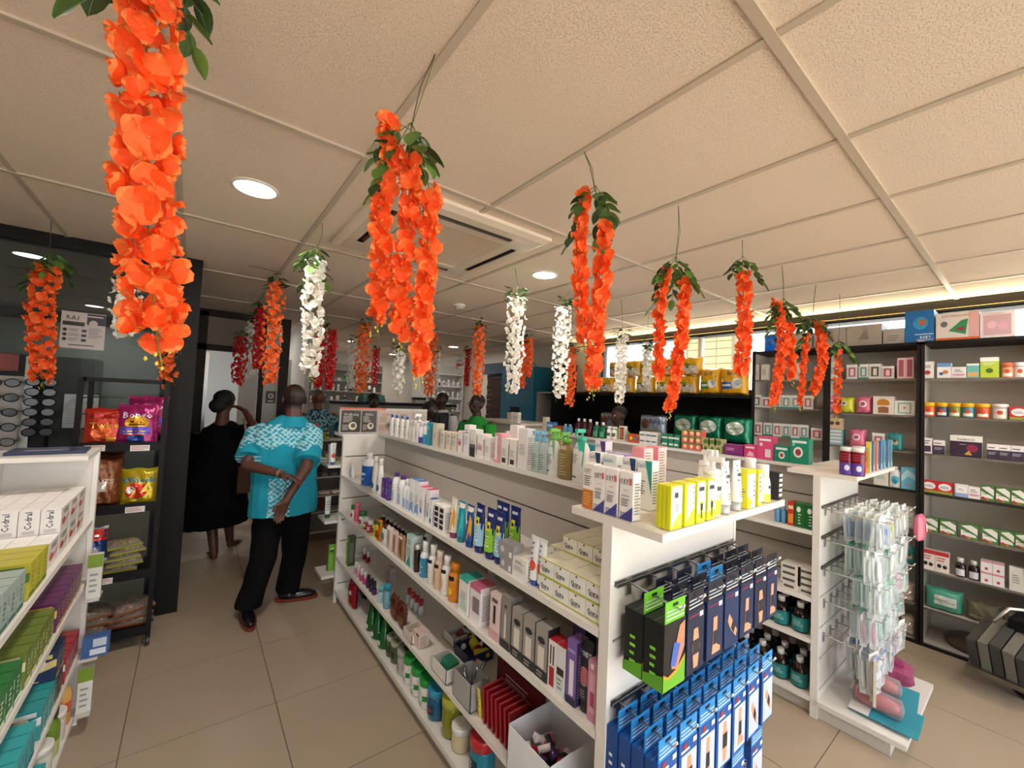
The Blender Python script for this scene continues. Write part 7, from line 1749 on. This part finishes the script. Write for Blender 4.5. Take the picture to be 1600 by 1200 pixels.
def snack(k, x, y, z, lab, rx=-.15, rz=0, grp=None): return place(k, x, y, z, rz, lab, 'snack packet', grp, rot=(rx, 0, rz))
snack('bongo', -.225, 3.60, 1.29, 'dark magenta corn snack packet standing behind the brighter one', -.12, .05); snack('bongo', -.265, 3.475, 1.24, 'bright magenta corn snack packet in front on the top tray', -.16, -.08)
snack('twines', -.405, 3.50, 1.24, 'red and orange snack packet left of the magenta ones', -.14, .1); snack('wheels', -.235, 3.49, .865, 'gold snack packet with blue lettering and red wheel picture', -.14, -.06)
snack('brownchips', -.40, 3.47, .87, 'tall brown snack packet left of the gold one', -.1, .1); snack('brownchips', -.41, 3.60, .88, 'second tall brown packet standing behind the first', -.1, .05); snack('bluechips', -.42, 3.41, .56, 'blue and silver packet with red header on the rack corner', -.12, .1)
for i in range(5): place('mixnuts', -.30 + .02 * (i % 2), 3.56, .452 + .036 * i, .15 * i, 'clear packet of yellow snack mix piled on the third tray', 'snack packet', 'snack mix packets on the third tray', rot=(0, 0, .1 * i))
for i in range(6): place('peanuts', -.42 + .19 * (i % 2), 3.58, .102 + .042 * (i // 2), .1 * i, 'clear brown nut packet piled on the lowest tray', 'snack packet', 'nut packets on the lowest tray', rot=(0, 0, .12 * (i - 2)))
carton('slimbox', .05, .03, .2, 'dfe0d8', [('r', 0, .7, 1, 1, '7f9f2c'), ('l', .2, .1, .8, .6, 4, GY)]); carton('bluepk', .09, .05, .09, '3a62a0', [('r', .3, .1, .9, .4, 'd9e0ea'), ('r', .4, .5, .9, .9, 'c9d4e4')])
ob('end_bracket', bx(-.342, 2.70, .60, -.29, 2.80, .61, 'c9c6c0'), g0); ob('end_bracket', bx(-.342, 2.70, .33, -.28, 2.80, .34, 'c9c6c0'), g0); ob('end_bracket', bx(-.342, 2.70, .08, -.29, 2.80, .09, 'c9c6c0'), g0)
place('slimbox', -.315, 2.735, .611, 0, 'slim white and green carton on the side of the left unit', 'carton'); place('bluepk', -.29, 2.735, .341, 0, 'blue and white carton on the side bracket of the left unit', 'carton'); place('slimbox', -.315, 2.735, .091, 0, 'slim cream carton low on the side of the left unit', 'carton')
# ---- papers on the glass ----
pm = MB('print').box(-.705, 3.885, 1.83, -.497, 3.887, 2.07, 'cfc8c6', 'print')
pm.art([('t', 'RAJ', .25, .85, .1, '2a2a34', .35), ('t', 'PHARMACY', .25, .80, .03, '2a2a34', .4), ('r', .04, .62, .52, .73, '2c2c34'), ('r', .57, .68, 1, .98, '33333c'), ('l', .58, .86, .98, .96, 1, 'cfc8c6'), ('c', .72, .72, .1, 'cfc8c6')] + [('c', .1, .5 - .13 * i, .05, '2c2c34') for i in range(3)] + [('l', .18, .46 - .13 * i, .45, .55 - .13 * i, 2, '77737a') for i in range(3)] + [('r', .47, .46 - .13 * i, .58, .53 - .13 * i, '3a3a44') for i in range(3)] + [('l', .63, .3, .95, .6, 6, '8f8b90'), ('l', .2, .06, .9, .13, 1, '4a4a54')], .208, .24, flat(lambda u, v, l: (-.601 + u, 3.885 - l, 1.83 + v)))
ob('wall_notice', pm, label='white shop notice with dark bold heading taped on the glass screen', cat='poster')
pm = MB('print').box(-.66, 3.885, 1.31, -.50, 3.887, 1.53, 'a9b0b2', 'print'); pm.art([('c', .75, .75, .14, '8a9496'), ('l', .1, .1, .6, .6, 6, '8a9496')], .16, .22, flat(lambda u, v, l: (-.58 + u, 3.885 - l, 1.31 + v))); ob('wall_notice', pm, label='plain grey paper taped lower on the glass behind the snacks', cat='poster')
# ---- sunglasses stand at the far left ----
st = thing('sunglasses_stand', 'tall grey stand with sunglasses at the left edge before the glass', 'display stand', (0, .13, 0))
ob('back_panel', bx(-1.25, 3.60, 0, -.80, 3.62, 1.63, 'a8a6a2'), st); ob('side_post', bx(-.80, 3.58, 0, -.765, 3.64, 1.75, '8f9492', 'metal'), st); ob('base', bx(-1.25, 3.45, 0, -.77, 3.7, .06, '6a6864', 'dark'), st); ob('header_sign', bx(-1.2, 3.59, 1.66, -.83, 3.6, 1.76, '7a2f2a', 'print'), st); ob('dark_post', bx(-.762, 3.6, 0, -.70, 3.68, 1.62, '17181c', 'dark'), st)
sgm = MB('dark')
for q in (-1, 1): sgm.add([(q * .034 + .028 * math.cos(i * PI / 6), 0, .022 * math.sin(i * PI / 6)) for i in range(12)], [tuple(range(12))], '0d0d10', 'plastic'); sgm.tube([(q * .034 + .029 * math.cos(i * PI / 6), 0, .023 * math.sin(i * PI / 6)) for i in range(13)], .003, 5, '19141a', 'dark'); sgm.tube([(q * .064, 0, .008), (q * .066, .09, .004)], .0025, 5, '19141a', 'dark')
sgm.tube([(-.01, 0, .008), (.01, 0, .008)], .003, 5, '19141a', 'dark'); sgb = sgm.build('sunglasses')
for i in range(5):
    for j in range(2): ob('sunglasses', sgb, None, (-.86 - .16 * j, 3.625, 1.59 - .085 * i), rz=.1, label='black sunglasses hanging on the grey stand', cat='sunglasses', group='sunglasses on the stand')
for i in range(6): ob('sunglasses', sgb, None, (-.725, 3.69, 1.6 - .06 * i), rz=.2, label='black sunglasses on the dark side post', cat='sunglasses', group='sunglasses on the side post')
bag('redbag', .12, .2, .07, 'b81c30', [('c', .6, .6, .16, 'f0dada'), ('c', .3, .4, .1, 'd9485a')]); place('redbag', -.70, 2.40, 1.297, .2, 'red glossy packet on top of the left unit at the photo edge', 'packet'); place('redbag', -.80, 2.5, 1.297, -.2, 'second red packet behind the glossy one at the photo edge', 'packet')
bk = MB('print').box(-.12, -.09, 0, .12, .09, .012, '1f2c50', 'print'); bk.art([('t', 'HEALTH WATCH', .5, .3, .3, 'c9d0dc', .8), ('l', .1, .7, .9, .85, 1, '9aa4b8')], .24, .18, flat(lambda u, v, l: (u, v - .09, .012 + l))); ob('brochure', bk, None, (-.49, 2.72, 1.296), .05, 'dark blue brochure with white print lying on the left unit', 'brochure')
# ---- poster board on the far end of the gondola ----
pb = thing('poster_board', 'long white-framed board of dark and pale posters at the far gondola end', 'sign'); ob('frame', MB('print').box(.95, 3.50, 1.29, 1.72, 3.52, 1.50, 'c4bcb4').box(.95, 3.495, 1.485, 1.33, 3.50, 1.50, 'd06a5c'), pb)
for i, (u0, u1, c, t) in enumerate(((.96, 1.115, '3a3733', 'Wellbeing'), (1.125, 1.25, '3f3b36', 'Calm'), (1.26, 1.42, 'b8a598', 'Offers'), (1.43, 1.57, 'b5a79c', 'Skin'), (1.58, 1.71, 'ada59c', 'Care'))):
    m = MB('print').box(u0, 3.493, 1.30, u1, 3.4945, 1.478, c, 'print'); lc = 'c9c2b8' if i < 2 else '7a6258'
    m.art([('t', t, .5, .82, .11, lc, .8), ('l', .1, .45, .6, .75, 5, lc), ('c', .6, .28, .22, 'd9cdb8' if i < 2 else '9a8070'), ('c', .62, .3, .12, '5a5048'), ('l', .08, .08, .4, .35, 4, lc)], u1 - u0, .178, flat(lambda u, v, l, a=(u0 + u1) / 2: (a + u, 3.493 - l, 1.30 + v))); ob('poster', m, pb)
# goods on the shelves behind the far end
for k, x, z, l in (('redwhite', .905, 1.052, 'white and red carton on the small shelf behind the gondola end'), ('greenbox', .95, .202, 'lime green carton low behind the far gondola end')): place(k, x, 3.50, z, 0, l, 'carton')
tube('whitegreen', .045, .16, 'dfe6e2', '1f5a44', [('l', .2, .2, .8, .8, 4, '7a9a8a')]); place('whitegreen', .90, 3.50, .622, 0, 'white tube with dark green cap behind the gondola end', 'tube'); place('redspot', .90, 3.44, 1.052, .2, 'white and blue tube on the small shelf behind the gondola end', 'tube')
# ---- low stand of trinkets beyond the man ----
ts = thing('trinket_stand', 'small open shelf stand of jewellery and cloths beyond the turquoise shirt', 'display stand')
for x in (.98, 1.42): ob('side_panel', bx(x, 4.78, 0, x + .015, 5.02, 1.12, '8f8a84'), ts)
for z in (1.10, .86, .70, .5, .33, .12): ob('shelf', bx(.99, 4.78, z - .015, 1.42, 5.02, z, 'aaa59d'), ts)
ob('back_panel', bx(.99, 5.02, .05, 1.42, 5.03, 1.1, '6f6a64'), ts)
for i in range(6): place(('owl', 'tinyolive', 'tinywhite')[i % 3], 1.03 + i * .065, 4.80, .862, 0, 'small boxed trinket on the upper shelf of the stand', 'box', 'boxed trinkets on the stand', sc=.9)
for i in range(3): place('napkin', 1.07 + i * .13, 4.84, .502 + .0 * i, 0, 'folded cloth on the stand beyond the man', 'cloth', 'cloths on the stand')
for i in range(4): place('blackcap', 1.04 + i * .1, 4.82, .702, 0, 'small dark pot on the stand beyond the man', 'jar', 'dark pots on the stand')
for i in range(2): place('compact', 1.08 + i * .14, 4.86, .335, 0, 'dark maroon case on the lower shelf of the stand', 'box', 'maroon cases on the stand')
place('rollon', 1.08, 4.86, 1.102, 0, 'crimson bottle standing on the trinket stand', 'bottle'); place('bug', 1.2, 4.88, 1.102, 0, 'dark small bottle beside the crimson one', 'bottle')
# ---- dispensary counter, shelves on the back wall ----
dc = thing('dispensary_counter', 'tall beige dispensary counter with black top behind the poster board', 'counter'); ob('body', bx(1.45, 5.75, 0, 3.25, 6.2, 1.47, '8f8b80'), dc); ob('counter_top', bx(1.40, 5.68, 1.47, 3.3, 6.25, 1.51, '1c1b1b', 'dark'), dc)
tw = MB('matte').box(-.16, -.12, 0, .16, .12, .05, '4f8a78', 'matte').box(-.15, -.11, .05, .15, .11, .10, '5f9a86', 'matte'); ob('folded_towels', tw, None, (2.02, 5.9, 1.51), label='folded green cloth on the black counter top', cat='cloth')
ob('telephone', MB('plastic').box(-.09, -.07, 0, .09, .07, .05, 'c9c7c2').box(-.11, -.02, .05, .11, .02, .09, '2a2a2c'), None, (2.75, 5.9, 1.51), label='telephone with dark handset on the black counter top', cat='telephone')
bowl = MB('metal').lathe([(.03, 0), (.09, .03), (.11, .09), (.1, .1)], 20, 'b9bbbd'); ob('steel_bowl', bowl, None, (3.0, 5.85, 1.511), label='shiny steel bowl at the right end of the black counter', cat='bowl')
sc_ = thing('service_counter', 'low white service counter holding the computer screen', 'counter'); ob('body', bx(1.76, 3.36, 0, 2.02, 3.66, 1.18, 'bdb8b0'), sc_); ob('counter_top', bx(1.745, 3.34, 1.18, 2.04, 3.68, 1.20, 'd4cfc8'), sc_)
mo = thing('computer_monitor', 'black computer screen seen from behind on the service counter', 'monitor', (1.88, 3.52, 1.202), .6); ob('screen_back', MB('dark').box(-.13, -.015, .10, .13, .015, .27, '17171a').box(-.07, -.03, .13, .07, -.015, .24, '1d1d20'), mo); ob('stand', MB('dark').box(-.02, -.02, .01, .02, .02, .14, '17171a').box(-.1, -.07, 0, .1, .07, .012, '17171a'), mo)
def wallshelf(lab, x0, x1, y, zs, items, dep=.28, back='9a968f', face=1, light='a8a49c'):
    t = thing('wall_shelf_unit', lab, 'shelving unit'); ob('back_panel', bx(x0, y - .02, 0, x1, y, 2.3, back), t)
    for z in zs: ob('shelf', bx(x0, y - dep, z - .018, x1, y - .02, z, light), t)
    for x in (x0, x1 - .02): ob('side_panel', bx(x, y - dep, 0, x + .02, y - .02, 2.3, light), t)
    return t
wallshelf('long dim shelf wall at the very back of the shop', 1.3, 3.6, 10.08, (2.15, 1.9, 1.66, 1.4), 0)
KK = ['c_white', 'thermal', 'mouth_green', 'c_beige', 'whitesm', 'pot_white', 'syrup', 'c_blackbase', 'spray', 'tinywhite']
for zi, z in enumerate((1.9, 1.66, 1.4)):
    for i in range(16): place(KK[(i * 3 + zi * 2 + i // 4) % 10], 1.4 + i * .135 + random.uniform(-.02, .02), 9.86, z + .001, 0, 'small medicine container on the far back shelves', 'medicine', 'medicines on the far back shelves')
wallshelf('bright white shelf rack right of the computer, stocked with cartons', 3.72, 4.5, 7.8, (2.1, 1.85, 1.6, 1.35, 1.1), 0, back='d0cdc8', light='dcd9d4')
for zi, z in enumerate((1.85, 1.6, 1.35)):
    for i in range(6): place(KK[(i * 7 + zi * 3) % 10], 3.82 + i * .115, 7.56, z + .001, 0, 'pale carton or bottle on the white rack behind the clerks', 'medicine', 'medicines on the white rack')
struct('pillar', bx(3.3, 7.4, 0, 3.5, 7.6, 2.55, 'bab6b0', 'plaster'))
# ---- blue fridge and dark shutter on the right wall ----
fg = thing('fridge', 'tall teal blue cabinet fridge against the right wall', 'fridge'); TB = '1f6a8a'
ob('body', bx(4.12, 4.78, .05, 4.58, 5.62, 2.16, TB, 'plastic'), fg); dr_ = ob('door', bx(4.095, 4.80, .08, 4.12, 5.60, 2.13, '237497', 'plastic'), fg); ob('handle_recess', bx(4.085, 5.1, 1.38, 4.095, 5.32, 1.52, '15222a', 'dark'), dr_); ob('plinth', bx(4.14, 4.8, 0, 4.56, 5.6, .05, '1c1c1e', 'dark'), fg)
vm = MB('dark')
for i in range(12):
    for j in range(8): vm.box(4.092, 4.95 + .045 * i, 1.60 + .03 * j, 4.095, 4.965 + .045 * i, 1.612 + .03 * j, '4f9ab8', 'plastic')
ob('vent_grille', vm, dr_)
ob('cable', MB('dark').tube([(4.3, 4.95, 2.16), (4.28, 5.0, 2.24), (4.3, 5.15, 2.25), (4.32, 5.22, 2.17)], .006, 6, '1c1c1e'), fg)
dd = thing('roller_shutter', 'dark brown slatted shutter door left of the fridge', 'shutter')
for i in range(22): ob('slat', bx(4.50 - .012 * (i % 2), 5.78, .0 + i * .095, 4.55, 6.62, .09 + i * .095, '3a2a24', 'dark'), dd)
ob('side_rail', bx(4.48, 5.68, 0, 4.56, 5.78, 2.3, '7d7a76', 'metal'), dd); ob('head_box', bx(4.42, 5.7, 2.1, 4.56, 6.7, 2.3, '3a4a58', 'dark'), dd)
cb_ = thing('open_cabinet', 'grey open cabinet between the fridge and the black recess', 'cabinet')
for z in (0, .9, 1.22, 1.75): ob('shelf', bx(4.15, 4.39, z, 4.55, 4.76, z + .02, 'aaa6a0'), cb_)
for y in (4.39, 4.74): ob('side_panel', bx(4.15, y, 0, 4.55, y + .02, 1.77, 'aaa6a0'), cb_)
ob('back_panel', bx(4.53, 4.41, .02, 4.55, 4.74, 1.75, '8a8680'), cb_)
# ---- stroller at the right edge ----
sg_ = thing('stroller', 'dark folded baby stroller with grey ribbed footmuff at the lower right edge', 'stroller', (4.02, .0, 0)); GR = '4c4b47'
m = MB('cloth')
for i in range(5):
    a0 = -.10 + i * .05; loft(m, [((-.02, a0, .22), (.14, 0, .05), (0, .022, 0)), ((.0, a0, .33), (.15, 0, .02), (0, .026, .0)), ((.05, a0, .42), (.12, 0, 0), (0, .022, 0))], 12) if False else m.box(-.16, a0 + .10, .20, .12, a0 + .142, .40 - .012 * abs(i - 2), '77756c' if i % 2 else '4a4945', 'cloth')
m.box(-.18, .0, .17, .14, .255, .205, '8a8880', 'metal'); ob('footmuff', m, sg_, rot=(.0, -.35, -.25))
s2 = MB('cloth').box(-.05, -.35, .40, .35, .12, .46, '17171a', 'cloth').box(.28, -.35, .46, .36, .12, .85, '17171a', 'cloth'); ob('seat', s2, sg_, rot=(0, -.12, -.25))
ob('chrome_bar', MB('metal').tube([(-.12, .2, .42), (-.05, .14, .50), (.1, -.1, .52), (.2, -.4, .50)], .011, 8, 'b5b3ae'), sg_); ob('frame_tube', MB('metal').tube([(-.02, .1, .2), (.1, -.1, .3), (.3, -.35, .6), (.4, -.45, 1.0)], .013, 8, '2a2a2c', 'dark'), sg_)
for x, y in ((-.05, .06), (.0, -.38), (.42, .02), (.45, -.4)):
    w = MB('dark').lathe([(.05, -.018), (.085, -.016), (.09, 0), (.085, .016), (.05, .018)], 22, '1d1d1f'); w.lathe([(.03, -.02), (.045, -.0185)], 14, '8f8d88', 'metal'); w.lathe([(.045, .0185), (.03, .02)], 14, '8f8d88', 'metal'); w.xf(Matrix.Translation((x, y, .091)) @ Matrix.Rotation(PI / 2, 4, 'Y')); ob('wheel', w, sg_)
ob('axle', MB('metal').tube([(-.05, .06, .09), (-.02, .1, .2)], .012, 8, '2a2a2c', 'dark').tube([(0, -.38, .09), (.15, -.18, .36)], .012, 8, '2a2a2c', 'dark').tube([(.42, .02, .09), (.2, -.1, .4)], .012, 8, '2a2a2c', 'dark').tube([(.45, -.4, .09), (.25, -.25, .5)], .012, 8, '2a2a2c', 'dark'), sg_)
# clear wrapped ring toy on the floor of the wall shelf
rg = MB('film').lathe([(.05, 0), (.14, .0), (.155, .03), (.14, .06), (.06, .065)], 26, '9a8a7c', 'film'); ob('wrapped_tub', rg, None, (4.42, .42 - .12, .031), label='clear wrapped round tub on the lowest board of the wall shelf', cat='tub')
